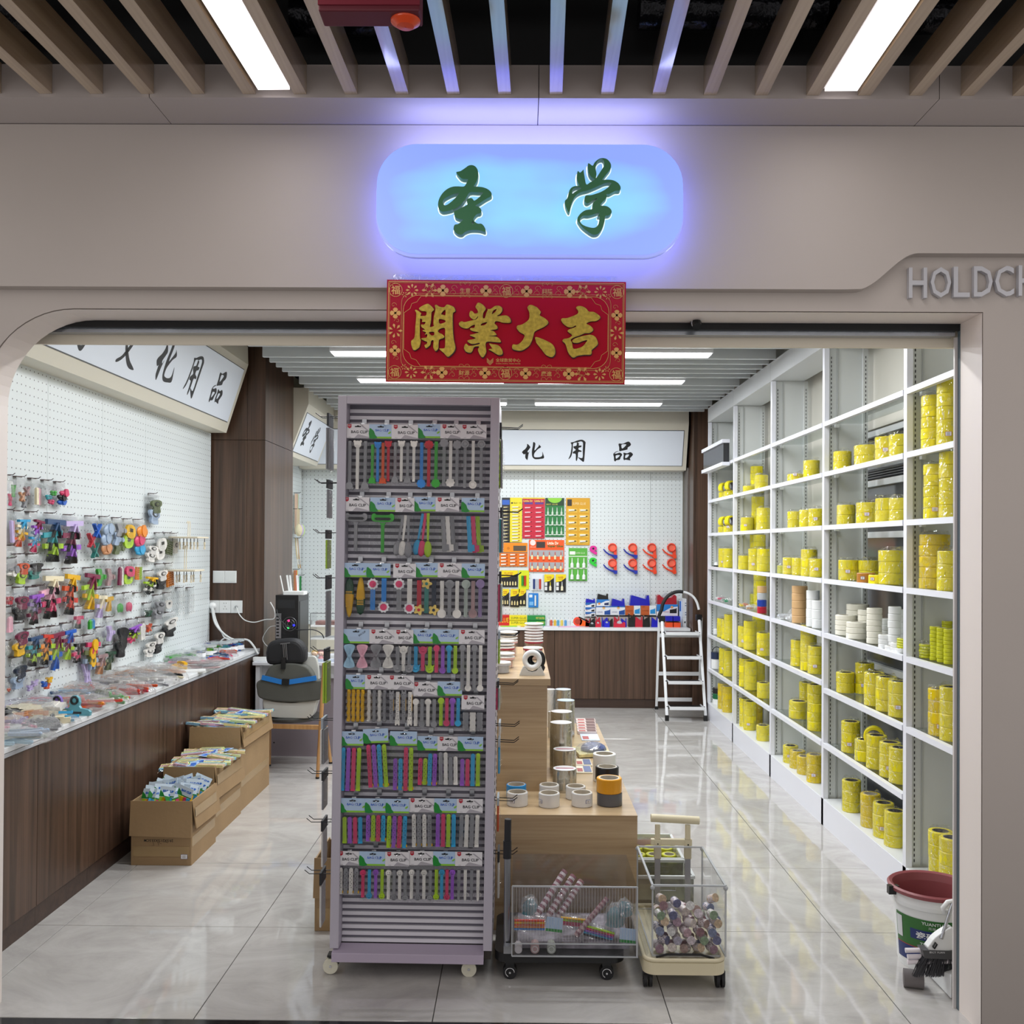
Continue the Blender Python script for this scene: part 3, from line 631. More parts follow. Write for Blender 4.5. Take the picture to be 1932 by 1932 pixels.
# ---------------------------------------------------------------- interior sign boxes (section: bottom near the wall, face leaning out)
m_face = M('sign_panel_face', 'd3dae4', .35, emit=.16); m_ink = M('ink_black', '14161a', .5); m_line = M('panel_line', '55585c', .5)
def signbox(label, pb, pt, y_or, L, mapf, chars, name='shop_sign', face=(.09, .80), margin=.10):
    """pb, pt: (out, z) of the lower and upper front edge; mapf(s, out, z) -> world; s runs along the length 0..L"""
    t = thing(name, label, 'sign', (0, 0, 0), world=True)
    wall_lo, wall_hi = .0, .0
    prof = [(0, pb[1]), (pb[0], pb[1]), (pt[0], pt[1]), (pt[0]-.005, pt[1]+.14), (0, pt[1]+.14)]
    mb = MB(); n = len(prof)
    vs = [mapf(0, o, z) for o, z in prof] + [mapf(L, o, z) for o, z in prof]
    mb.add(vs, [tuple(range(n)), tuple(reversed(range(n, 2*n)))] + [(i, (i+1) % n, n+(i+1) % n, n+i) for i in range(n)])
    mb.build('box', m_cream, t)
    d = Vector((pt[0]-pb[0], pt[1]-pb[1])); ln_ = d.length; nd = Vector((d.y, -d.x)).normalized()
    def fp(s, k, e): q = Vector(pb) + d*k + nd*e; return mapf(s, q.x, q.y)
    k0, k1 = face; m0 = margin
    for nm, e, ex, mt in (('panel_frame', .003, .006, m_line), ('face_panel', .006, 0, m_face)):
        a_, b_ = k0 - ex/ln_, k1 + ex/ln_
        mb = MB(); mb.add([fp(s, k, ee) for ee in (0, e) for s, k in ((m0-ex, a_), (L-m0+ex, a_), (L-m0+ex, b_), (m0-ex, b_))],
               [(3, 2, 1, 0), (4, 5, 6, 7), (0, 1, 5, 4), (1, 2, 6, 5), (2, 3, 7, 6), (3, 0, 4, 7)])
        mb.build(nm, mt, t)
    for g, s, k, h in chars:
        mb = MB(); vs, fs = thick(gl[g], .02)
        mb.add([fp(s + x*h, k + y*h/ln_, .0062 + z*.05) for x, y, z in vs], fs)
        mb.build('character', m_ink, t)
    return t
# left wall, in front of the column: length runs along +Y
def ml(s, o, z): return Vector((XL+.005+o, 3.66+s, z))
fh = .16
Ls = 7.42-3.66
def sy(px, X=-2.17): return 1829*-X/(981-px) - 3.66
signbox('long cream sign box with black brush characters above the left pegboard', (.165, 2.455), (.33, 2.98), 0, Ls, ml,
        [('pin', sy(408), .52, .255), ('yong', sy(361), .50, .29), ('hua', sy(311), .50, .26), ('wen', sy(243), .50, .27), ('xue', sy(160), .5, .31), ('sheng', sy(60), .5, .29)], face=(.15, .90), margin=.07)
def ml2(s, o, z): return Vector((XL2+o, 8.43+s, z))
signbox('short cream sign box with two black brush characters beyond the brown column', (.25, 2.38), (.42, 2.83), 0, 9.6-8.43, ml2,
        [('sheng', .26, .50, .25), ('xue', .66, .46, .26)], face=(.10, .84), margin=.06)
def mbk(s, o, z): return Vector((-2.24+s, YB-o, z))
def sxk(px): return wy(px, 840, YB-.3).x + 2.24
signbox('cream sign box with black brush characters above the back pegboard', (.20, 2.375), (.36, 2.83), 0, 1.672+2.24, mbk,
        [('pin', sxk(1176.5), .40, 39*9.7/F), ('yong', sxk(1089), .41, 43*9.7/F), ('hua', sxk(1006), .40, 35*9.7/F), ('wen', sxk(920), .40, .19), ('xue', sxk(834), .40, .21), ('sheng', sxk(748), .40, .2)], face=(.10, .84), margin=.045)
# small camera on the lintel
c = wy(1309, 600, 3.40)
t = thing('security_camera', 'small black and silver camera under the lintel right of the banner', 'camera', (c.x, 3.36, c.z+.035))
t.scale = (1.3, 1.3, 1.3)
MB().cyl((0, 0, 0), (0, 0, -.012), .014).cyl((0, 0, -.012), (0, 0, -.03), .004).build('mount', m_black, t)
MB().ell((0, 0, -.043), (.016, .016, .017), 12, 8).build('camera_body', m_chrome, t)
MB().cyl((0, -.006, -.045), (0, -.02, -.062), .012, n=12).build('lens', m_black, t)
# ================================================================= clip display rack on casters
m_rack = M('rack_lilac_metal', 'bcb7c4', .38); m_rackd = M('rack_groove', '6f6c78', .5); m_slt = M('rack_slat', 'dddbe2', .35)
YR = 3.595
rz0, rz1 = wy(780, 1812, YR).z, wy(780, 748, YR).z
xL0 = wy(629, 780, YR).x; xR1 = wy(934, 780, YR).x
rack = thing('display_rack', 'tall narrow lilac metal rack on four casters, hung with bag clips', 'rack', ((xL0+xR1)/2, YR+.2, 0), world=True, rot=(0, math.radians(.45), 0))
rw = (xR1-xL0)/2; RX = rack.location.x
# vertices below are given relative to the rack's base point (parent space)
del rack['_w']
st_w = .033; zb = .104
for s in (-1, 1):
    x0, x1 = sorted((s*rw, s*(rw-st_w)))
    MB().box(x0, x1, -.2, .16, zb, rz1).build('side_post', m_rack, rack, bevel=.002)
MB().box(-rw+st_w, rw-st_w, -.2, -.165, rz1-.03, rz1).box(-rw+st_w, rw-st_w, -.165, .15, rz1-.008, rz1).build('header', m_rack, rack, bevel=.0015)
mb = MB(); mb.box(-rw+st_w, rw-st_w, -.128, -.120, .10, rz1-.008, 1)
z = .106
while z < rz1-.035:
    mb.box(-rw+st_w+.001, rw-st_w-.001, -.137, -.128, z, z+.0135, 0); z += .0249
tag(mb.build('slatted_back', [m_slt, m_rackd], rack), kind='stuff')
mb = MB(); mb.prism([(-.225, .064), (-.2, .064), (-.137, .064), (-.137, .102), (-.225, .098)], -rw+.012, rw-.03, lambda u, v, w: (w, u, v)); mb.build('base_tray', M('tray_lilac', 'b4a8bc', .45), rack, bevel=.002)
MB().box(-rw+.03, rw-.005, -.19, .16, .07, .099).build('base_frame', M('base_dark', '3a3330', .6), rack)
mb = MB()   # perforated strips on the side faces
for s in (-1, 1):
    for k in range(66):
        zz = .2 + k*.0285
        mb.cbox(s*(rw+.001), -.15, zz, .0015, .010, .014); mb.cbox(s*(rw+.001), .11, zz, .0015, .010, .014)
tag(mb.build('slot_row', m_black, rack), kind='stuff')
m_wheel = M('wheel_ivory', 'd9d6c4', .35)
for (x, y) in ((-rw+.0, -.16), (rw-.085, -.165), (-rw+.02, .13), (rw-.06, .13)):
    q = MB(); q.prism([(-.02, .068), (.04, .068), (.012, .018), (-.012, .018)], -.006, .006, lambda u, v, w: (x+u+.008, y+w, v)); q.box(x-.012, x+.05, y-.02, y+.02, .062, .07)
    fk = q.build('caster_fork', m_black, rack)
    q = MB()
    for yy in (-1, 1): q.cyl((x, y+yy*.008, .028), (x, y+yy*.018, .028), .028, n=22)
    wv = q.build('wheel', m_wheel, fk)
    MB().cyl((x, y-.020, .028), (x, y+.020, .028), .005, n=10).build('axle', m_chrome, fk)

# ---- clip colours and shapes
CC = dict(g='8d8e93', w='e6e3de', G='35a532', b='2b86d9', r='c01f35', o='d4501f', u='35a3d6', p='d6406e', l='a9cf2f', v='9a5ac9', y='e8b414', k='17181b', n='16253c', t='2f7d76', d='1b4a33',
          a='a7b3ab', m='a98a8c', q='8e7aa6', s='a9d4ee', i='f0b3c6', c='efe4c4', e='7c1f45', h='c98d62', f='c9b7e6', j='e88b2a', x='9db0c9', z='5f6a46', B='1f5fc4', T='2f9aa6', R='d23a2a', N='31507a')
CN = dict(g='grey', w='white', G='green', b='blue', r='red', o='orange', u='light blue', p='pink', l='lime', v='purple', y='yellow', k='black', n='navy', t='teal', d='dark green',
          a='sage', m='mauve', q='lilac', s='pale blue', i='pale pink', c='cream', e='maroon', h='tan', f='lilac', j='orange', x='grey-blue', z='olive', B='blue', T='turquoise', R='red', N='navy')
def cm(k): return M('clip_'+k, CC[k], .35)
def names(cs):
    o = []
    for c in cs:
        if CN[c] not in o: o.append(CN[c])
    return ', '.join(o[:-1]) + ' and ' + o[-1] if len(o) > 1 else o[0]
def disc(mb, x, z, r, y0, y1, n=14, m=0, pts=None):
    poly = pts or [(x+r*math.cos(2*PI*i/n), z+r*math.sin(2*PI*i/n)) for i in range(n)]
    mb.prism(poly, y0, y1, XZ, m)
def rectc(mb, x, z0, z1, w, y0, y1, m=0): mb.box(x-w/2, x+w/2, y0, y1, z0, z1, m)
def stick(kind, L, w, up, c):
    """a bar clip of length L hanging from z=0 down; up: knob at the top"""
    mb = MB(); D = .007; t, b_ = 0, -L
    mats = [cm(c)]
    kz = (-w*.75) if up else (-L+w*.75)
    if kind == 'plain':
        rectc(mb, 0, -L+.001, -.002, w, 0, D); disc(mb, 0, -w*.45, w*.52, -.001, D-.001, 10)
        mb.box(-w*.55, w*.55, -.001, .004, -L, -L+.008)
    elif kind == 'spot':
        rectc(mb, 0, -L, -w*.4, w, 0, D); disc(mb, 0, -w*.45, w*.52, -.001, D-.001, 10)
        mats.append(m_black if c not in 'g' else cm('k')); mats.append(cm('y'))
        for i in range(9): disc(mb, (-1)**i*w*.14, -L*.16-L*.072*i, w*.12, -.0015, 0, 4, 1)
        mb.box(w*.42, w*.72, .0, .004, -L+.004, -L+.013, 2)
    elif kind == 'smile':
        rectc(mb, 0, -L+.002, -.002, w*.8, 0, D); disc(mb, 0, kz, w*.75, -.002, D-.001, 14)
        mats.append(m_black); z = kz
        for q in (-1, 1): disc(mb, q*w*.25, z+w*.15, w*.08, -.003, -.002, 5, 1)
        for i in range(4):
            a0, a1 = PI*(1.18+.16*i), PI*(1.18+.16*(i+1))
            mb.bar((w*.42*math.cos(a0), -.0025, z+w*.42*math.sin(a0)), (w*.42*math.cos(a1), -.0025, z+w*.42*math.sin(a1)), .001, .0008, 1, (0, 1, 0))
    elif kind == 'round':
        rectc(mb, 0, -L+.002, -.002, w*.78, 0, D); disc(mb, 0, kz, w*.72, -.003, D, 16)
    elif kind == 'bear':
        rectc(mb, 0, -L+.002, -.002, w*.62, 0, D); disc(mb, 0, kz, w*.72, -.003, D, 18)
        for q in (-1, 1): disc(mb, q*w*.60, kz + (w*.55 if up else -w*.5), w*.26, -.002, D-.001, 8)
    elif kind == 'cow':
        rectc(mb, 0, -L+.002, -.002, w*.7, 0, D); disc(mb, 0, kz, w*.8, -.003, D, 16)
        for q in (-1, 1): mb.prism([(q*w*.5, kz+w*.5), (q*w*.95, kz+w*.85), (q*w*.8, kz+w*.3)][::q], -.002, .003, XZ)
        mb.ell((0, -.003, kz-w*.1), (w*.38, .002, w*.26), 8, 5)
    elif kind == 'scallop':
        rectc(mb, 0, -L+.002, -.002, w*.62, 0, D)
        disc(mb, 0, kz, w, -.003, D, pts=[(w*(.85+.08*math.cos(8*2*PI*i/32))*math.cos(2*PI*i/32), kz+w*(.85+.08*math.cos(8*2*PI*i/32))*math.sin(2*PI*i/32)) for i in range(32)])
    elif kind == 'spoonend':
        rectc(mb, 0, -L+.002, -.002, w*.58, 0, D); disc(mb, 0, kz, w*.78, -.003, D, 18); mb.ell((0, -.003, kz), (w*.5, .002, w*.5), 10, 6)
    elif kind == 'lolly':
        rectc(mb, 0, -L+.002, -.002, w*.72, 0, D); disc(mb, 0, kz, w*.86, -.003, D, 20)
        for i in range(14):
            a0, a1 = i*.75, (i+1)*.75; r0, r1 = w*.7*(1-i/15), w*.7*(1-(i+1)/15)
            mb.bar((r0*math.cos(a0), -.0032, kz+r0*math.sin(a0)), (r1*math.cos(a1), -.0032, kz+r1*math.sin(a1)), .0012, .001, 0, (0, 1, 0))
    elif kind == 'pinkflower':
        rectc(mb, 0, -L+.002, -.002, w*.85, 0, D); mats += [m_white, cm('p')]
        disc(mb, 0, kz, w, -.003, D, m=1, pts=[(w*(.95+.1*math.cos(10*2*PI*i/40))*math.cos(2*PI*i/40), kz+w*(.95+.1*math.cos(10*2*PI*i/40))*math.sin(2*PI*i/40)) for i in range(40)])
        disc(mb, 0, kz, w*.62, -.0045, -.003, 10, 2)
    elif kind == 'daisy':
        rectc(mb, 0, -L+.002, -.002, w*.85, 0, D); mats += [M('daisy_cream', 'e3c56a', .4), cm(c)]
        disc(mb, 0, kz, w, -.003, D, m=1, pts=[(w*(.88+.22*math.cos(5*2*PI*i/40))*math.cos(2*PI*i/40), kz+w*(.88+.22*math.cos(5*2*PI*i/40))*math.sin(2*PI*i/40)) for i in range(40)])
        disc(mb, 0, kz, w*.3, -.0045, -.003, 10, 2)
    elif kind == 'corn':
        mats += [cm('d')]
        prof = [(.08, 0), (.35, -.06), (.5, -.2), (.52, -.42), (.46, -.62), (.34, -.82), (.2, -.95), (.06, -1)]
        if not up: prof = [(r, -1-z) for r, z in prof]
        ms = [1, 1, 1, 0, 0, 0, 0] if up else [0]*4 + [1]*3
        if not up: ms = [0, 0, 0, 0, 1, 1, 1] ; prof = prof[::-1] if prof[0][1] < prof[-1][1] else prof; ms = ms if prof[0][1] > prof[-1][1] else ms[::-1]
        mb.lathe([(r*w, z*L) for r, z in prof], (0, w*.25, 0), 14, ms=ms, sy=.5)
        for i in range(7):
            for j in range(5): mb.cbox((j-2)*w*.15, -.004 if 0 else w*.25-w*.26, -L*(.36+.06*i), w*.1, .002, L*.04, 0)
    elif kind == 'twist':
        n = 22
        for i in range(n):
            z = -L*(i+.5)/n; r = w*.5*(.9+.1*math.sin(i*1.3)); a_ = i*.0
            mb.lathe([(r*.85, L/n/2), (r, 0), (r*.85, -L/n/2)], (w*.05*math.sin(i*1.1), .005, z), 8, sy=.6)
        mb.ell((0, .005, -.002), (w*.42, .004, w*.3)); mb.ell((0, .005, -L+.002), (w*.42, .004, w*.3))
    elif kind == 'bow':
        o = [(-.5, .5), (0, .56), (.5, .5), (.42, .28), (.2, .06), (.2, -.06), (.42, -.28), (.5, -.5), (0, -.56), (-.5, -.5), (-.42, -.28), (-.2, -.06), (-.2, .06), (-.42, .28)]
        mb.prism([(a*w, -L/2+b*L) for a, b in smooth(o, 3)], 0, .008, XZ); mb.ell((0, 0, -L/2), (w*.16, .004, L*.09))
        for q in (-1, 1):
            mb.bar((0, -.0005, -L/2+q*L*.1), (0, -.0005, -L/2+q*L*.36), w*.05, .003, 0, (0, 1, 0)); mb.bar((0, -.0005, -L/2+q*L*.1), (w*.2, -.0005, -L/2+q*L*.34), w*.03, .003, 0, (0, 1, 0))
    elif kind == 'giraffe':
        rectc(mb, 0, -L+.002, -.002, w*.8, 0, D); mats += [m_black, cm('y')]
        rectc(mb, 0, kz-w*.8, kz+w*.8, w, -.003, D)
        for q in (-1, 1):
            disc(mb, q*w*.25, kz+w*.2, w*.1, -.004, -.003, 5, 1); disc(mb, q*w*.35, kz+(w*.95 if up else -w*.95), w*.2, -.002, D-.001, 6)
        for i in range(9): disc(mb, (-1)**i*w*.12, -L*.2-L*.07*i, w*.11, -.0008, 0, 4, 1)
        mb.box(w*.38, w*.5, .001, .005, -L*.6, -L*.1, 2)
    elif kind == 'wavy':
        o = []
        for s in (1, -1):
            r_ = range(13) if s > 0 else range(12, -1, -1)
            for i in r_: o.append((s*w*(.5+.07*math.sin(i*2.2)), -L*i/12))
        mb.prism(o[::-1], 0, .007, XZ)
        for q in (-.25, .15, .4): mb.ell((q*w, 0, -L+.004), (w*.16, .003, w*.2), 8, 5)
    elif kind == 'squeezer':
        o = [(-.5, -.09), (-.46, -.02), (-.34, .0), (-.3, -.03), (-.1, -.035), (.1, -.035), (.3, -.03), (.34, .0), (.46, -.02), (.5, -.09), (.46, -.17), (.3, -.21), (-.3, -.21), (-.46, -.17)]
        mb.prism([(a*w, b*L) for a, b in smooth(o, 3)][::-1], 0, .012, XZ)
        mats.append(M('slot_shadow', '303236', .6)); mb.prism([(a*w*.74, -.135*L+b*L*.035) for a, b in ((-.5, 0), (-.4, 1), (.4, 1), (.5, 0), (.4, -1), (-.4, -1))][::-1], -.0012, 0, XZ, 1)
        mb.prism([(-.14*w, -.23*L), (.14*w, -.23*L), (.07*w, -.3*L), (.07*w, -L+.003), (-.07*w, -L+.003), (-.07*w, -.3*L)][::-1], 0, .008, XZ)
    elif kind == 'spoon':
        mb.prism([(-w*.32, 0), (w*.32, 0), (w*.2, -L*.62), (-w*.2, -L*.62)][::-1], 0, .006, XZ)
        mb.ell((0, .003, -L*.82), (w*.85, .006, L*.19), 14, 8); mats.append(M('spoon_shade', '77797c', .5)); 
    elif kind == 'cup':
        rectc(mb, 0, -L, 0, w*.8, 0, .003); mb.box(-w*.46, w*.9, -.0003, .0028, -L*.98, -L*.8)
    elif kind == 'pen':
        rectc(mb, 0, -L*.5, -.006, w*.8, 0, .008); mb.prism([(-w*.4, -L*.5), (w*.4, -L*.5), (w*.3, -L*.95), (0, -L), (-w*.3, -L*.95)][::-1], 0, .006, XZ)
        mb.tube([(w*.4, .004, -L*.75), (w*.8, .004, -L*.78), (w*.85, .004, -L*.84), (w*.6, .004, -L*.86)], .0014, 5)
    return mb, mats
_SC = {}
def stick_me(kind, L, w, up, c):
    k = (kind, round(L, 3), round(w, 4), up, c)
    if k not in _SC:
        mb, mats = stick(kind, L, w, up, c); _SC[k] = mb.mesh('clip', mats)
    return _SC[k]
# ---- header cards
def card_mesh(kind, w, h=.0525):
    mb = MB(); mats = [M('card_white', 'e4e2e6', .4), M('card_blue', 'b4cdea', .4), M('leaf_green', '1d8a34', .4), M('card_lime', '8cc63f', .4), M('title_blue', '2f6fd0', .4), M('title_halo', 'eaf2fb', .4),
                      M('tag_red', 'b3152f', .4), M('card_ink', '22222a', .4), M('card_grey', 'aeaab2', .4), M('hang_slot', '15151a', .6)]
    X0, X1 = -w/2, w/2
    if kind == 'w':
        mb.box(X0, X1, 0, .0012, -h, 0, 0)
        mb.prism([(X0+.33*w*1.9, -.006), (X0+.37*w*1.9, -.006), (X1-.002, -h*.52), (X1-.002, -h*.62)][::-1], -.0004, 0, XZ, 8)
        mb.prism([(X0+.36*w, -h*.99), (X0+.5*w, -h*.72), (X1-.001, -h*.93), (X1-.001, -h*.99)][::-1], -.0004, 0, XZ, 8)
        mb.prism([(X0+.008, -.001), (X0+.022, -.001), (X0+.022, -.012), (X0+.015, -.017), (X0+.008, -.012)][::-1], -.0008, 0, XZ, 6)
        addtext(mb, 'NEW', at((X0+.015, -.001, -.0065)), w=.010, h=.0032, m=0, bold=.02)
        addtext(mb, 'BAG CLIP', at((X0+w*.56, -.0008, -h*.56)), w=min(.062, w*.66), h=.0105, m=7, bold=.018)
        mb.bar((X0+.012, -.0005, -h*.93), (X0+.022, -.0005, -h*.93), .0006, .0004, 7, (0, 1, 0))
    elif kind in 'bB':
        mb.box(X0, X1, 0, .0012, -h, 0, 1); mb.box(X0, X1, -.0003, 0, -h, -h*.87, 3)
        leaf = [(X0+.0005, -h*.30), (X0+.010, -h*.36), (X0+.018, -h*.52), (X0+.022, -h*.75), (X0+.030, -h*.97), (X0+.0005, -h*.99)]
        mb.prism(smooth(leaf, 2)[::-1], -.0006, -.0003, XZ, 2)
        if kind == 'b':
            for bo, mi, yy, dx in ((.11, 5, -.0008, 0), (.03, 4, -.0012, 0)):
                addtext(mb, 'BAG CLIP', at((X0+w*.57+dx, yy, -h*.42)), w=min(.056, w*.62)*(1.04 if mi == 5 else 1), h=.0115 if mi == 5 else .0095, m=mi, bold=bo)
            mb.prism([(X1-.012, -h*.55), (X1-.004, -h*.48), (X1-.005, -h*.6), (X1-.010, -h*.68), (X1-.016, -h*.66)][::-1], -.0006, 0, XZ, 3)
        else:
            addtext(mb, 'BAG CLIP', at((X1-.028, -.0008, -h*.3)) @ Matrix.Rotation(.6, 4, 'Z'), w=.03, h=.0065, m=7, bold=.01)
            for q in range(3): mb.bar((X0+.026, -.0005, -h*(.56+.08*q)), (X1-.03, -.0005, -h*(.56+.08*q)), .0005, .0004, 8, (0, 1, 0))
    # euro slot
    s_ = [(-.0125, 0), (-.010, .0022), (-.005, .0018), (-.003, .0045), (.003, .0045), (.005, .0018), (.010, .0022), (.0125, 0), (.010, -.0022), (-.010, -.0022)]
    mb.prism([(a, b-.0095) for a, b in s_][::-1], -.001, .0, XZ, 9)
    return mb.mesh('header_card', mats)
_CD = {}
def card(kind, w):
    k = (kind, round(w, 3))
    if k not in _CD: _CD[k] = card_mesh(kind, w)
    return _CD[k]
m_film = film('bag_film', (.97, .975, .98), .035, .09, .7, 22)
m_film2 = film('bag_film_crinkled', (.985, .988, .99), .03, .07, 1.0, 34)
def bag_unit():
    mb = MB(); nx, nz = 6, 9; rr = random.Random(5)
    for side in (0, 1):
        vs = []
        for j in range(nz+1):
            for i in range(nx+1):
                u_, v_ = i/nx, j/nz; bul = (math.sin(PI*u_)**.6)*(math.sin(PI*v_)**.5)
                y = (-.5*bul if side == 0 else .12*bul) + (rr.uniform(-.06, .06) if 0 < i < nx and 0 < j < nz else 0)
                vs.append((u_-.5, y, -v_))
        fs = [(j*(nx+1)+i, (j+1)*(nx+1)+i, (j+1)*(nx+1)+i+1, j*(nx+1)+i+1) for j in range(nz) for i in range(nx)]
        mb.add(vs, fs, 0, False)
    return mb
bag_me = bag_unit().mesh('bag', m_film); bag_me2 = bag_unit().mesh('bag', m_film2)
hook_mb = MB(); hook_mb.tube([(0, .03, 0), (0, -.012, 0), (0, -.022, .006)], .0016, 6); hook_mb.box(-.008, .008, .022, .026, -.006, .010)
hook_me = hook_mb.mesh('hook', m_chrome)
YP = 3.605
sR = YP/F
rows = [
 (800, 827, [(653,698,'w',[('bear',c,u,831+dy,924) for c,u,dy in (('g',0,0),('w',1,0),('g',0,0))]), (698,739,'b',[('bear','G',0,838,913),('bear','b',1,834,910),('bear','o',0,834,913),('bear','r',1,832,909)]),
   (740,788,'w',[('bear','g',0,834,912),('bear','w',1,832,910),('bear','g',0,834,912),('bear','w',1,832,910)]), (789,831,'b',[('scallop','b',0,834,920),('scallop','r',1,832,919),('scallop','G',0,832,919)]),
   (832,870,'w',[('scallop','g',1,829,918),('scallop','w',0,831,918),('scallop','g',1,832,918)]), (870,917,'w',[('spoonend','g',1,831,922),('spoonend','w',0,831,922),('spoonend','g',1,831,922)])]),
 (938, 963.5, [(648,696,'w',[('squeezer','g',1,968,1041)]), (699.5,746,'b',[('squeezer','G',1,969,1044)]), (747,781,'w',[('spoon','g',1,972,1049),('spoon','w',1,972,1049),('spoon','g',1,972,1052)]),
   (781,821.5,'b',[('spoon','u',1,969,1048),('spoon','p',1,968,1050),('spoon','l',1,968,1051)]), (823,865.5,'w',[('cup','g',1,974,1041),('cup','w',1,974,1041),('cup','g',1,974,1041)]), (872,913,'b',[('cup','u',1,974,1042),('cup','p',1,974,1043),('cup','l',1,974,1043)])]),
 (1062, 1088, [(648,692,'b',[('corn','y',1,1090,1165),('corn','y',0,1088,1160)]), (693,736,'b',[('pinkflower','b',1,1094,1152),('pinkflower','b',0,1090,1153)]), (743,784,'w',[('pinkflower','g',1,1094,1152),('pinkflower','w',0,1091,1155)]),
   (784,827,'b',[('daisy','r',0,1094,1158),('daisy','t',1,1094,1158),('daisy','n',0,1094,1158)]), (827,871,'w',[('lolly','w',0,1095,1165),('lolly','g',1,1095,1165),('lolly','w',0,1095,1165)]), (872.6,914,'b',[('lolly','a',1,1095,1165),('lolly','m',0,1095,1165),('lolly','q',1,1094,1165)])]),
 (1187, 1213, [(647,696.5,'B',[('bow','s',1,1218,1258),('bow','i',1,1218,1258)]), (698,745,'w',[('bow','g',1,1218,1257),('bow','w',1,1218,1258)]), (745,779,'w',[('cow','g',0,1219,1268),('cow','w',1,1219,1267),('cow','g',0,1219,1268)]),
   (778,819,'b',[('cow','u',0,1219,1268),('cow','p',1,1220,1267),('cow','l',0,1219,1269)]), (818,866,'b',[('round','p',1,1217,1270),('round','v',0,1217,1271),('round','u',1,1217,1270),('round','l',0,1217,1271)]), (867,913.5,'w',[('round','g',1,1216,1303),('round','w',0,1216,1304),('round','g',1,1216,1303),('round','w',0,1216,1304)])]),
 (1273, 1299, [(653.5,689.5,'b',[('twist','y',1,1302,1361)]*4), (690,732.6,'w',[('twist','w',1,1303,1361),('twist','g',1,1303,1361),('twist','w',1,1303,1361),('twist','g',1,1303,1361)]), (733,780.5,'w',[('giraffe','g',1,1306,1364),('giraffe','w',0,1304,1365),('giraffe','g',1,1305,1364),('giraffe','w',0,1304,1365)]),
   (779,826,'w',[('round','w',1,1318,1371),('round','g',0,1318,1372),('round','w',1,1318,1371),('round','g',0,1318,1372)],1287), (827,871,'b',[('round','l',1,1316,1370),('round','p',0,1316,1370),('round','v',1,1316,1370),('round','u',0,1316,1370)],1286), (872,913,'w',[('wavy','g',1,1344,1379),('wavy','w',1,1344,1380),('wavy','g',1,1344,1379)],1312)]),
 (1379, 1405, [(642,685,'b',[('plain',c,1,1411,1492) for c in 'uvpl'],1380), (685.7,731,'b',[('spot',c,1,1405,1485) for c in 'pvul'],1375), (737,786,'b',[('spot','v',1,1431,1490),('spot','u',1,1431,1490),('spot','p',1,1410,1491),('spot','l',1,1410,1491)],1380),
   (789,826.6,'b',[('spot','p',1,1431,1481),('spot','l',1,1431,1481),('spot','u',1,1422,1482),('spot','v',1,1422,1482)],1389), (826.6,865,'w',[('plain','g',1,1420,1480),('plain','w',1,1420,1480),('plain','g',1,1428,1480),('plain','w',1,1427,1480)],1390), (865,910.6,'b',[('plain','v',1,1432,1482),('plain','p',1,1432,1482),('plain','u',1,1422,1482),('plain','l',1,1421,1482)],1390)]),
 (1506, 1532, [(640.5,690,'b',[('plain',c,1,1542,1591) for c in 'lvpu']), (690,729,'b',[('spot',c,1,1538,1587) for c in 'vlpu']), (729,771,'b',[('spot',c,1,1539,1599) for c in 'lvpu']), (772,820,'w',[('spot',c,1,1537,1598) for c in 'wgwg']), (820.6,863,'b',[('plain',c,1,1536,1597) for c in 'vplu']), (863,910,'w',[('plain',c,1,1537,1597) for c in 'gwgw'])]),
 (1606, 1633, [(637,679,'w',[('spot',c,1,1638,1687) for c in 'wgwg']), (679,728,'b',[('smile','p',1,1641,1694),('smile','u',0,1640,1695),('smile','v',1,1640,1695),('smile','l',0,1639,1695)]), (728,771,'w',[('smile','w',1,1641,1697),('smile','g',0,1641,1698),('smile','w',1,1641,1697),('smile','g',0,1641,1698)]),
   (771,818.6,'w',[('smile','w',1,1641,1697),('smile','g',0,1641,1699),('smile','w',1,1641,1697),('smile','g',0,1641,1699)]), (818.6,859.6,'b',[('smile','l',0,1640,1697),('smile','u',1,1640,1697),('smile','p',0,1640,1697),('smile','v',1,1640,1697)]), (860,909,'w',[('pen',c,1,1638,1699) for c in 'gwgw'])]),
]
KN = dict(bear='bear-eared bar', scallop='scallop-ended', spoonend='round-ended', squeezer='wide squeezer', spoon='spoon-shaped', cup='cup-ended', corn='corn-shaped', pinkflower='pink-flower', daisy='daisy', lolly='swirl-headed', bow='bow-shaped', cow='horned round-headed', round='round-headed', twist='twisted', giraffe='spotted giraffe-like', wavy='wavy', plain='plain bar', spot='spotted bar', smile='smiling', pen='pen-like')
def lean(py): return 0
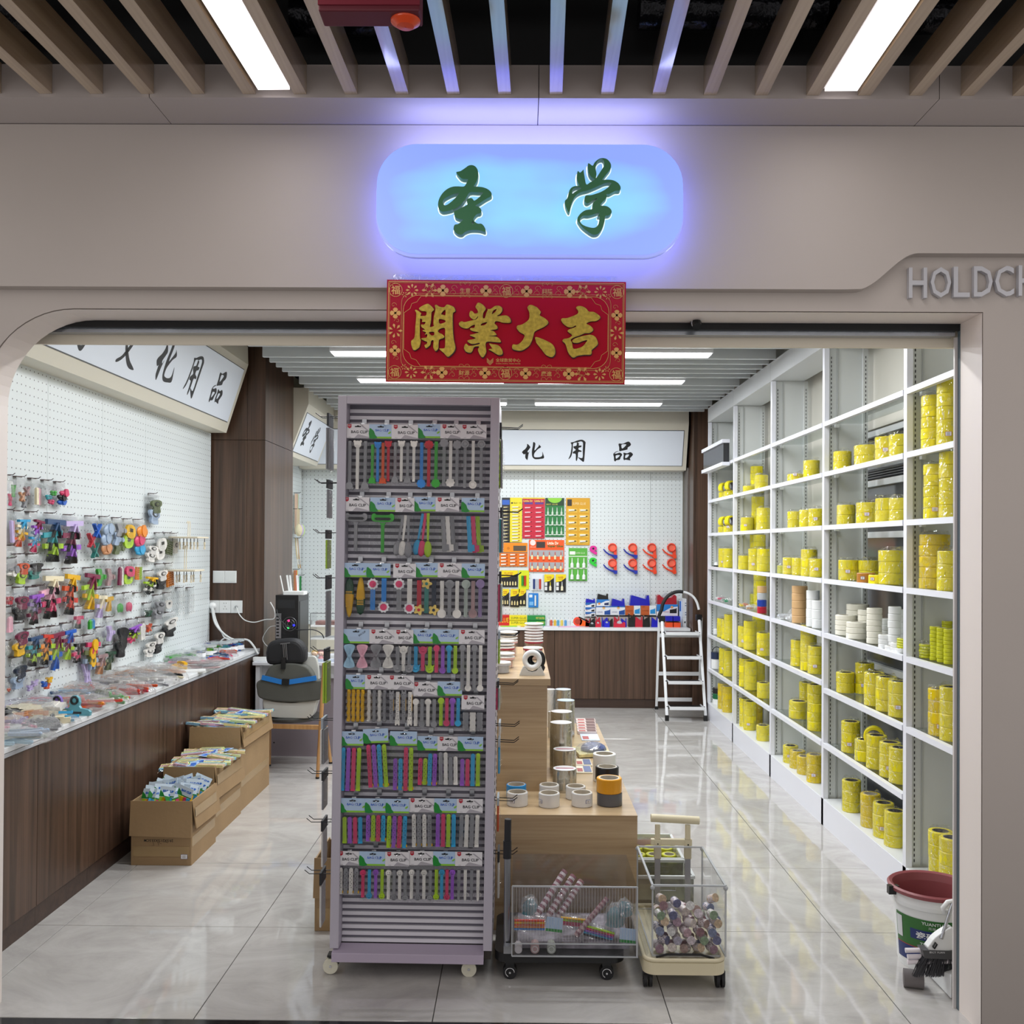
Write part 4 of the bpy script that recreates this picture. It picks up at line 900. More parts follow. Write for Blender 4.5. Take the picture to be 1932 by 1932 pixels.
for ri, (y0, y1, packs) in enumerate(rows):
    for pi_, pk in enumerate(packs):
        x0, x1, kd, cl = pk[:4]; yt_ = pk[4] if len(pk) > 4 else y0
        if len(pk) <= 4: yt_ = y0 + (pi_ % 3)*.7
        c = wy((x0+x1)/2, yt_, YP - .0022*(pi_ % 3))
        lab = f"{names([q[1] for q in cl])} {KN[cl[0][0]]} clips, {ORD[pi_+1]} pack from left, {ORD[ri+1]} rack row"
        t = thing('clip_pack', lab, 'clip pack', tuple(c), rot=(0, math.radians(.45+(3 if (ri, pi_) == (5, 1) else 0)*-1), 0), group='bag clip packs on the front of the rack')
        W_ = (x1-x0)*sR + .004
        link(card(kd, W_), 'header_card', t)
        cbx = max(q[4] for q in cl)
        bh_ = (cbx - (yt_+26) + 5)*sR
        link(bag_me, 'bag', t, (0, .004, -.051), scale=(W_*.98, .026, bh_))
        n = len(cl)
        for i, (k, c_, up, a, b) in enumerate(cl):
            wk = {4: .0165, 3: .019, 2: .03, 1: .085}[n]
            if k in ('pinkflower',): wk = .021
            if k in ('bow',): wk = .040
            if k == 'corn': wk = .033
            if k in ('spoon',): wk = .0175
            if k in ('twist',): wk = .0165
            if k == 'wavy': wk = .021
            if k in ('plain', 'spot', 'smile', 'pen'): wk = .0145
            pitch_ = (W_-.006)/n if n > 1 else 0
            if k in ('plain', 'spot', 'twist'): pitch_ = min(pitch_, .0195)
            if k == 'spoon': pitch_ = .0125
            if k == 'cup': pitch_ = .017
            xx = (i-(n-1)/2)*pitch_
            z_top = wy((x0+x1)/2, a, YP).z - c.z
            L = (b-a)*sR
            rot = 0
            if k == 'spoon': xx = (i-1)*.010 + .004; rot = (.17, .10, 0)[i]; 
            if k == 'cup': rot = -.07
            if k in ('spot', 'plain') and n == 4: rot = .02*((ri+pi_) % 3-1)
            link(stick_me(k, L, wk, up, c_), 'clip', t, (xx, .0015*(n-i if k == 'spoon' else 0) + (.0035*i if k == 'cup' else 0), z_top), (0, rot, 0))
        hk = link(hook_me, 'hook', rack)
        hk.parent = rack; hk.location = (c.x-RX, YP-.02-rack.location.y, c.z-.007); hk.rotation_euler = (0, -math.radians(.45), 0)
        # bracket on the slat above the card
        MBK = MB(); MBK.box(-.0085, .0085, -.003, .003, -.012, .012) if '_brk' not in globals() else None
        if '_brk' not in globals(): _brk = MBK.mesh('hook_bracket', m_steel)
        link(_brk, 'hook_bracket', rack, (c.x-RX, -.141, c.z+.011))
# price sticker on the bow pack
# ---- packs on the sides of the rack, seen edge-on
m_wire = M('dark_wire', '1b1c20', .3, metal=.6)
def sidepack(px, y0, y1, cols, s, label, dpx=14, yo=.0, cardc='card_ink'):
    X_ = (px-981)/F
    Y_ = 3.70 + yo
    c = wy(px, y0, Y_)
    t = thing('clip_pack', label, 'clip pack', tuple(c), group='clip packs on the rack sides')
    hh = (y1-y0)*Y_/F
    MB().box(-.004, .004, -.045, .045, -hh*.22, 0).build('header_card', M('card_back_dark' if cardc == 'd' else 'card_back', '26282d' if cardc == 'd' else 'a9b4bd', .5), t)
    n = len(cols)
    for i, c_ in enumerate(cols):
        x_ = (i-(n-1)/2)*.0085
        MB().box(x_-.0035, x_+.0035, -.04, .04, -hh*.97, -hh*.25).build('clip', cm(c_), t, bevel=.0015)
    o = link(bag_me2, 'bag', t, (0, 0, -hh*.2), (0, 0, PI/2), (.1, .013+.009*n, hh*.82))
    # its wire hook
    xe = c.x; xr = rack.location.x + s*rw
    L_ = abs(xe-xr) + .05
    mbw = MB(); 
    for k in range(2): mbw.tube([(xr-rack.location.x, c.y-rack.location.y-.02+.04*k, c.z-.012), (xr-rack.location.x+s*L_, c.y-rack.location.y-.02+.04*k, c.z-.014), (xr-rack.location.x+s*(L_+.018), c.y-rack.location.y-.02+.04*k, c.z+.0)], .0017, 5)
    mbw.build('side_hook', m_wire, rack)
SD = [(945,800,925,'lg',1,'lime and grey packs topmost on the right side of the rack','d'), (946,958,1045,'Tg',1,'blue and dark grey clip packs second down on the rack right side','d'),
      (944,1078,1175,'pa',1,'pink and sage clip packs third down on the rack right side','d'), (942,1190,1252,'l',1,'lime clip pack fourth down on the rack right side','w'),
      (940,1282,1338,'pa',1,'pink and grey-green clip pack fifth down on the rack right side','d'), (943,1360,1385,'w',1,'small silver pack sixth down on the rack right side','w'),
      (942,1390,1457,'u',1,'light blue clip pack near the wooden block, rack right side','w'), (940,1500,1565,'o',1,'orange-red clip pack low on the rack right side','w'),
      (941,1600,1690,'w',1,'white clip pack lowest on the rack right side','d'),
      (623,782,890,'gg',-1,'grey clip packs topmost on the left side of the rack','d'), (622,906,980,'g',-1,'grey clip pack second down on the rack left side','d'),
      (620,1000,1075,'l',-1,'green clip pack third down on the rack left side','d'), (620,1085,1204,'g',-1,'clear grey clip pack fourth down on the rack left side','d'),
      (617,1222,1327,'ll',-1,'lime clip packs in front of the chair, rack left side','d'), (612,1352,1440,'wg',-1,'white and grey clip pack by the chair leg, rack left side','w'),
      (613,1452,1525,'g',-1,'dark grey pack below chair level on the rack left side','d'), (612,1543,1632,'w',-1,'white clip pack above the box, rack left side','d'), (609,1640,1745,'w',-1,'white clip pack lowest on the rack left side','d')]
for a in SD: sidepack(a[0], a[1], a[2], a[3], a[4], a[5], cardc=a[6])
# ================================================================= left wall: pegboard, counter, cabinets
def pegmat(name, ax):
    """white panel with a grid of drilled holes every 40.5 mm; ax: the wall's horizontal axis"""
    m = bpy.data.materials.new(name); m.use_nodes = True; N, L = m.node_tree.nodes, m.node_tree.links; b = N['Principled BSDF']
    b.inputs['Roughness'].default_value = .38
    tc = N.new('ShaderNodeTexCoord'); sp = N.new('ShaderNodeSeparateXYZ'); L.new(tc.outputs['Object'], sp.inputs[0])
    ds = []
    for a in (ax, 2):
        d = N.new('ShaderNodeMath'); d.operation = 'DIVIDE'; d.inputs[1].default_value = .0405; L.new(sp.outputs[a], d.inputs[0])
        f = N.new('ShaderNodeMath'); f.operation = 'FRACT'; L.new(d.outputs[0], f.inputs[0])
        s = N.new('ShaderNodeMath'); s.operation = 'SUBTRACT'; s.inputs[1].default_value = .5; L.new(f.outputs[0], s.inputs[0])
        p = N.new('ShaderNodeMath'); p.operation = 'POWER'; p.inputs[1].default_value = 2; L.new(s.outputs[0], p.inputs[0]); ds.append(p)
    ad = N.new('ShaderNodeMath'); ad.operation = 'ADD'; L.new(ds[0].outputs[0], ad.inputs[0]); L.new(ds[1].outputs[0], ad.inputs[1])
    lt_ = N.new('ShaderNodeMath'); lt_.operation = 'LESS_THAN'; lt_.inputs[1].default_value = .0085; L.new(ad.outputs[0], lt_.inputs[0])
    mx = N.new('ShaderNodeMixRGB'); mx.inputs[1].default_value = (*lin('dfe6e8'), 1); mx.inputs[2].default_value = (*lin('3c4044'), 1)
    L.new(lt_.outputs[0], mx.inputs[0]); L.new(mx.outputs[0], b.inputs['Base Color'])
    return m
m_pegY, m_pegX = pegmat('pegboard_side', 1), pegmat('pegboard_back', 0)
XP = -2.39
peg = thing('pegboard', 'white pegboard wall hung with bagged clips above the long left counter', 'pegboard', (XL, 3.5, .8), world=True)
ys = [3.5]
yy = wx(90, 800, XP).y; yy2 = wx(274, 900, XP).y
ys = [3.47, yy, (yy+yy2)/2, yy2, 7.46]
for a, b in zip(ys[:-1], ys[1:]): MB().box(XL, XP, a+.0012, b-.0012, .80, 2.455).build('panel', m_pegY, peg)
# counter and cabinets
CT = .80
ctr = thing('countertop', 'long white worktop strewn with bagged clips along the left wall', 'countertop', (XL, 3.5, .76), world=True)
MB().box(XL, -2.0, 3.47, 7.47, CT-.022, CT).build('top', m_counter, ctr, bevel=.002)
MB().box(-2.012, -2.002, 3.47, 7.47, CT-.040, CT-.024).build('edge_strip', M('edge_grey', 'b9bcc2', .4), ctr)
cys = [3.47, wx(72, 1400, -2.01).y, wx(169, 1400, -2.01).y, wx(300, 1350, -2.01).y, wx(405, 1300, -2.01).y, wx(452, 1300, -2.01).y, 7.47]
for i, (a, b) in enumerate(zip(cys[:-1], cys[1:])):
    t = thing('base_cabinet', ['dark walnut cabinet under the left counter, nearest the entrance', 'second walnut cabinet from the entrance under the left counter', 'third walnut cabinet from the entrance, ending at the nearest cardboard box',
        'walnut cabinet behind the open cardboard boxes, fourth from the entrance', 'fifth walnut cabinet from the entrance under the left counter', 'last walnut cabinet of the left counter, by the white desk'][i], 'cabinet', (-2.2, a, 0), world=True, group='walnut cabinets under the left counter')
    MB().box(XL, -2.03, a+.001, b-.001, .0, CT-.042).build('body', M('cabinet_core', '3a2a22', .6), t)
    mb = MB().box(-2.028, -2.010, a+.0015, b-.0015, .085, CT-.044)
    mb.build('door', m_walnut, t, bevel=.001, seg=1)
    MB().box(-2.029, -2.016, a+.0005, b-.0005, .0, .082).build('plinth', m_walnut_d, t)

# ---- hooks and bagged goods on the left pegboard.  crop units: zoom of (0,880)-(400,1300), 4.6 per px
m_tab = M('hook_bar_dark', '5d4c4c', .5)
hb = MB().box(0, .022, -.024, .024, -.004, .002).tube([(0, 0, 0), (.045, 0, 0), (.055, 0, .008)], .002, 5)
hookL = hb.mesh('peg_hook', m_tab)
def T_(mb, x, z, w, h, two=True):   # chip clip, body colour 0, grips colour 1
    mb.box(-.012, .004, x-w/2, x+w/2, z-h*.28, z, 0)
    mb.bar((0, x-w*.02, z-h*.2), (-.004, x-w*.16, z-h*.72), w*.15, .012, 0); mb.bar((0, x+w*.02, z-h*.2), (-.004, x+w*.16, z-h*.72), w*.15, .012, 0)
    mb.bar((-.004, x-w*.13, z-h*.6), (-.008, x-w*.2, z-h), w*.17, .015, 1 if two else 0); mb.bar((-.004, x+w*.13, z-h*.6), (-.008, x+w*.2, z-h), w*.17, .015, 1 if two else 0)
YZ = lambda u, v, w: (w, u, v)
def cshape(kind, w, h, c):
    """clip in the plane of the left wall: y across, z up, centred on (0,0), w x h"""
    mb = MB(); mats = [cm(c)]
    if kind == 'T': mats.append(m_black); T_(mb, 0, h/2, w, h)
    elif kind == 'Tp': T_(mb, 0, h/2, w, h, False)
    elif kind == 'ring':
        mats.append(m_black)
        o = [(w*.5*math.cos(t)*.8, h*.16+h*.3*math.sin(t)) for t in [2*PI*i/20 for i in range(20)]]
        mb.prism(smooth([(-w*.3, -h*.5), (w*.3, -h*.5), (w*.28, -h*.1), (w*.45, h*.1), (w*.42, h*.38), (0, h*.5), (-w*.42, h*.38), (-w*.45, h*.1), (-w*.28, -h*.1)], 3), -.008, .008, YZ)
        mb.prism([(a*.62, h*.17+(b-h*.16)*.62) for a, b in o], .008, .011, YZ, 1)
        mb.prism([(a*.4, h*.17+(b-h*.16)*.4) for a, b in o], .011, .0125, YZ, 0)
    elif kind == 'peg':
        mb.bar((0, -w*.36, h*.5), (0, w*.3, -h*.5), w*.2, .010, 0); mb.bar((.002, w*.36, h*.5), (.002, -w*.3, -h*.5), w*.2, .010, 0); mb.cyl((-.006, 0, 0), (.008, 0, 0), w*.16, n=10)
    elif kind == 'jaw':
        mb.prism(smooth([(-w*.5, h*.5), (-w*.1, h*.5), (w*.0, h*.2), (w*.42, h*.12), (w*.42, -h*.12), (0, -h*.2), (-w*.1, -h*.5), (-w*.5, -h*.5), (-w*.35, 0)][::-1], 3), -.008, .008, YZ)
        mb.cyl((.008, w*.25, 0), (.012, w*.25, 0), w*.1, n=10)
    elif kind == 'bar':
        mb.box(-.006, .006, -w*.5, w*.5, -h*.5, h*.5); mb.ell((0, 0, h*.46), (.008, w*.55, w*.5), 8, 5)
    elif kind == 'butterfly':
        for q in (-1, 1):
            mb.ell((0, q*w*.25, h*.2), (.008, w*.28, h*.28), 10, 6); mb.ell((0, q*w*.2, -h*.2), (.008, w*.22, h*.28), 10, 6)
    elif kind == 'blob':
        mb.ell((0, 0, 0), (.012, w*.5, h*.5), 12, 8); mb.cyl((.004, 0, h*.1), (.015, 0, h*.1), w*.2, n=10); mb.ell((0, 0, -h*.35), (.012, w*.38, h*.2), 10, 6)
    elif kind == 'leaf':
        for q in (-1, 0, 1): mb.ell((0, q*w*.22, -abs(q)*h*.08), (.008, w*.16, h*.46), 10, 6)
    elif kind == 'lattice':
        for i in range(4): mb.bar((0, -w*.42+i*w*.28, h*.5), (0, -w*.42+i*w*.28, -h*.5), w*.11, .008, 0)
        for i in range(7): mb.bar((.004, -w*.5, h*.46-i*h*.152), (.004, w*.5, h*.46-i*h*.152), .006, h*.045, 0)
    elif kind == 'long':
        mb.prism(smooth([(-w*.3, -h*.5), (w*.3, -h*.5), (w*.5, 0), (w*.3, h*.5), (-w*.3, h*.5), (-w*.5, 0)], 2), -.007, .007, YZ)
        mats.append(m_black); mb.prism([(-w*.14, -h*.02), (w*.14, -h*.02), (w*.16, h*.25), (-w*.16, h*.25)], .007, .009, YZ, 1)
    elif kind == 'flowerbar':
        mb.box(-.010, .006, -w/2, w/2, h*.05, h*.42); mb.bar((.004, -w*.12, h*.1), (.0, -w*.15, -h*.5), w*.15, .012); mb.bar((.004, w*.12, h*.1), (.0, w*.15, -h*.5), w*.15, .012)
        mats.append(cm('y')); mb.cyl((.006, 0, h*.2), (.016, 0, h*.2), w*.2, n=14, m=1)
    return mb.mesh('clip', mats)
_CS = {}
def csh(kind, w, h, c):
    k = (kind, round(w, 2), round(h, 2), c)
    if k not in _CS: _CS[k] = cshape(kind, w, h, c)
    return _CS[k]
KN2 = dict(T='two-tone chip', Tp='chip', ring='ring-handled', peg='peg', jaw='jaw', bar='bar', butterfly='butterfly', blob='rounded', leaf='leaf-shaped', lattice='lattice', long='long oval', flowerbar='flower')
# (crop x centre, hook y, crop width, item height, kind, colours, scattered)
LW = [
 [(85,80,50,250,'peg','Gp'),(185,95,92,250,'peg','mhg'),(310,110,80,240,'bar','cim'),(420,125,88,200,'butterfly','GTp'),(525,140,84,195,'blob','pkB'),(1335,240,92,250,'ring','zx')],
 [(85,380,60,300,'bar','ffi'),(165,390,92,300,'Tp','ucyo'),(290,400,76,340,'Tp','evxup'),(450,410,160,400,'T','NTl'),(610,425,150,400,'T','fev'),(795,435,118,340,'peg','Brt'),(915,440,100,320,'blob','xxh'),(1020,450,92,310,'jaw','gxz'),(1110,460,80,240,'long','yl'),(1205,465,100,300,'blob','jpu'),(1385,580,76,220,'long','ww'),(1460,580,66,200,'lattice','z'),(1515,585,46,180,'ring','w')],
 [(85,690,74,110,'leaf','a'),(100,800,94,150,'blob','gw'),(175,765,92,250,'ring','ol'),(290,765,104,210,'ring','kt'),(1305,635,84,190,'ring','ww')],
 [(430,900,160,400,'T','cip'),(600,890,112,380,'T','yoR'),(775,885,116,340,'Tp','ely'),(870,815,92,230,'jaw','G'),(950,815,84,230,'jaw','m'),(1035,815,60,230,'bar','ew'),(1105,815,76,200,'long','pl'),(1190,805,82,190,'lattice','jl'),(1295,910,92,190,'T','ylw'),(1390,850,82,210,'ring','wk'),(1468,845,66,210,'lattice','j')],
 [(70,1040,62,170,'ring','r'),(165,1055,104,270,'ring','ek'),(290,1050,104,310,'T','vqe'),(870,1070,74,230,'Tp','cf'),(945,1060,70,210,'Tp','y'),(1035,1110,72,170,'leaf','G'),(1112,1100,74,170,'leaf','p'),(1370,1120,84,200,'ring','gg'),(1455,1100,64,140,'long','w')],
 [(70,1225,60,230,'bar','ii'),(680,1220,72,200,'T','p'),(775,1270,84,150,'bar','GTb'),(1280,1190,66,120,'peg','d'),(955,1310,72,210,'jaw','f'),(1145,1330,92,190,'Tp','vklp'),(1225,1315,60,200,'bar','ww'),(1280,1310,62,130,'peg','o'),(1465,1270,112,200,'ring','wk')],
 [(165,1365,104,270,'ring','ey'),(280,1415,104,310,'T','NTl'),(385,1400,92,310,'T','Rjy'),(475,1390,98,360,'Tp','elB'),(580,1365,92,300,'Tp','Bel'),(870,1400,80,150,'jaw','a'),(1045,1345,92,300,'ring','kk'),(1365,1390,80,220,'ring','wk')],
 [(50,1520,46,120,'peg','a'),(675,1480,84,210,'T','kp'),(775,1465,114,290,'flowerbar','pzx'),(870,1580,82,210,'Tp','mh'),(945,1555,72,200,'Tp','dz'),(1290,1470,82,180,'ring','ww')],
 [(150,1660,104,260,'ring','nx'),(265,1780,92,150,'peg','ff'),(380,1755,92,170,'peg','yBo'),(745,1700,0,0,'',''),(45,1840,40,120,'peg','ow')],
]
ROWN = ['topmost', 'second', 'third', 'fourth', 'fifth', 'sixth', 'seventh', 'eighth', 'lowest']
used_lab = {}
def uniq(lab):
    used_lab[lab] = used_lab.get(lab, 0) + 1
    return lab
for ri, row in enumerate(LW):
    it = sorted([q for q in row if q[2]], key=lambda q: q[0])
    for k, (cx, hy, cw, hh, kind, cols) in enumerate(it):
        px, py = cx/4.6, 880 + hy/4.6
        c = wx(px, py, XP+.030); y0 = wx(px-cw/9.2, py, XP+.03).y; y1 = wx(px+cw/9.2, py, XP+.03).y
        W_ = (y1-y0); H_ = hh/4.6*c.y/F
        lab = f"{names(cols)} {KN2[kind]} clips, left pegboard, {ROWN[ri]} row, {ORD[k+1]} from left"
        t = thing('clip_bag', uniq(lab), 'clip pack', tuple(c), group='bagged clips on the left pegboard')
        link(bag_me2, 'bag', t, (0, 0, -.005), (0, 0, PI/2), (W_*1.0, .055, H_*1.02))
        MB().box(-.001, .001, -W_*.46, W_*.46, -.022, .0).build('header_card', M('clear_header', 'e8ecee', .3, alpha=.3), t)
        n = len(cols); ch = (H_-.05)
        for i, c_ in enumerate(cols):
            if kind in ('T', 'Tp', 'blob', 'flowerbar', 'ring', 'jaw') and n > 1 or kind in ('long',) and n > 1:
                z_ = -.045 - ch*(i+.5)/n; h_ = ch/n*1.5 if kind in ('T', 'Tp', 'flowerbar') else ch/n*1.3; w_ = W_*1.0; yo = W_*.06*(-1)**i
                if kind == 'ring' and c_ == cols[0]: h_ = ch*.62
            elif kind in ('bar', 'lattice') and n > 1:
                z_ = -.045-ch*.5; h_ = ch*.92; w_ = W_*.7/n; yo = (i-(n-1)/2)*W_*.8/n
            elif kind in ('peg', 'butterfly', 'leaf') and n > 1:
                z_ = -.05 - ch*(i+.5)/n; h_ = ch/n*1.3; w_ = W_*.62; yo = W_*.16*(-1)**i
            else: z_ = -.045-ch*.5; h_ = ch*.9; w_ = W_*.85; yo = 0
            o = link(csh(kind, w_, h_, c_), 'clip', t, (.0+.006*(n-i), yo, z_), (R.uniform(-.12, .12), 0, 0))
        h = link(hookL, 'peg_hook', peg); h.parent = peg; h.location = (XP - peg.location.x, c.y-3.5, c.z-.8+.004)
for cx, hy in ((1185, 1095), (330, 1030)):
    c = wx(cx/4.6, 880+hy/4.6, XP+.02); h = link(hookL, 'peg_hook', peg); h.location = (XP - peg.location.x, c.y-3.5, c.z-.8)
# ---- two cream sock hangers with pegs
m_cr = M('cream_plastic', 'e6dcc6', .4)
def hanger(cx, zt, zb_, W, label, hooky):
    px = cx/4.6; c = wx(px, 880+hooky/4.6, XP+.115); k = c.y/F/4.6
    t = thing('sock_hanger', label, 'hanger', tuple(c), group='cream peg hangers on the left pegboard')
    for q in (-.018, .018):
        MB().tube([(0, q-.02, -.005), (0, q-.018, .006), (0, q-.004, .012), (0, q+.006, .0), (0, q+.004, -.03), (0, q, -(zt-hooky)*k)], .003, 6).build('hook', m_cr, t)
    MB().box(-.10, .10, -W/2, W/2, -(zt-hooky)*k-.012, -(zt-hooky)*k).build('tray', m_cr, t, bevel=.004)
    for i in range(8):
        y = (-W*.3, W*.3)[i % 2]
        q = MB(); z = -(zt-hooky)*k-.012
        for x in (-.085+.17*i/7,):
            q.bar((x, y, z), (x, y, z-.03), .004, .004, 1); q.bar((x, y-.006, z-.025), (x, y+.008, z-.075), .008, .008, 0); q.bar((x, y+.008, z-.025), (x, y-.006, z-.075), .008, .008, 0)
        q.build('peg', [m_cr, M('peg_strap', '4c4038', .6)], t)
    return t, k
t, k = hanger(1640, 610, 0, .24, 'cream sock hanger with dangling pegs on the pegboard, upper one', 490)
t, k = hanger(1610, 895, 0, .20, 'cream sock hanger with dangling pegs on the pegboard, lower one', 700)
for i, (cx, w_) in enumerate(((1565, 70), (1655, 60))):
    px = cx/4.6; c = wx(px, 880+1050/4.6, XP+.03); k = c.y/F/4.6
    t = thing('hook_bag', f'clear bag of small white hooks below the sock hangers, {["left", "right"][i]} one', 'clip pack', tuple(c))
    wd = wx(px+w_/9.2, 1110, XP).y - wx(px-w_/9.2, 1110, XP).y
    link(bag_me2, 'bag', t, (0, 0, 0), (0, 0, PI/2), (wd, .04, 220*k))
    for j in range(5):
        for i2 in range(3): MB().tube([(.005, -wd*.3+wd*.3*i2, -.05-j*.03), (.012, -wd*.25+wd*.3*i2, -.06-j*.03), (.005, -wd*.3+wd*.3*i2, -.07-j*.03)], .003, 5).build('hook', m_whitep, t)
    h = link(hookL, 'peg_hook', peg); h.location = (XP - peg.location.x, c.y-3.5, c.z-.8)

# ---- goods lying on the counter. crop units: zoom of (0,1180)-(500,1480), 3.864 per px
mound_rr = random.Random(3)
def mound(n=9, k=5):
    mb = MB(); vs = []; rr = mound_rr
    for j in range(k+1):
        ph = PI/2*j/k
        for i in range(n):
            t = 2*PI*i/n; r = math.cos(ph)**.7*rr.uniform(.82, 1.08) if j < k else 0
            vs.append((r*math.cos(t)*.5, r*math.sin(t)*.5, math.sin(ph)*rr.uniform(.85, 1.05) if j else 0))
    fs = [(j*n+i, j*n+(i+1) % n, (j+1)*n+(i+1) % n, (j+1)*n+i) for j in range(k) for i in range(n)]
    return mb.add(vs, fs)
m_lumpf = film('bag_film_cloudy', (.985, .988, .99), .05, .06, 1.0, 16, milk=.16)
lump = [mound().mesh('bag', m_lumpf) for _ in range(4)]
def inner(kind):
    mb = MB()
    if kind == 'bar': mb.box(-.5, .5, -.10, .10, 0, .16); mb.ell((.46, 0, .1), (.08, .13, .1), 8, 5)
    elif kind == 'peg': mb.bar((-.5, -.12, .08), (.5, .1, .08), .14, .12); mb.bar((-.5, .12, .12), (.5, -.1, .12), .14, .12); mb.cyl((0, 0, 0), (0, 0, .2), .08, n=8)
    elif kind == 'block': mb.box(-.5, .5, -.28, .28, 0, .28); mb.box(-.2, .2, -.3, .3, .28, .34)
    elif kind == 'loop': mb.tube([(.5*math.cos(a), .28*math.sin(a), .07) for a in [2*PI*i/14 for i in range(15)]], .07, 6, caps=False)
    return mb
_IN = {}
def inn(kind, c):
    if (kind, c) not in _IN: _IN[(kind, c)] = inner(kind).mesh('clip', cm(c))
    return _IN[(kind, c)]
GC = [ # x, y, length m, width m, height, kind, colours, label
 (45,640,.20,.14,.05,'loop','nvv','bag of navy and purple loop clips at the near end of the left counter'),
 (125,598,.20,.12,.045,'loop','Nxx','bag of grey-blue loop clips against the pegboard, near counter end'),
 (235,590,.20,.11,.04,'loop','xgp','bag of grey and pink clips behind the cream clips on the counter'),
 (215,665,.26,.15,.05,'block','chccw','bag of cream and tan block clips on the near counter'),
 (330,640,.20,.11,.045,'bar','kim','bag with a black and a pale pink clip on the near counter'),
 (75,760,.22,.12,.045,'peg','iiq','bag of pale pink and lilac peg clips, near counter edge'),
 (120,842,.26,.12,.04,'bar','sax','bag of pale blue bar clips nearest the entrance on the counter'),
 (310,750,.15,.10,.04,'peg','gg','clear bag of grey clips by the counter edge'),
 (60,700,.18,.10,.04,'block','chk','bag of tan and black clips beside the entrance jamb'),
 (490,690,.12,.06,.02,'bar','u','light blue clip lying in a bag before the teal clip'),
 (640,600,.26,.12,.05,'bar','Rojw','bag of red and orange clips behind the teal clip'),
 (480,580,.20,.10,.04,'bar','wcR','bag of white and dark red clips behind the purple clip'),
 (410,530,.13,.08,.04,'peg','Nu','small bag of teal-blue clips by the pegboard'),
 (490,495,.15,.08,.05,'peg','jj','bag of orange clips against the pegboard on the counter'),
 (565,485,.14,.08,.04,'peg','jz','bag of orange and olive clips against the pegboard'),
 (560,525,.20,.10,.045,'bar','wwx','bag of white clips in the middle of the near counter'),
 (650,495,.20,.10,.045,'bar','piR','bag of pink clips against the pegboard on the counter'),
 (722,525,.14,.10,.05,'peg','kdz','bag of dark green and black clips on the counter'),
 (820,553,.19,.08,.045,'bar','GlG','bright green bag of clips at the counter edge'),
 (800,505,.10,.07,.04,'bar','jj','orange-yellow bag between green and red bags on counter'),
 (885,512,.22,.08,.045,'bar','RrR','red bag of clips at the counter edge beside the green bag'),
 (1000,482,.24,.08,.045,'bar','Rro','longer red bag farther along the counter edge'),
 (780,440,.22,.09,.05,'bar','cgw','bag of cream clips with dark handles, middle of the counter'),
 (830,410,.24,.09,.05,'bar','cch','bag of cream clips behind the dark-handled clips'),
 (880,375,.26,.09,.05,'loop','cch','long bag of cream loop clips near the pegboard'),
 (960,340,.26,.09,.05,'bar','ccw','long bag of cream clips by the three white price cards'),
 (900,445,.22,.09,.045,'bar','gww','bag of silvery white clips at the counter middle'),
 (1010,400,.24,.09,.045,'loop','wwg','bag of white loop clips at the counter middle'),
 (1100,425,.26,.08,.045,'bar','ggw','bag of grey clips at the counter edge beyond the red bags'),
 (1180,395,.22,.08,.04,'peg','gwk','bag of grey and black peg clips at the counter edge'),
 (1090,370,.24,.09,.05,'loop','cch','bag of cream loops beyond the white loop bag'),
 (1240,375,.24,.09,.05,'loop','cch','rumpled bag of cream loops at the counter edge'),
 (1160,335,.26,.09,.045,'bar','chw','bag of cream bars under the yellow bag'),
 (1300,318,.16,.07,.03,'block','y','small yellow bag on the cream bags'),
 (1470,300,.26,.10,.04,'loop','mgm','bag of mauve-grey loops beyond the white card'),
 (1345,280,.22,.08,.04,'peg','wig','bag of pale clips beyond the price cards'),
 (1560,272,.20,.08,.03,'peg','wpR','bag of small white and red clips near the clear jars'),
 (1215,255,.24,.08,.04,'bar','GaG','bag of green clips by the pegboard, nearer one'),
 (1320,240,.24,.08,.05,'bar','GTG','bag of green and teal clips by the pegboard, farther one'),
 (1400,232,.14,.07,.045,'bar','Bw','bag of blue and white clips before the blue jar'),
 (1420,160,.26,.08,.04,'peg','jRB','flat bag of orange and blue pegs, far end of the counter'),
 (1510,148,.20,.08,.04,'peg','RvB','flat bag of red and purple pegs, far end of the counter'),
 (1610,240,.18,.08,.03,'peg','BBN','loose blue pegs at the far counter edge'),
 (1660,212,.16,.07,.035,'peg','pRo','loose pink and red pegs beside the blue pegs'),
]
for i, (zx_, zy_, ln_, wd, ht, kind, cols, lab) in enumerate(GC):
    c = wz(zx_/3.864, 1180+(zy_+12)/3.864, CT)
    if c.x < -2.36: c.x = -2.34
    rz = R.uniform(-.5, .5)
    t = thing('clip_bag', lab, 'clip pack', (c.x, c.y, CT+.001), rz, 'goods lying on the left counter')
    ln_ *= 1.12; wd *= 1.3; ht *= 1.5; cols = cols*3; n = len(cols)
    for j, c_ in enumerate(cols):
        link(inn(kind, c_), 'clip', t, (R.uniform(-.28, .28)*ln_, (j-(n-1)/2)*wd*.78/n, .003+.014*(j % 3)), (R.uniform(-.35, .35), R.uniform(-.08, .08), R.uniform(-1.0, 1.0)), (ln_*R.uniform(.32, .5), wd*.5, .075))
    link(lump[i % 4], 'bag', t, scale=(ln_*1.05, wd*1.15, ht))
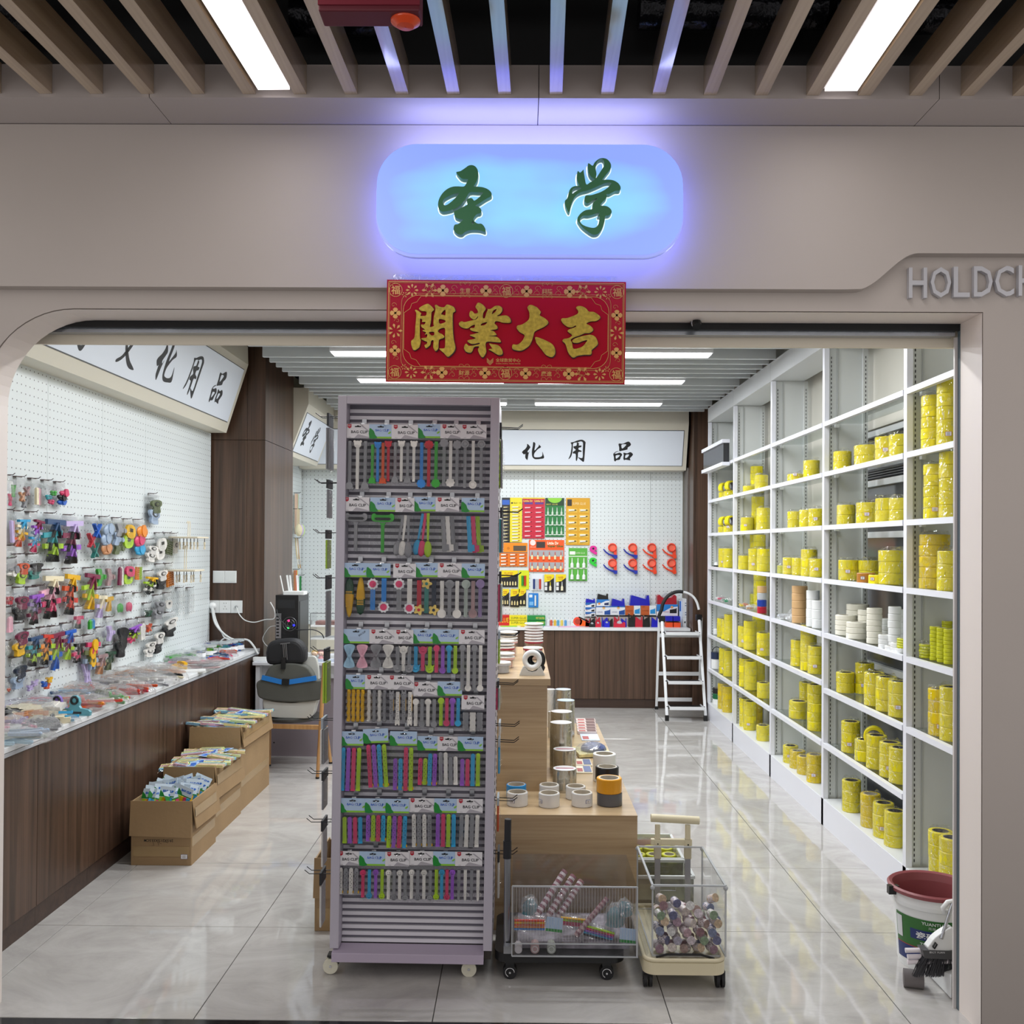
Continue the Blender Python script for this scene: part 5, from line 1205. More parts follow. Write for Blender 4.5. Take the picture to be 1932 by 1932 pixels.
# standing clips
def standclip(zx_, zy_, c, lab, s):
    p = wz(zx_/3.864, 1180+zy_/3.864, CT); t = thing('large_clip', lab, 'clip', (p.x, p.y, CT), -.1)
    o = [(-.075, .0), (.075, 0), (.078, .018), (.066, .028), (.030, .034), (.022, .045), (.026, .062), (.020, .082), (.008, .092), (-.008, .092), (-.020, .082), (-.026, .062), (-.022, .045), (-.030, .034), (-.066, .028), (-.078, .018)]
    MB().prism([(a*s, b*s) for a, b in o], -.008, .008, XZ).build('body', cm(c), t)
    mb = MB(); mb.tube([(.0155*s*math.cos(a), -.010, .070*s+.016*s*math.sin(a)) for a in [2*PI*i/18 for i in range(19)]], .005, 6, caps=False); mb.build('ring', m_black, t)
    MB().box(-.035*s, .035*s, -.0095, -.008, .008*s, .018*s).build('grip_strip', M('grip_dark', '2a2f36', .5), t)
MC['clip_tealblue'] = M('clip_tealblue', '5fa3b2', .4)
CC['+'] = '5fa3b2'; CN['+'] = 'teal'; CC['-'] = '7d63b8'; CN['-'] = 'purple'
standclip(548, 655, '+', 'large teal clip with black ring standing on the near counter', 1.0)
standclip(420, 640, '-', 'large purple clip with black ring behind the teal clip', .9)
# cream and black loose clips
for i, (zx_, zy_, c, lab, rz) in enumerate(((435, 712, 'c', 'loose cream bar clip at the counter edge', .35), (350, 730, 'k', 'loose black block clip beside the cream bar clip', .6), (285, 705, 'k', 'loose black bar clip left of the black block clip', -.9))):
    p = wz(zx_/3.864, 1180+zy_/3.864, CT); o = inner('block' if i != 2 else 'bar').build('loose_clip', cm(c)); o.location = p; o.rotation_euler = (0, 0, rz+PI/2*0); o.scale = (.09, .055, .09); tag(o, lab, 'clip')
# white price cards
for i, (zx_, zy_) in enumerate(((1030, 312), (1090, 290), (1145, 268))):
    p = wz(zx_/3.864, 1180+zy_/3.864, CT); t = thing('price_card', ['white card standing among cream bags, nearest of three', 'white card standing among cream bags, middle of three', 'white card standing among cream bags, farthest of three'][i], 'card', (p.x, p.y, CT+.02), -.5)
    MB().add([(-.045, 0, 0), (.045, 0, 0), (.045, .05, .035), (-.045, .05, .035), (-.045, 0, -.002), (.045, 0, -.002), (.045, .052, .033), (-.045, .052, .033)], [(0, 1, 2, 3), (7, 6, 5, 4), (0, 4, 5, 1), (1, 5, 6, 2), (2, 6, 7, 3), (3, 7, 4, 0)]).build('card', m_whitep, t)
    MB().box(-.02, .02, .02, .045, -.02, .012).build('stand', m_whitep, t)
p = wz(1400/3.864, 1180+338/3.864, CT); t = MB().box(-.08, .08, -.05, .05, 0, .012).build('card_box', m_whitep, bevel=.002); t.location = p; t.rotation_euler = (0, 0, .3); tag(t, 'flat white card box at the counter edge past the cream bags', 'box')
# jars
def jar(zx_, zy_, r, h, c, lab, crop=True):
    p = wz(zx_/3.864, 1180+zy_/3.864, CT); t = thing('jar', lab, 'jar', (p.x, p.y, CT), group='clear jars of pegs at the far counter end')
    MB().lathe([(r, 0), (r, h*.8), (r*.92, h*.86)], n=18).build('jar_body', film('jar_film', (.93, .95, .96), .08, .05, .1, 10), t)
    MB().lathe([(r*.95, h*.8), (r*1.0, h*.82), (r*1.0, h), (.001, h)], n=18).build('lid', M('clear_lid', 'd5dde0', .2, alpha=.6), t)
    q = MB(); rr = random.Random(int(zx_))
    for k in range(14):
        a, b = rr.uniform(0, 6.28), rr.uniform(0, r*.6); q.cbox(b*math.cos(a), b*math.sin(a), h*.08+rr.random()*h*.6, .03, .012, .012, k % 2)
    tag(q.build('pegs', [cm(c[0]), cm(c[1])], t), kind='stuff')
    MB().lathe([(r+.0008, h*.15), (r+.0008, h*.5)], n=18).build('paper_label', M('paper_white', 'e8e8ea', .6), t)
jar(1445, 238, .05, .075, 'Bw', 'clear jar of blue pegs at the far counter end')
jar(1525, 222, .052, .08, 'lG', 'clear jar of lime green pegs beside the blue jar')
jar(1582, 200, .045, .08, 'Gl', 'smaller jar of green pegs behind the lime jar')
jar(1640, 205, .042, .09, 'GT', 'clear jar of teal pegs, third from the column')
jar(1692, 195, .042, .09, 'RB', 'clear jar of red pegs, second from the column')
jar(1738, 185, .042, .09, 'Bu', 'clear jar of blue pegs nearest the column')
p = wz(1560/3.864, 1180+130/3.864, CT); t = MB().box(-.10, .10, -.08, .08, 0, .05).build('teal_box', M('teal_card', '3f9fb8', .4, alpha=.9), bevel=.003); t.name = 'product_box'; t.location = (p.x+.06, p.y-.05, CT); tag(t, 'teal-blue flat box against the column at the counter end', 'box')
# lilac bag leaning on the pegboard
c = wx(162, 1275, XP+.02); t = thing('clip_bag', 'bag of lilac peg clips leaning on the pegboard at counter level', 'clip pack', (XP+.02, c.y, CT), rot=(0, -.12, 0))
link(bag_me2, 'bag', t, (0.0, 0, .20), (0, 0, PI/2), (.13, .07, .20))
for i in range(2): link(csh('peg', .07, .13, 'f'), 'clip', t, (.012+.006*i, .02*(-1)**i, .08))
# ================================================================= oak display island
PZ = .477; PYF = 4.05
isl = thing('display_platform', 'low pale oak platform carrying tape rolls in the middle of the shop', 'platform', (0, PYF, 0), world=True)
px1 = wy(1203, 1540, PYF).x; PZ = wy(1203, 1539, PYF).z; pyb = wz(1128, 1365, PZ).y
MB().box(-.72, px1, PYF, pyb, PZ-.004, PZ).build('top', m_oak, isl)
MB().box(-.72, px1-.0005, PYF+.001, PYF+.018, 0, PZ-.0045).build('front_panel', m_oak, isl)
MB().box(px1-.018, px1-.0005, PYF+.019, pyb-.001, 0, PZ-.0045).box(-.72, -.70, PYF+.019, pyb-.001, 0, PZ-.0045).box(-.70, px1-.018, pyb-.018, pyb-.001, 0, PZ-.0045).build('side_panel', m_oak, isl)
byf = wz(1030, 1493, PZ).y; bx1 = wy(1032, 1400, byf).x
bz = wy(1037, 1280, byf).z; bzl = wy(1037, 1293, byf).z
byb = wz(1027, 1221, bz).y
blk = thing('display_block', 'tall pale oak block with a slab top standing on the low platform', 'plinth', (0, byf, PZ), world=True)
MB().box(-.50, bx1, byf, byb, PZ, bzl).build('body', m_oak, blk)
MB().box(-.52, bx1+.014, byf-.012, byb+.01, bzl+.0005, bz).build('top', m_oak, blk, bevel=.001, seg=1)
# ---- rolls
def roll_mb(r, h, rc, n=22, bands=0):
    mb = MB()
    mb.lathe([(r*.955, 0), (r, .003), (r, h-.003), (r*.955, h)], n=n, m=0)
    mb.lathe([(r*.955, h), (rc*1.12, h)], n=n, m=1); mb.lathe([(rc*1.12, 0), (r*.955, 0)], n=n, m=1)
    mb.lathe([(rc*1.12, h), (rc, h), (rc, 0), (rc*1.12, 0)], n=n, m=2)
    return mb
_RM = {}
RMAT = dict(Y=('tape_yellow', 'f4e41c', .22), Y2=('tape_yellow_deep', 'ecd016', .22), W=('masking_white', 'e9e6d8', .6), C=('tape_clear', 'd9dadb', .2), K=('tape_black', '1c1c20', .3), O=('tape_amber', 'dc9a1c', .25), D=('tape_graphite', '55565c', .35),
            A=('tape_blue', '2490d8', .3), H=('tape_tan', 'd3ab7a', .5), S=('tape_silver', 'b9bcc0', .25), L=('tape_lime', 'c6c81e', .25), B=('tape_navyblue', '1c3c9c', .3), E=('tape_red', 'b01830', .3), G=('tape_green', '14643c', .3), N=('tape_brown', 'b5762a', .35), V=('tape_white', 'eef0f0', .4))
RN = dict(Y='yellow', Y2='deep yellow', W='cream-white', C='clear', K='black', O='amber', D='dark grey', A='blue', H='tan', S='silver', L='lime yellow', B='blue', E='red', G='green', N='brown', V='white')
m_core = M('core_card', 'c9c2b4', .6); m_cored = M('core_inside', '4a4650', .6)
def roll_me(k, r, h, rc=.6):
    key = (k, round(r, 3), round(h, 3), rc)
    if key not in _RM: _RM[key] = roll_mb(r, h, r*rc).mesh('tape_roll', [M(*RMAT[k]), M('tape_side_'+k, RMAT[k][1], .5) if k not in 'C' else M('tape_side_C', 'c4c4c6', .4), m_core if k not in 'Y' else m_cored])
    return _RM[key]
m_stk = M('sticker_white', 'f0eef0', .5); m_stkb = M('sticker_blue', '3a4a8c', .5); m_stkr = M('sticker_red', 'c04050', .5)
def sticker(parent, x, y, z, w=.018, h=.013, ry=0, rim='b'):
    mb = MB(); mb.box(-w/2-.0015, w/2+.0015, 0, .0008, -h/2-.0015, h/2+.0015, 1); mb.box(-w/2, w/2, -.0006, 0, -h/2, h/2, 0)
    for q in (-1, 0, 1): mb.bar((-w*.3, -.0009, q*h*.25), (w*.3, -.0009, q*h*.25), .0012, .0004, 2, (0, 1, 0))
    o = mb.build('price_sticker', [m_stk, m_stkb if rim == 'b' else m_stkr, m_black], parent); o.location = (x, y, z); o.rotation_euler = (0, 0, ry); return o
# front row on the platform
def floor_roll(px, pyb_, r, h, k, lab, Z=None, z0=0, rc=.8, stick_=None, grp='tape rolls on the oak platform'):
    Z = PZ if Z is None else Z
    p = wz(px, pyb_, Z); y = p.y + r
    x = wy(px, pyb_, y).x
    o = link(roll_me(k, r, h, rc), 'tape_roll', None, (x, y, Z+z0+.0003)); tag(o, lab, 'tape roll', grp)
    if stick_ is not None: sticker(o, r*math.sin(stick_)*1.0, -r*math.cos(stick_)*1.0-.001, h*.45, ry=stick_)
    return o
rr_ = .0455
floor_roll(974, 1508, rr_*.98, .056, 'A', 'blue clear tape roll behind the front row, left end of platform')
floor_roll(1036, 1508, rr_*.98, .055, 'C', 'clear tape roll behind the front row, second position on platform')
floor_roll(1086, 1511, rr_*.98, .055, 'C', 'clear tape roll behind the front row, third position on platform')
floor_roll(976, 1524, rr_, .058, 'C', 'clear tape roll at the platform front, leftmost, sticker at its left', stick_=-.5)
floor_roll(1036, 1526, rr_, .058, 'C', 'clear tape roll at the platform front, middle one, sticker at left edge', stick_=-1.0)
floor_roll(1098, 1525, rr_, .058, 'C', 'clear tape roll at the platform front with sticker at its right', stick_=.55)
o1 = floor_roll(1150, 1524, rr_*1.2, .054, 'D', 'dark grey tape roll at the platform front corner under the amber roll')
o2 = link(roll_me('O', rr_*1.21, .062, .72), 'tape_roll', None, (o1.location.x-.002, o1.location.y, o1.location.z+.0545)); tag(o2, 'amber tape roll stacked on the dark grey roll at the platform corner', 'tape roll', 'tape rolls on the oak platform')
o3 = floor_roll(1146, 1499, rr_*1.15, .055, 'W', 'brown-sided roll under the black tape roll', rc=.7); 
o4 = link(roll_me('K', rr_*1.18, .06, .74), 'tape_roll', None, (o3.location.x-.002, o3.location.y, o3.location.z+.0555)); tag(o4, 'black tape roll behind the amber roll', 'tape roll')
o5 = floor_roll(1140, 1478, rr_*1.2, .13, 'V', 'tall white tape roll behind the black roll', rc=.74)
# aluminium foil tapes, tall packs beside the block
m_foilr = M('foil_tape', 'c8c4b8', .2, metal=.85, bump=.1, bs=30)
m_lbl = M('foil_label', 'e6e6ea', .4)
def foil(px, pyb_, wpx, hpx, lab, top='w', base=None):
    p = wz(px, pyb_, PZ); r = wpx/2*p.y/F; y = p.y + r
    if base is not None: p.z = base
    x = wy(px, pyb_, y).x; h = hpx*p.y/F
    t = thing('foil_tape', lab, 'tape roll', (x, y, PZ+.0003), group='foil tape rolls beside the oak block')
    MB().lathe([(r, 0), (r, h)], n=26).lathe([(r, h), (r*.4, h)], n=26).build('foil_roll', m_foilr, t)
    q = MB().lathe([(r*.97, h+.0008), (.001, h+.0008)], n=26, m=0)
    if top == 'r':
        for s in (-.006, .004): q.box(-r*.75, r*.75, -.004+s, 0+s, h+.0012, h+.0018, 1)
    q.build('top_label', [M('label_'+top, 'e4e4e8' if top != 'b' else 'bcd2ee', .35), M('label_red', 'c0506a', .4)], t)
    MB().lathe([(r+.001, 0), (r+.001, h+.001)], n=20).build('wrap', m_film2, t)
    return t
foil(1065, 1497, 45, 42, 'foil tape roll with red-striped top nearest on the platform by the block', 'r')
foil(1065, 1468, 44, 50, 'foil tape roll with red-striped top, second from the front', 'r')
foil(1058, 1455, 42, 60+28, 'foil tape pack with white top, third from the front', 'w')
foil(1059, 1425, 41, 55+24, 'foil tape pack with white top, fourth from the front', 'w')
foil(1067, 1392, 34, 46+22, 'foil tape pack with pale blue top, fifth from the front', 'b')
foil(1062, 1375, 30, 50+22, 'foil tape pack with pale blue top, farthest from the front', 'b')
for i, (px, pb_, w_p, h_p) in enumerate(((1040, 1392, 12, 48), (1038, 1372, 18, 70))):
    o = foil(px, pb_, w_p, h_p, ['narrow white roll pack beside the block, nearer one', 'narrow white roll pack beside the block, farther one'][i], 'w')
    for ch in o.children:
        if ch.name.startswith('foil_roll'): ch.data.materials[0] = m_whitep; ch.name = 'roll'
# flat packs on the platform's right side
def flat(px, py, wpx, dpy, c1, c2, lab, z=.006, n=1, rz=0):
    p = wz(px, py, PZ); q_ = wz(px, py-dpy, PZ); w_ = wpx*p.y/F; d_ = q_.y-p.y
    t = thing('glue_sachet', lab, 'sachet', (p.x, (p.y+q_.y)/2, PZ+.0005), rz, group='flat packs on the oak platform')
    mb = MB().box(-w_/2, w_/2, -d_/2, d_/2, 0, z); mb.build('card', M('sachet_'+c1, c1, .35), t)
    MB().box(w_*.0, w_*.46, -d_*.4, d_*.4, z, z+.002).build('print', M('sachet_'+c2, c2, .35), t)
    MB().box(-w_*.42, -w_*.08, -d_*.35, d_*.1, z, z+.001).build('print', M('sachet_red', 'b04a4a', .4), t)
    return t
flat(1103, 1460, 30, 13, 'e6e0cc', '5a6a9a', 'cream sachet with a blue print, nearest by the foil rolls')
flat(1102, 1446, 30, 12, 'e2dcc8', '54648f', 'cream sachet with a blue print, second from the front')
p = wz(1118, 1428, PZ)
t = thing('glue_pouch', 'puffy cream and navy pouch bag on the platform before the blue card', 'pouch', (p.x, p.y+.07, PZ+.001), .2)
link(lump[1], 'bag', t, scale=(.19, .20, .07)); MB().ell((.01, 0, .028), (.07, .08, .035), 12, 6).build('contents', M('pouch_print', '55628f', .3, var=.5, vs=60), t)
MB().prism([(-.095, -.10), (.08, -.09), (.1, .08), (-.08, .1)], .004, .02, lambda u, v, w: (u, v, w)).build('pouch', M('pouch_cream', 'd9cf9a', .3, var=.3, vs=30), t)
flat(1115, 1398, 34, 12, 'c9d6ea', 'dfe6f2', 'pale blue card on the platform beyond the pouch', .004)
for i in range(5):
    flat(1108-i*.6, 1386-i*5.2, 36, 4.4, 'd8c8c4', '6a4a4a', f'brown and pink sachet in a row of five, {ORD[i+1]} from the front', .018)
# things on the block: tape dispenser, clear cups
p = wz(1004, 1275, bz)
t = thing('tape_dispenser', 'white round tape dispenser with a black roll on top of the oak block', 'dispenser', (p.x, p.y+.02, bz+.0005))
k_ = p.y/F
o = [(-24, 0), (24, 0), (17, 16), (12, 15), (8, 9), (0, 6.5), (-8, 9), (-12, 15), (-17, 16)]
MB().prism([(a*k_, b*k_) for a, b in o], -.02, .03, XZ).build('base', M('dispenser_grey', 'c9cbca', .35), t, bevel=.001)
q = MB(); ro, ri = 18.5*k_, 9*k_; zc = 28.5*k_
for (a, b, y) in ((ro, ri, -.018),):
    vs = []; n = 32
    for rad, yy in ((ro, -.012), (ro*.96, -.018), (ri*1.5, -.018), (ri, -.014), (ri, .028), (ro, .028)):
        for i in range(n): vs.append((rad*math.cos(2*PI*i/n), yy, zc+rad*math.sin(2*PI*i/n)))
    fs = [(j*n+i, j*n+(i+1) % n, ((j+1) % 6)*n+(i+1) % n, ((j+1) % 6)*n+i) for j in range(6) for i in range(n)]
    q.add(vs, fs, 0, True)
q.build('wheel', m_whitep, t)
q = MB(); vs = []
for rad, yy in ((ro*1.0, .032), (ro*1.0, .075), (ri*.8, .075), (ri*.8, .032)):
    for i in range(32): vs.append((rad*math.cos(2*PI*i/32)+.018, yy, zc+rad*math.sin(2*PI*i/32)-.002))
q.add(vs, [(j*32+i, j*32+(i+1) % 32, ((j+1) % 4)*32+(i+1) % 32, ((j+1) % 4)*32+i) for j in range(4) for i in range(32)], 0, True)
q.prism([(.02, zc-ro), (.05, zc-ro*.3), (.062, .03), (.05, .004), (.03, .02)], .034, .06, XZ); q.box(.02, .04, .034, .06, 0, zc-ro*.8)
q.build('black_roll', m_black, t)
m_cup = film('clear_cup', (.95, .955, .96), .10, .06, .15, 12); m_rim = M('cup_rim', 'eceef0', .25)
def tub(px, pyb_, r, h, nst, lab, band='e'):
    p = wz(px, pyb_, bz); y = p.y + r; x = wy(px, pyb_, y).x
    t = thing('tub_stack', lab, 'tub', (x, y, bz+.0005), group='lidded tape tubs on the oak block')
    MB().lathe([(r*.94, 0), (r*.97, h), ], n=22).lathe([(r*.9, .001), (.001, .001)], n=22).build('tub', m_cup, t)
    MB().lathe([(r*.8, .003), (r*.8, h*.9), (r*.4, h*.9)], n=20).build('contents', M('tub_roll_'+band, {'e': 'b99a8a', 'i': 'd9b0a8', 'w': 'c8ccd4'}[band], .5), t)
    MB().lathe([(r*1.0, h-.012), (r*1.0, h-.003), (r*.98, h-.002)], n=22).build('band', M('tub_band_'+band, {'e': 'a01e3c', 'i': 'e0b0b0', 'w': 'b8bcc4'}[band], .4), t)
    for i in range(nst): MB().lathe([(.001, h+i*.016+.003), (r*.97, h+i*.016+.003), (r*1.02, h+i*.016), (r*1.0, h+i*.016-.004), (r*.93, h+i*.016-.004)], n=22).build('lid', m_rim, t)
    return t
tub(1005, 1246, .052, .062, 1, 'clear tub with a dark red band behind the white dispenser', 'e')
tub(1007, 1236, .052, .075, 7, 'stack of white lids on a tub with red band, at block back', 'e')
tub(945, 1272, .048, .05, 1, 'clear tub at the block front by the rack', 'w')
tub(952, 1262, .050, .055, 2, 'clear tub with pink contents, second on the block left', 'i')
tub(952, 1248, .052, .07, 3, 'clear tub stack with pink contents, third on the block left', 'e')
tub(958, 1240, .054, .085, 4, 'clear tub stack farthest on the block left', 'i')

# ================================================================= cardboard boxes
m_card = M('cardboard', '9c805c', .72, var=.07, vs=5, bump=.08, bs=50); m_cardd = M('cardboard_inside', '86683f', .75); m_tape = M('packing_tape', 'a58a60', .22, var=.05, vs=6)
def cbox(xl, xr, pyb_, ybk, z, label, flap=True, tilt=0):
    """front bottom edge at px xl..xr, py pyb_, going back to depth ybk"""
    a, b = wz(xl, pyb_, 0), wz(xr, pyb_, 0); y0 = (a.y+b.y)/2
    t = thing('cardboard_box', label, 'box', ((a.x+b.x)/2, y0, 0), group='open cardboard boxes by the left cabinets'); hw = (b.x-a.x)/2; d = ybk-y0; th_ = .006
    MB().box(-hw, hw, 0, th_, 0, z).build('front_panel', m_card, t, bevel=.002); MB().box(-hw, hw, d-th_, d, 0, z-.01).build('back_panel', m_card, t)
    MB().box(-hw, -hw+th_, th_, d-th_, 0, z).build('side_panel', m_card, t); MB().box(hw-th_, hw, th_, d-th_, 0, z).build('side_panel', m_card, t)
    MB().box(-hw+th_, hw-th_, th_, d-th_, .002, .006).build('bottom', m_card, t)
    # folded-down flaps, a bit proud and slanted
    fl = .55*z if z < .5 else .3*z
    q = MB(); q.add([(-hw-.002, -.004, z+.003), (hw+.002, -.004, z+.003), (hw+.004, -.018, z-fl), (-hw-.004, -.014, z-fl+.006), (-hw-.002, -.001, z+.003), (hw+.002, -.001, z+.003), (hw+.004, -.013, z-fl), (-hw-.004, -.009, z-fl+.006)],
        [(3, 2, 1, 0), (4, 5, 6, 7), (0, 1, 5, 4), (1, 2, 6, 5), (2, 3, 7, 6), (3, 0, 4, 7)]); q.build('flap', m_card, t)
    q = MB(); q.add([(hw+.004, .0, z+.004), (hw+.004, d, z-.002), (hw+.022, d+.012, z-fl*.85), (hw+.020, .02, z-fl*.8), (hw+.001, .0, z+.004), (hw+.001, d, z-.002), (hw+.016, d+.012, z-fl*.85), (hw+.014, .02, z-fl*.8)],
        [(0, 1, 2, 3), (7, 6, 5, 4), (0, 4, 5, 1), (1, 5, 6, 2), (2, 6, 7, 3), (3, 7, 4, 0)]); q.build('flap', m_card, t)
    MB().box(-hw+.01, hw-.01, -.0012, .0, .045, .095).build('tape_band', m_tape, t)
    q = MB(); q.add([(hw+.0125+.004, .015, z-fl*.45), (hw+.0125+.004, d*.9, z-fl*.5), (hw+.009+.004, d*.9, z-fl*.22), (hw+.009+.004, .015, z-fl*.2)], [(0, 1, 2, 3)]); q.box(hw, hw+.001, .01, d-.02, z*.28, z*.28+.05); q.build('tape_band', m_tape, t)
    return t, hw, d
def minipack_me(kind):
    mb = MB(); mats = [M('card_pale', 'd6e6f4', .4), M('leaf_green', '1d8a34', .4), M('title_blue', '2f6fd0', .4), cm('l'), cm('y'), cm('p'), cm('u'), m_whitep]
    mb.box(-.045, .045, .0, .0012, 0, .05, 0); mb.prism([(-.045, 0), (-.008, 0), (-.022, .018), (-.045, .034)], -.0006, 0, XZ, 1); mb.box(-.045, .045, -.0004, 0, 0, .006, 1)
    addtext(mb, 'BAG CLIP', at((.006, -.0006, .028)), w=.062, h=.012, m=2, bold=.08)
    cols = [3, 4, 5, 6] if kind else [6, 3, 5, 4]
    for i, c in enumerate(cols): mb.box(-.036+.018*i, -.021+.018*i, 0, .012, -.09, -.002, c)
    return mb.mesh('clip_pack', mats)
def flatpack_me(kind):
    mb = MB(); mats = [M('card_blue', 'b4cdea', .4), M('title_blue', '2f6fd0', .4), M('pastel_lime', 'd3dfa0', .4), M('pastel_yellow', 'ecdc9a', .4), M('pastel_pink', 'dba9b8', .4), M('pastel_blue', '8fc3e2', .4), m_whitep, M('card_lime', '8cc63f', .4)]
    for i, c in enumerate([5, 2, 4, 3] if kind else [4, 5, 3, 2]): mb.box(-.10, .045, -.034+.018*i, -.018+.018*i, 0, .014, c)
    mb.box(.045, .10, -.045, .045, .004, .0055, 0); mb.box(.045, .052, -.045, .045, .0055, .006, 7); mb.box(.06, .09, -.03, .03, .0055, .006, 1)
    return mb.mesh('clip_pack', mats)
mp = [minipack_me(0), minipack_me(1)]; fp_ = [flatpack_me(0), flatpack_me(1)]
film_flat = MB(); film_flat.add([(-.105, -.045, .0), (.045, -.045, .0), (.045, .045, 0), (-.105, .045, 0), (-.09, -.03, .02), (.04, -.03, .018), (.04, .03, .02), (-.09, .03, .018)], [(4, 5, 6, 7), (0, 1, 5, 4), (1, 2, 6, 5), (2, 3, 7, 6), (3, 0, 4, 7)])
film_flat = film_flat.mesh('bag', m_film2)
def fill(t, hw, d, z, kind, seed, where, n1, n2):
    rr = random.Random(seed); k = 0
    for i in range(n2):
        for j in range(n1):
            x = -hw+.055+(2*hw-.11)*(j+.5*(i % 2)*.6)/(max(1, n1-1)); x = max(-hw+.06, min(hw-.06, x)); y = .06 + (d-.14)*i/(n2-1)
            k += 1
            lab = f'{"upright" if kind == "s" else "flat"} pastel bag clip pack in the {where} box, row {ORD[i+1]} from front, {ORD[j+1]} from left'
            e = thing('clip_pack', lab, 'clip pack', (t.location.x+x, t.location.y+y, z-.012+rr.uniform(-.006, .012)), group=f'clip packs in the {where} cardboard box')
            if kind == 's':
                e.rotation_euler = (rr.uniform(-.5, -.1), rr.uniform(-.4, .4), rr.uniform(-.6, .6)); e.location.z += .012; link(mp[k % 2], 'card_and_clips', e)
                e.location.z += .0
            else:
                e.rotation_euler = (rr.uniform(-.12, .2), rr.uniform(-.12, .12), rr.uniform(-.3, .3) + (.0 if k % 3 else PI)); link(fp_[k % 2], 'card_and_clips', e); link(film_flat, 'bag', e)
    q = MB().box(-hw+.008, hw-.008, .008, d-.008, .02, z-.05).build('packs_below', M('pack_pile', 'a9c4cf', .5, var=.4, vs=30), t); tag(q, kind='stuff')
z1 = .318
t1, h1, d1 = cbox(246, 361, 1633, wz(405, 1585, 0).y-.03, z1, 'nearest open cardboard box of upright clip packs by the walnut cabinets')
addm = MB(); a_ = Matrix.Rotation(PI, 4, 'Y')
addtext(addm, '29.5X21.5X33.5CM', at((-.012, -.0018, z1*.5-.035)) @ Matrix.Rotation(PI, 4, 'Z'), w=.145, h=.0135, bold=.01)
addm.build('stamp', m_black, t1)
hw_ = MB()
for pts in ([(-.04, .12), (-.035, .10), (-.045, .10)], [(-.02, .125), (-.01, .10)], [(.0, .122), (-.012, .112), (.004, .108)], [(.02, .118), (.035, .112)]): hw_.tube([(a, -.002, b) for a, b in pts], .0008, 4)
hw_.build('handwriting', M('pen_ink', '5a4630', .6), t1)
s_ = sticker(t1, h1-.035, -.0014, .045, .03, .02)
fill(t1, h1, d1, z1, 's', 4, 'nearest', 5, 6)
z2 = wy(380, 1447, wz(400, 1583, 0).y).z
t2, h2, d2 = cbox(308, 403, 1584, wz(452, 1532, 0).y-.03, z2, 'middle open cardboard box of clip packs by the walnut cabinets')
fill(t2, h2, d2, z2, 'f', 8, 'middle', 3, 5)
z3 = wy(420, 1372, wz(450, 1532, 0).y).z
t3, h3, d3 = cbox(357, 452, 1533, wz(487, 1480, 0).y, z3, 'tallest farthest cardboard box of clip packs by the white desk')
fill(t3, h3, d3, z3, 'f', 15, 'tallest', 3, 5)
# a fourth box half hidden behind the rack
t4, h4, d4 = cbox(593, 652, 1757, wz(640, 1757, 0).y+.30, .30, 'tan cardboard box half hidden behind the display rack')
t4['group'] = ''; del t4['group']

# ================================================================= black trolley with a ribbed clear bin
YT = 3.56
def P3(px, py, Y): return wy(px, py, Y)
bl = thing('flat_trolley', 'black platform trolley with a silver telescopic handle, right of the rack', 'trolley', (0, YT, 0), world=True)
xl, xr = P3(933, 1800, YT).x, P3(1180, 1800, YT).x; zt_ = P3(1000, 1790, YT).z
q = MB(); q.prism([(a+(xl+xr)/2, b+YT+.21) for a, b in rrect(xr-xl, .40, .05)], .072, .105, lambda u, v, w: (u, v, w)); q.build('deck', m_black, bl, bevel=.006)
for (px_, yy) in ((962, YT+.05), (1145, YT+.05), (975, YT+.36), (1135, YT+.36)):
    x = P3(px_, 1840, YT+.03).x
    f_ = MB().box(x-.016, x+.016, yy-.015, yy+.015, .03, .071).build('caster_fork', m_black, bl)
    w_ = MB().cyl((x, yy-.016, .026), (x, yy+.016, .026), .026, n=20); wo = w_.build('wheel', M('rubber', '17171a', .6), bl)
    n_ = 22; q = MB(); q.tube([(x+.016*math.cos(a), yy-.018, .026+.016*math.sin(a)) for a in [2*PI*i/n_ for i in range(int(n_*.75))]], .002, 5); q.cyl((x, yy-.022, .026), (x, yy-.016, .026), .004, n=8); q.build('hub_ring', m_chrome, bl)
hx = P3(957, 1700, YT+.05); ztop = P3(958, 1548, YT+.03).z
MB().cyl((hx.x, YT+.05, .105), (hx.x, YT+.05, ztop-.10), .0125, n=14).build('handle_tube', m_steel, bl)
MB().cyl((hx.x-.001, YT+.05, ztop-.145), (hx.x-.001, YT+.05, ztop-.08), .0155, n=14).cyl((hx.x, YT+.05, ztop-.08), (hx.x+.001, YT+.05, ztop), .013, n=14).build('grip', M('grip_black', '1e1f24', .4), bl)
MB().box(hx.x-.012, hx.x+.016, YT+.0, YT+.03, .108, .135).build('latch', m_steel, bl)
# bin
m_acr = film('clear_acrylic', (.93, .935, .94), .07, .06, 0); m_acrr = film('ribbed_acrylic', (.90, .90, .91), .10, .10, 0)
YBf = YT-.03
bxl, bxr = P3(966, 1740, YBf).x, P3(1202, 1740, YBf).x; bzt = P3(1080, 1673, YBf).z; bz0 = .113
cb = thing('clear_bin', 'ribbed clear plastic bin of bagged goods on the black trolley', 'bin', ((bxl+bxr)/2, YBf, bz0), world=True)
q = MB(); n = 86
for i in range(n):
    x0_ = bxl + (bxr-bxl)*i/n; x1_ = x0_ + (bxr-bxl)/n
    q.add([(x0_, YBf, bz0+.05), ((x0_+x1_)/2, YBf-.0022, bz0+.05), (x1_, YBf, bz0+.05), (x0_, YBf, bzt), ((x0_+x1_)/2, YBf-.0022, bzt), (x1_, YBf, bzt)], [(0, 1, 4, 3), (1, 2, 5, 4)])
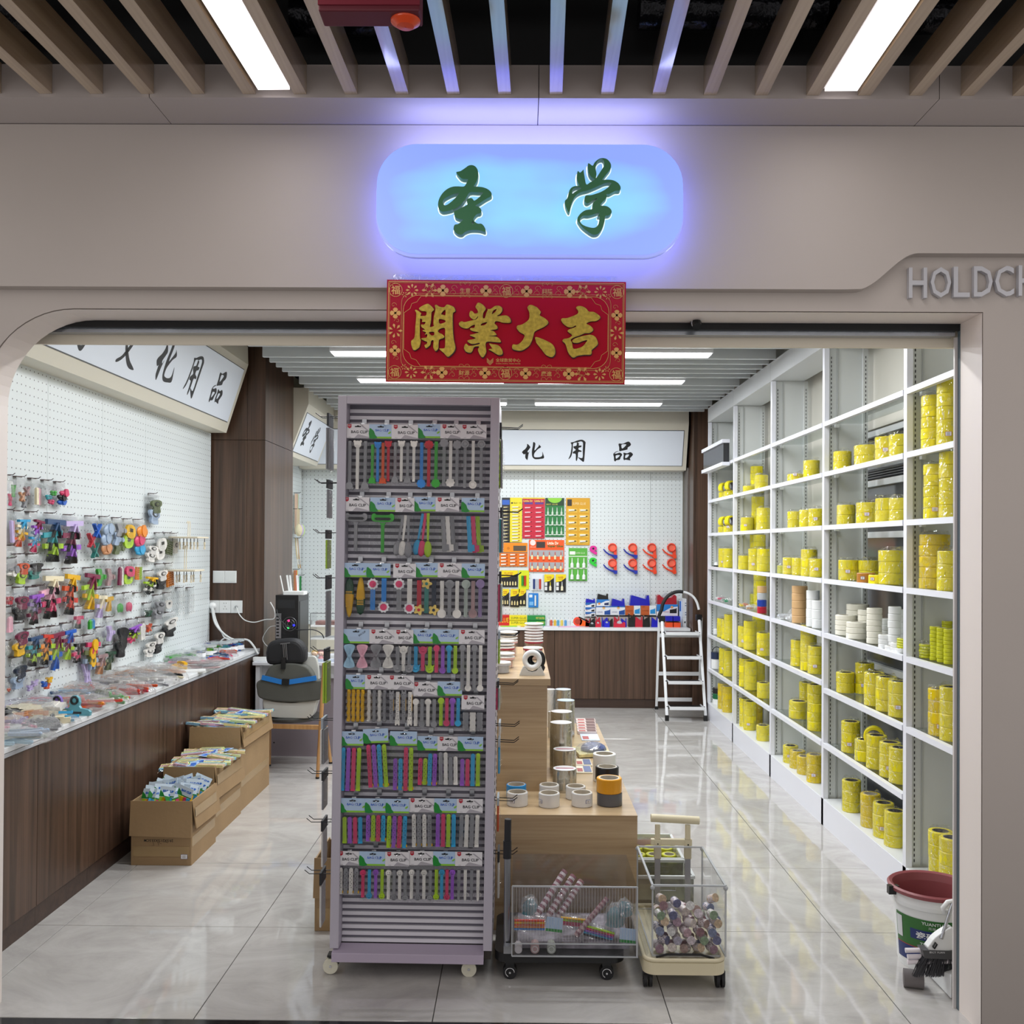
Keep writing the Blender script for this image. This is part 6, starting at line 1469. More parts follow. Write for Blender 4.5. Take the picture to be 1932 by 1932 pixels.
q.build('front_panel', m_acrr, cb)
q = MB()
for i in range(43):
    x0_ = bxl + (bxr-bxl)*(i+.5)/43; q.box(x0_-.0006, x0_+.0006, YBf-.0028, YBf-.0022, bz0+.05, bzt)
q.build('ribs', M('rib_clear', 'c8c8cc', .15, alpha=.38), cb)
YBb = YBf+.36; zbk = P3(1080, 1612, YBb).z
MB().box(bxl, bxr, YBb, YBb+.003, bz0, zbk).build('back_panel', m_acrr, cb)
MB().add([(bxl, YBf, bz0), (bxl, YBb, bz0), (bxl, YBb, zbk), (bxl, YBf, bzt)], [(0, 1, 2, 3)]).build('side_panel', m_acr, cb)
MB().add([(bxr, YBf, bz0), (bxr, YBb, bz0), (bxr, YBb, zbk), (bxr, YBf, bzt)], [(0, 1, 2, 3)]).build('side_panel', m_acr, cb)
MB().box(bxl, bxr, YBf, YBb, bz0, bz0+.003).box(bxl, bxr, YBf-.001, YBf+.002, bz0, bz0+.05).build('tray', m_acr, cb)
m_edgea = M('acrylic_edge', 'c3c6ca', .12, alpha=.75)
MB().bar((bxl, YBf, bzt), (bxr, YBf, bzt), .005, .005).bar((bxl, YBf, bz0+.045), (bxr, YBf, bz0+.045), .003, .004).bar((bxl, YBf, bz0), (bxr+.004, YBf, bz0), .006, .004).bar((bxl, YBf, bz0), (bxl, YBf, bzt), .004, .004).bar((bxr, YBf, bz0), (bxr, YBf, bzt), .006, .005).build('rim', m_edgea, cb)
q = MB(); q.prism([(-.005, 0), (.035, 0), (.045, .012), (.035, .05), (.012, .09), (.0, .09)], -.01, .30, lambda u, v, w: (bxr+u, YBf+.02+w, bz0+v)); q.build('pour_lip', m_acr, cb)
# contents of the bin
def blab(name, lab, cat, loc, rot=(0, 0, 0), grp='goods in the ribbed clear bin'): return thing(name, lab, cat, loc, rot=rot, group=grp)
Yc = YBf+.09
for i, (xa, ya, xb, yb__) in enumerate(((1012, 1728, 1066, 1643), (1033, 1730, 1082, 1652), (1052, 1732, 1097, 1662))):
    a, b = P3(xa, ya, Yc+.02*i), P3(xb, yb__, Yc+.10+.02*i)
    t = blab('film_tube', f'clear tube of striped rolls leaning up in the ribbed bin, {["left", "middle", "right"][i]} one', 'tube', tuple(a)); v = b-a
    MB().cyl((0, 0, 0), v, .0155, n=14).build('sleeve', m_film2, t); q = MB()
    for k in range(18): q.cyl(v*(k/18+.002), v*((k+.96)/18), .0125, n=12, m=k % 2)
    q.build('roll', [M('washi_white', 'd8ccd2', .4), M('washi_maroon', '94626e', .4)], t)
a, b = P3(1086, 1766, Yc-.03), P3(1146, 1695, Yc+.03)
t = blab('film_tube', 'long clear tube of spotted rolls lying diagonally at right in the bin', 'tube', tuple(a)); v = b-a
MB().cyl((0, 0, 0), v, .013, n=14).build('sleeve', m_film2, t); q = MB()
for k in range(22): q.cyl(v*(k/22+.002), v*((k+.96)/22), .0105, n=12, m=k % 2)
q.build('roll', [M('washi_rose', 'b89a9c', .4), M('washi_maroon', '94626e', .4)], t)
for i, (px_, py_, cs, rz_, lab) in enumerate(((999, 1745, 'Ryojb', 0, 'pack of red, yellow and blue pens lying at left in the bin'), (1130, 1762, 'lpvuk', -.25, 'pack of pastel pens lying at right in the bin'), (1085, 1742, 'ylpp', -.1, 'green and pink pen pack in the middle of the bin'))):
    a = P3(px_, py_, Yc-.055+.04*i); t = blab('pen_pack', lab, 'pack', tuple(a), (0, rz_*-1, 0))
    for k, c_ in enumerate(cs): MB().cyl((-.055, .002*k, .016-.0085*k), (.055, .002*k, .016-.0085*k), .0045, n=8).build('pen', cm(c_), t)
    link(bag_me2, 'bag', t, (0, .01, .03), scale=(.125, .03, .06))
for i, (px_, py_) in enumerate(((1045, 1745), (1184, 1766))):
    a = P3(px_, py_, Yc-.06); t = blab('header_pack', ['pale blue header card pack in the middle of the bin', 'pale blue header card pack at the right end of the bin'][i], 'pack', (a.x, a.y, a.z-.02), (-.2, .1, 0)); MB().box(-.03, .03, 0, .002, -.005, .045).build('card', M('card_blue'), t); MB().box(-.03, .03, -.001, 0, -.005, .005).build('green_strip', M('leaf_green'), t)
for i, (px_, py_, s) in enumerate(((1000, 1712, .075), (1160, 1733, .09), (1178, 1715, .07))):
    a = P3(px_, py_, Yc+.02); t = blab('film_bag', ['crumpled turquoise film bag at upper left in the bin', 'crumpled turquoise film bag at right in the bin', 'turquoise film bag behind the right one in the bin'][i], 'bag', (a.x, a.y, a.z-.02))
    link(lump[i], 'bag', t, scale=(s, s, s*.9)); o = link(lump[(i+1) % 4], 'contents', t, scale=(s*.85, s*.85, s*.7)); 
    me_ = lump[(i+1) % 4].copy(); me_.materials[0] = M('turquoise_film', '3f98a8', .2, bump=.8, bs=40); o.data = me_
for i, (px_, c_) in enumerate(((978, 'e4dde0'), (1009, 'c8a8a8'), (1040, 'b8bcb4'))):
    a = P3(px_, 1797, YBf+.035); t = blab('tape_roll', f'roll lying on its side at the bottom left of the bin, {ORD[i+1]} from left', 'tape roll', (a.x, a.y, bz0+.003+.0135))
    q = MB().cyl((0, -.022, .0), (0, .03, .0), .0135 if i == 0 else .016, n=18); q.lathe([(.001, 0)], n=3) if 0 else None; q.build('roll', M('washi_'+c_, c_, .4), t)
    if i: q = MB(); q.tube([(.010*math.cos(b_), -.0225, .010*math.sin(b_)) for b_ in [2*PI*k/16 for k in range(17)]], .0015, 5, caps=False); q.build('ring', m_whitep, t); t.location.z += .003
MB_ = MB()
o = MB().box(bxl+.02, bxr-.02, YBf+.06, YBb-.02, bz0+.004, bz0+.03).build('paper_bundle', M('bin_pile', '8f8a94', .5, var=.5, vs=25)); tag(o, 'grey paper packs covering the bottom of the ribbed bin', 'paper', kind='stuff')

# ================================================================= cream trolley with a clear box of washi rolls
YC = 3.50
m_crm = M('trolley_cream', 'd9cfb0', .4)
ct_ = thing('flat_trolley', 'cream platform trolley with a tall cream and grey handle', 'trolley', (0, YC, 0), world=True)
xl, xr = P3(1215, 1820, YC).x, P3(1371, 1820, YC).x; cx_ = (xl+xr)/2
outer = [(a+cx_, b+YC+.275) for a, b in rrect(xr-xl, .55, .045)]
q = MB(); q.prism(outer, .062, .105, lambda u, v, w: (u, v, w)); q.build('deck', m_crm, ct_, bevel=.01, seg=3)
q = MB(); 
lip = [(a+cx_, YC+.275+b) for a, b in rrect(xr-xl-.012, .538, .04)]
q.tube([(a, b, .112) for a, b in lip] + [(lip[0][0], lip[0][1], .112)], .008, 6, caps=False); q.build('raised_rim', m_crm, ct_)
MB().tube([(cx_-.10, YC+.035, .112), (cx_-.06, YC+.03, .124), (cx_+.06, YC+.03, .124), (cx_+.11, YC+.03, .110)], .004, 6).build('elastic_cord', m_black, ct_)
for px_ in (1223, 1360):
    for yy in (YC+.05, YC+.50):
        x = P3(px_, 1850, YC+.03).x
        MB().box(x-.018, x+.018, yy-.012, yy+.02, .03, .061).build('caster_fork', m_black, ct_)
        for s in (-1, 1): MB().cyl((x+s*.004, yy, .027), (x+s*.015, yy, .027), .027, n=20).build('wheel', M('rubber'), ct_)
for i, px_ in enumerate((1240, 1297)):
    yy = YC+.53; a = P3(px_, 1700, yy)
    zt_ = P3(px_, 1598, yy).z
    MB().box(a.x-.011, a.x+.011, yy-.008, yy+.008, .105, zt_).build('handle_tube', M('handle_grey', 'a3a2a8', .35, metal=.3), ct_)
    MB().box(a.x-.014, a.x+.014, yy-.012, yy+.012, P3(0, 1608, yy).z, P3(0, 1572, yy).z).build('clamp', m_crm, ct_, bevel=.002)
    MB().box(a.x-.010, a.x+.010, yy-.009, yy+.009, P3(0, 1573, yy).z, P3(0, 1545, yy).z).build('post', m_crm, ct_, bevel=.002)
    MB().cyl((a.x, yy-.0125, P3(0, 1580 if i == 0 else 1582, yy).z), (a.x, yy-.013, P3(0, 1580, yy).z), .003, n=8).build('screw', m_black, ct_)
yy = YC+.53
MB().box(P3(1236, 0, yy).x, P3(1312, 0, yy).x, yy-.010, yy+.010, P3(0, 1583, yy).z, P3(0, 1572, yy).z).build('cross_bar', m_crm, ct_)
a, b = P3(1228, 1543, yy), P3(1319, 1548, yy)
MB().cyl(a, b, .0165, n=16).build('handle_bar', m_crm, ct_, bevel=.003)
q = sticker(ct_, 0, 0, 0, .038, .010); q.location = Vector((P3(1303, 1540, yy).x, yy-.018, P3(1303, 1541, yy).z)) - ct_.location
# clear box
XA, XB = P3(1231, 1740, YC+.045).x, P3(1369, 1740, YC+.045).x; ya, yb2 = YC+.045, YC+.50; zc0 = .113
zc1 = P3(1300, 1671, ya).z
bxx = thing('clear_box', 'tall clear plastic box of patterned tape rolls on the cream trolley', 'box', ((XA+XB)/2, ya, zc0), world=True)
for nm, quad in (('front_panel', [(XA, ya, zc0), (XB, ya, zc0), (XB, ya, zc1), (XA, ya, zc1)]), ('back_panel', [(XA, yb2, zc0), (XB, yb2, zc0), (XB, yb2, zc1), (XA, yb2, zc1)]),
                 ('side_panel', [(XA, ya, zc0), (XA, yb2, zc0), (XA, yb2, zc1), (XA, ya, zc1)]), ('side_panel', [(XB, ya, zc0), (XB, yb2, zc0), (XB, yb2, zc1), (XB, ya, zc1)]), ('bottom', [(XA, ya, zc0), (XB, ya, zc0), (XB, yb2, zc0), (XA, yb2, zc0)])):
    MB().add(quad, [(0, 1, 2, 3)]).build(nm, m_acr, bxx)
q = MB()
cs_ = [(XA, ya), (XB, ya), (XB, yb2), (XA, yb2)]
for i in range(4):
    a, b = cs_[i], cs_[(i+1) % 4]
    q.bar((*a, zc1), (*b, zc1), .008, .006); q.bar((*a, zc0), (*b, zc0), .005, .005); q.bar((*a, zc0), (*a, zc1), .006, .006)
for i in range(4): q.ell((*cs_[i], zc1-.008), (.009, .009, .009), 8, 6)
q.build('frame', m_edgea, bxx)
WS = ['9c7f8e', 'cdc0c6', '8088a4', 'd8ccc4', '8fa386', 'e2dedc', 'a58c84', '6f7090', 'c0a0a8', 'cdb496', 'b2acbc', '8f6c72']
def washi(c, c2):
    r, h = .0155, .031; mb = MB(); mb.lathe([(r, -h/2), (r, h/2)], n=16, m=0); mb.lathe([(r*1.02, h/2-.001), (r*1.02, h/2+.001), (.001, h/2+.001)], n=16, ms=[1, 1]); mb.lathe([(.001, -h/2-.001), (r*1.02, -h/2-.001), (r*1.02, -h/2+.001)], n=16, ms=[1, 1])
    m = bpy.data.materials.get('washi_pat_'+c)
    if not m:
        m = bpy.data.materials.new('washi_pat_'+c); m.use_nodes = True; N, L = m.node_tree.nodes, m.node_tree.links; b = N['Principled BSDF']; b.inputs['Roughness'].default_value = .25
        tc = N.new('ShaderNodeTexCoord'); v = N.new('ShaderNodeTexVoronoi'); v.inputs['Scale'].default_value = 150; L.new(tc.outputs['Object'], v.inputs['Vector'])
        r_ = N.new('ShaderNodeValToRGB'); e = r_.color_ramp.elements; e[0].position = .30; e[0].color = (*lin(c), 1); e[1].position = .42; e[1].color = (*lin('d9d0d2'), 1)
        L.new(v.outputs['Distance'], r_.inputs[0]); L.new(r_.outputs[0], b.inputs['Base Color'])
    return mb.mesh('washi_roll', [m, M('washi_end_'+c, c, .4, var=.35, vs=150)])
wm = [washi(c, WS[(i*5+3) % 12]) for i, c in enumerate(WS)]
WD = ['mauve', 'pale pink', 'slate blue', 'beige', 'green', 'white', 'brown', 'navy', 'rose', 'gold', 'lilac-grey', 'dark red']
rr = random.Random(21)
nx = 5; kk = 0
for lay in range(6):
    for j in range(3):
        for i in range(nx):
            if lay >= 4 and (i + j + lay) % 3 == 0: continue
            if lay == 5 and (i+j) % 2: continue
            if j == 2 and lay < 3: continue
            x = XA+.028+(XB-XA-.056)*(i+.35*(lay % 2))/(nx-1+.35) ; y = ya+.024+.036*j+rr.uniform(-.002, .002); z = zc0+.0175+lay*.031+rr.uniform(0, .003)
            kk += 1
            c_ = (i*3+j*5+lay*7) % 12
            a1 = rr.choice([0, .5, 1.2, 1.57, -.6]); rot = (1.35+rr.uniform(-.3, .2), a1, rr.uniform(-.5, .5))
            vpos = ['bottom', 'second', 'third', 'fourth', 'fifth', 'top'][lay]
            o = link(wm[c_], 'washi_roll', None, (x, y, z), rot); tag(o, f'{WD[c_]} patterned tape roll in the clear box, {vpos} layer, {["front", "middle", "rear"][j]} row, {ORD[i+1]} from left', 'tape roll', 'patterned tape rolls in the clear box')

# ================================================================= plastic crates behind the trolleys
m_crate = film('crate_plastic', (.70, .71, .66), .08, .15, .3, 8, milk=.10); m_crr = M('crate_rim', 'd4d8d8', .3)
def crate(xl, xr, pyt, Y, yb_, zt, lab, fillc):
    a, b = P3(xl, pyt, Y).x, P3(xr, pyt, Y).x; t = thing('storage_crate', lab, 'crate', ((a+b)/2, Y, 0), world=True, group='plastic crates behind the cream trolley')
    for nm, q in (('front_panel', MB().box(a, b, Y, Y+.004, .01, zt)), ('back_panel', MB().box(a, b, yb_, yb_+.004, .01, zt)), ('side_panel', MB().box(a, a+.004, Y, yb_, .01, zt)), ('side_panel', MB().box(b-.004, b, Y, yb_, .01, zt)), ('bottom', MB().box(a, b, Y, yb_, .002, .01))): q.build(nm, m_crate, t)
    q = MB()
    for p_, q_ in (((a, Y), (b, Y)), ((b, Y), (b, yb_)), ((b, yb_), (a, yb_)), ((a, yb_), (a, Y))): q.bar((*p_, zt), (*q_, zt), .012, .012)
    q.build('rim', m_crr, t)
    hx_ = (a+b)/2; MB().tube([(hx_-.045, Y-.003, zt-.03), (hx_-.045, Y-.003, zt-.055), (hx_+.045, Y-.003, zt-.055), (hx_+.045, Y-.003, zt-.03), (hx_-.045, Y-.003, zt-.03)], .003, 5).build('handle', m_chrome, t)
    return t, a, b
t, a, b = crate(1200, 1309, 1625, 4.07, 4.28, .22, 'clear plastic crate directly behind the cream trolley', 'k')
o = MB().box(a+.01, b-.01, 4.085, 4.27, .012, .12).build('dark_packs', M('crate_goods_dark', '6b6a4c', .4, var=.4, vs=20)); tag(o, 'dark olive packs filling the nearer plastic crate', 'packs', kind='stuff')
t, a, b = crate(1196, 1289, 1600, 4.30, 4.66, .22, 'clear plastic crate of yellow tape packs farther behind the trolley', 'y')
for i in range(3):
    for j in range(3):
        o = link(roll_me('L', .036, .05), 'tape_roll', None, (a+.042+i*.0725-(i == 3)*0, 4.40+j*.10, .131)); tag(o, f'yellow-green tape roll in the far crate, {["front", "middle", "rear"][j]} row, {ORD[i+1]} from left', 'tape roll', 'tape rolls in the far plastic crate')
o = MB().box(a+.008, b-.008, 4.31, 4.65, .012, .13).build('packs_below', M('crate_goods_yellow', 'b8a82c', .4, var=.3, vs=20)); tag(o, 'yellow tape packs filling the lower part of the far crate', 'packs', kind='stuff')
MB().box(a+.045, a+.15, 4.652, 4.655, .15, .20).build('pink_label', M('pale_pink_card', 'd9b8c4', .5), t)
# ================================================================= white shelving along the right wall
XF, XBK = 1.757, 1.985
pxs = [1335, 1382.5, 1453, 1551, 1704.5]
def ydep(px): return wx(px, 1030, XF).y
yd = [ydep(p) for p in pxs] + [3.50]
glass = film('shelf_glass', (.90, .93, .92), .06, .03, 0)
m_shf = M('shelf_front_white', 'e9ebf4', .3); m_pan = M('shelf_side_panel', 'd8dcdc', .45); m_base = M('shelf_base_white', 'dfe2e3', .4)
ZS = [2.325, 2.035, 1.728, 1.42, 1.108, .79, .475]; ZB = .155
BAYN = ['fifth bay from the entrance', 'fourth bay from the entrance', 'third bay from the entrance', 'second bay from the entrance', 'bay nearest the entrance']
slot = MB()
for k in range(110):
    z = .18 + k*.0245
    if z > 2.72: break
    slot.cbox(0, 0, z, .004, .0015, .013)
slot_me = slot.mesh('slot_row', m_black)
for b in range(5):
    y1, y0 = yd[b], yd[b+1]   # far, near
    t = thing('shelf_unit', f'white shelving unit with glass shelves and black-slotted sides, {BAYN[b]}', 'shelf', ((XF+XBK)/2, (y0+y1)/2, 0), world=True, group='white shelving units along the right wall')
    # far side panel with its slotted uprights
    MB().box(XF+.03, XBK, y1-.018, y1-.001, .10, 2.765).build('side_panel', m_pan, t)
    MB().box(XF, XF+.028, y1-.036, y1-.0003, .0, 2.765).build('front_post', m_shf, t)
    MB().box(XBK-.006, XBK+.022, y1-.040, y1-.019, .1, 2.765).build('rear_post', m_pan, t)
    MB().box(XF+.075, XF+.082, y1-.024, y1-.019, .16, 2.76).build('channel', M('channel_grey', 'b7bbbb', .4), t)
    for xx in (XF+.045, XBK-.018):
        o = link(slot_me, 'slot_row', t, (xx-t.location.x, y1-.0195-t.location.y, 0)); o['kind'] = 'stuff'
        if xx > 1.9: o.location.y = y1-.0412-t.location.y; o.location.x = XBK+.008-t.location.x
    if b == 4: MB().box(XF, XF+.028, y0+.001, y0+.02, .0, 2.765).build('front_post', m_shf, t)
    MB().box(XF-.002, XBK, y0+.002, y1-.002, 2.768, 2.90).build('fascia', M('fascia_white', 'd7dadd', .35), t)
    MB().box(XF, XF+.014, y0+.0003, y1-.0003, .0, ZB-.002).build('plinth', m_shf, t)
    MB().box(XF+.003, XBK, y0+.002, y1-.038, ZB-.012, ZB).build('bottom_board', m_base, t)
    for z in ZS:
        if b == 4 and z < .5: continue
        if b == 0 and z > 2.3: pass
        zz = z + (.035 if (b == 2 and abs(z-.79) < .01) else 0)
        sb = MB().box(XF-.004, XF+.022, y0+.003, y1-.038, zz-.024, zz+.002).build('shelf_edge', m_shf, t)
        MB().box(XF+.023, XBK-.01, y0+.006, y1-.04, zz-.007, zz-.001).build('glass_shelf', glass, t)
        MB().box(XF+.06, XF+.08, y1-.055, y1-.025, zz-.030, zz-.012).build('shelf_clip', m_whitep, t)
# small boxed shelf with a dark front on the farthest bay
a = wy(1324, 838, 9.0); t = thing('wall_box', 'small white shelf box with a dark smoked front at the far shelf end', 'box', (XF-.02, 8.9, 2.28), world=True)
zt, zb_ = wx(1360, 841, XF-.03).z, wx(1360, 876, XF-.03).z
MB().box(XF-.07, XF-.006, yd[1]+.1, yd[0]-.05, zt, zt+.03).box(XF-.07, XF-.006, yd[1]+.1, yd[0]-.05, zb_-.03, zb_).build('frame', m_shf, t)
MB().box(XF-.055, XF-.006, yd[1]+.12, yd[0]-.07, zb_+.001, zt-.001).build('smoked_front', M('smoked_plastic', '2d2e31', .2), t)
# ---- contents: per bay and shelf level: (px, count, row, colour, radius, roll height)
def at_shelf(px, row):
    X = (XF+.075) if row == 0 else (XBK-.058)
    return X, wx(px, 1030, X).y
BF, BB = 0, 1
SH = {  # bay index 0 = farthest ... 4 = nearest
 (0, 1): [(1366,1,0,'Y'),(1376,1,0,'Y')], (0, 2): [(1365,1,0,'Y'),(1376,1,0,'Y')], (0, 3): [(1366,3,0,'Y'),(1375,3,0,'Y')],
 (0, 5): [(1364,3,0,'Y'),(1372,3,0,'Y'),(1378,4,0,'Y')], (0, 6): [(1368,4,0,'Y'),(1376,4,0,'Y')],
 (0, 7): [(1366,4,0,'Y2'),(1374,4,0,'Y2')],
 (1, 1): [(1413,1,0,'Y'),(1426,4,1,'Y'),(1436,2,0,'Y')], (1, 2): [(1409,2,0,'Y'),(1430,5,1,'Y'),(1440,3,0,'Y')],
 (1, 3): [(1401,2,0,'Y'),(1411,6,1,'Y'),(1428,6,1,'Y'),(1424,3,0,'Y'),(1441,3,0,'Y')],
 (1, 4): [(1434,6,1,'Y'),(1414,2,1,'L')], (1, 5): [(1405,3,0,'Y'),(1416,4,0,'Y'),(1432,6,1,'Y'),(1441,3,0,'Y')],
 (1, 6): [(1407,4,0,'Y'),(1417,4,0,'Y'),(1432,6,1,'Y'),(1442,2,0,'Y')], (1, 7): [(1408,4,0,'Y'),(1416,4,0,'Y'),(1430,6,1,'Y2'),(1441,2,0,'Y')],
 (2, 1): [(1498,1,0,'Y',.062),(1531,1.5,0,'Y')], (2, 2): [(1500,2,0,'Y'),(1523,2,0,'Y'),(1541,2,0,'Y')], (2, 3): [(1480,1,0,'L'),(1491,2,0,'Y'),(1509,2,0,'Y'),(1527,3,0,'Y'),(1543,2,0,'Y')],
 (2, 4): [(1509,5,0,'H',.05,.048),(1524,4,1,'H',.05,.03),(1534,4,0,'V',.04),(1545,3,0,'V',.04)], (2, 5): [(1507,3,0,'Y'),(1526,5,0,'Y'),(1541,3,0,'Y')],
 (2, 6): [(1503,2,0,'Y',.062),(1527,4,1,'Y'),(1540,5,0,'Y')], (2, 7): [(1493,2,0,'Y'),(1506,2,0,'Y2'),(1520,2,0,'Y2'),(1539,3,0,'Y2')],
 (3, 1): [(1589,2,0,'Y'),(1628,2,0,'Y',.068),(1672,2,0,'Y',.055,.06),(1697,2,0,'Y')], (3, 2): [(1596,2,0,'Y'),(1632,2,0,'Y',.062),(1673,2,0,'Y',.055,.06),(1698,2,0,'Y')],
 (3, 3): [(1598,2,0,'Y',.058),(1641,2,1,'Y',.058),(1676,3,0,'Y',.062),(1699,3,1,'Y')], 
 (3, 4): [(1592,4,0,'W',.058,.028),(1616,5,1,'W',.062,.034),(1617,3,0,'W',.055,.03),(1640,5,1,'W',.058,.03),(1650,6,0,'W',.038,.03),(1671,4,1,'V',.032,.03),(1688,6,0,'V',.03,.034),(1700,6,1,'V',.034,.03)],
 (3, 5): [(1596,2,0,'Y'),(1630,3,1,'Y'),(1650,3,0,'Y'),(1673,3,0,'Y'),(1697,3,0,'Y')], (3, 6): [(1606,3,0,'Y'),(1632,2,0,'Y'),(1655,3,0,'Y'),(1680,3,0,'Y'),(1699,3,0,'Y')],
 (3, 7): [(1608,3,0,'Y'),(1644,3,0,'Y2'),(1668,3,0,'Y'),(1690,3,0,'Y')],
 (4, 1): [(1760,5,0,'Y',.05,.048),(1790,5,0,'Y')], (4, 2): [(1765,5,0,'Y',.05,.048),(1795,5,0,'Y')], (4, 3): [(1755,5,0,'Y2',.064,.048),(1792,3,0,'Y')],
 (4, 4): [(1735,5,0,'L',.032,.012),(1747,10,1,'L',.022,.016),(1757,10,1,'L',.022,.016),(1765,9,0,'L',.022,.016),(1778,9,0,'L',.022,.016),(1791,9,0,'L',.022,.016)],
 (4, 5): [(1775,4,0,'Y2',.05,.05),(1797,4,0,'Y')], (4, 7): [(1776,4,0,'Y',.05,.055),(1797,4,0,'Y')],
}
LV = {0: 'top', 1: 'second', 2: 'third', 3: 'fourth', 4: 'fifth', 5: 'sixth', 6: 'seventh', 7: 'bottom'}
BS = ['fifth', 'fourth', 'third', 'second', 'nearest']
m_wrap = film('stretch_wrap', (.985, .985, .97), .06, .07, 1.0, 45)
CNT = {1: 'single', 2: 'two-roll', 3: 'three-roll', 4: 'four-roll', 5: 'five-roll', 6: 'six-roll', 9: 'nine-roll', 10: 'ten-roll'}
_WR = {}
for (b, lv), items in sorted(SH.items()):
    z0 = (ZS+[ZB])[lv] + (.035 if (b == 2 and lv == 5) else 0) + .0005
    placed = []
    for k, it in enumerate(sorted(items, key=lambda q: q[0])):
        px, n, row, c = it[:4]; r = it[4] if len(it) > 4 else .050; h = it[5] if len(it) > 5 else .056
        n = int(round(n)); X, Y = at_shelf(px, row)
        if row == 0 and r > .055: X = XF + .03 + r
        for (qx, qy, qr) in placed:
            dd = math.hypot(X-qx, Y-qy)
            if dd < r+qr: Y += -(math.sqrt(max(0, (r+qr)**2-(X-qx)**2)) - abs(Y-qy))*(1 if Y <= qy else -1)
        Y = max(yd[b+1]+.004+r*1.04, min(yd[b]-.044-r*1.04, Y))
        placed.append((X, Y, r))
        gap_ = .29 if lv != 7 else .30
        n = max(1, min(n, int((.285 if not (b == 4 and lv == 7) else .6)/h)))
        lab = f"{CNT.get(n, str(n)+'-roll')} {'' if n == 1 else 'stack of '}{RN[c]} tape, {LV[lv]} shelf of the {BS[b]} right bay, {ORD[k+1]} from left"
        if n == 1: lab = f"single {RN[c]} tape roll, {LV[lv]} shelf of the {BS[b]} right bay, {ORD[k+1]} from left"
        me_ = roll_me(c, r, h, .62)
        t = thing('tape_stack', lab, 'tape rolls', (X, Y, z0), R.uniform(0, 6), group='wrapped tape stacks on the right shelves')
        for i in range(n):
            link(me_, 'tape_roll', t, (R.uniform(-.0012, .0012), R.uniform(-.0012, .0012), i*(h+.0006)))
        if c in ('Y', 'Y2', 'L') and r > .03:
            kk_ = (round(r, 3), n, round(h, 3))
            if kk_ not in _WR:
                mb = MB(); rr2 = random.Random(n); vs = []; H = n*(h+.0006); nn = 12; seg = max(3, n*2)
                for j in range(seg+1):
                    for i in range(nn): a = 2*PI*i/nn; q = r*rr2.uniform(1.015, 1.07); vs.append((q*math.cos(a), q*math.sin(a), H*j/seg))
                fs = [(j*nn+i, j*nn+(i+1) % nn, (j+1)*nn+(i+1) % nn, (j+1)*nn+i) for j in range(seg) for i in range(nn)]
                mb.add(vs, fs)
                tv = [(r*rr2.uniform(.6, 1.05)*math.cos(2*PI*i/nn), r*rr2.uniform(.6, 1.05)*math.sin(2*PI*i/nn), H+rr2.uniform(.004, .022)) for i in range(nn)]
                mb.add(vs[-nn:] + tv, [(i, (i+1) % nn, nn+(i+1) % nn, nn+i) for i in range(nn)] + [tuple(range(nn, 2*nn))])
                _WR[kk_] = mb.mesh('wrap', m_wrap)
            link(_WR[kk_], 'wrap', t)
            if (k + lv + b) % 3 == 0:
                s = sticker(t, 0, 0, 0, .022, .016, rim='r'); ang = -t.rotation_euler.z - PI/2 - .45
                s.location = (r*1.07*math.cos(ang), r*1.07*math.sin(ang), h*.9); s.rotation_euler = (0, 0, ang+PI/2)
# a few particular things on those shelves
def shelf_thing(px, lv, row, name, lab, cat, **kw):
    X, Y = at_shelf(px, row); z0 = (ZS+[ZB])[lv] + .0005
    return thing(name, lab, cat, (X, Y, z0), **kw)
# upright rolls on the far bay
for lv in (1, 2):
    for i, px in enumerate((1363, 1375)):
        t = shelf_thing(px, lv, 0, 'tape_roll_upright', f'yellow tape roll standing on edge over others, {LV[lv]} shelf of the fifth right bay, {["left", "right"][i]}', 'tape roll')
        o = link(roll_me('Y', .05, .048, .62), 'tape_roll', t, (0, .02, .1005), (PI/2, 0, .5))
# one roll on its edge leaning on the second bay's low shelf
X, Y = at_shelf(1643, 0)
t = thing('tape_roll_upright', 'yellow tape roll standing on edge atop others, seventh shelf of the second bay', 'tape roll', (X+.02, Y, ZS[6]+.098+.052))
link(roll_me('Y', .052, .05, .62), 'tape_roll', t, (0, 0, 0), (PI/2, 0, -.35))
t = shelf_thing(1643, 3, 0, 'tape_roll_brown', 'single brown tape roll before the yellow stacks, fourth shelf of second bay', 'tape roll'); t.location.x -= .025
o = link(roll_me('N', .046, .05, .6), 'tape_roll', t); sticker(t, -.03, -.036, .025, ry=-.7)
t = shelf_thing(1662, 3, 0, 'tape_roll', 'single yellow roll with green printed band, fourth shelf of second bay', 'tape roll'); t.location.x -= .028; t.location.y -= .02
link(roll_me('Y', .04, .045, .6), 'tape_roll', t); sticker(t, -.032, -.026, .025, rim='r', ry=-.9)
# colour stacks
t = shelf_thing(1443, 4, 0, 'tape_stack', 'stack of silver, blue and red tape on the fifth shelf of the fourth bay', 'tape rolls'); t.location.x -= .02
for i, c in enumerate('EBSN'): link(roll_me(c if c != 'N' else 'H', .035, .05), 'tape_roll', t, (0, 0, i*.051))
t = shelf_thing(1345, 7, 0, 'tape_stack', 'stack of red, yellow and blue tape at the far bottom shelf end', 'tape rolls')
for i, c in enumerate(('E', 'Y', 'B')): link(roll_me(c, .048, .05), 'tape_roll', t, (0, 0, i*.051))
t = shelf_thing(1356, 7, 0, 'tape_stack', 'stack of white, green and black tape on the far bottom shelf', 'tape rolls')
for i, c in enumerate(('V', 'G', 'K')): link(roll_me(c, .05, .05), 'tape_roll', t, (0, 0, i*.051))
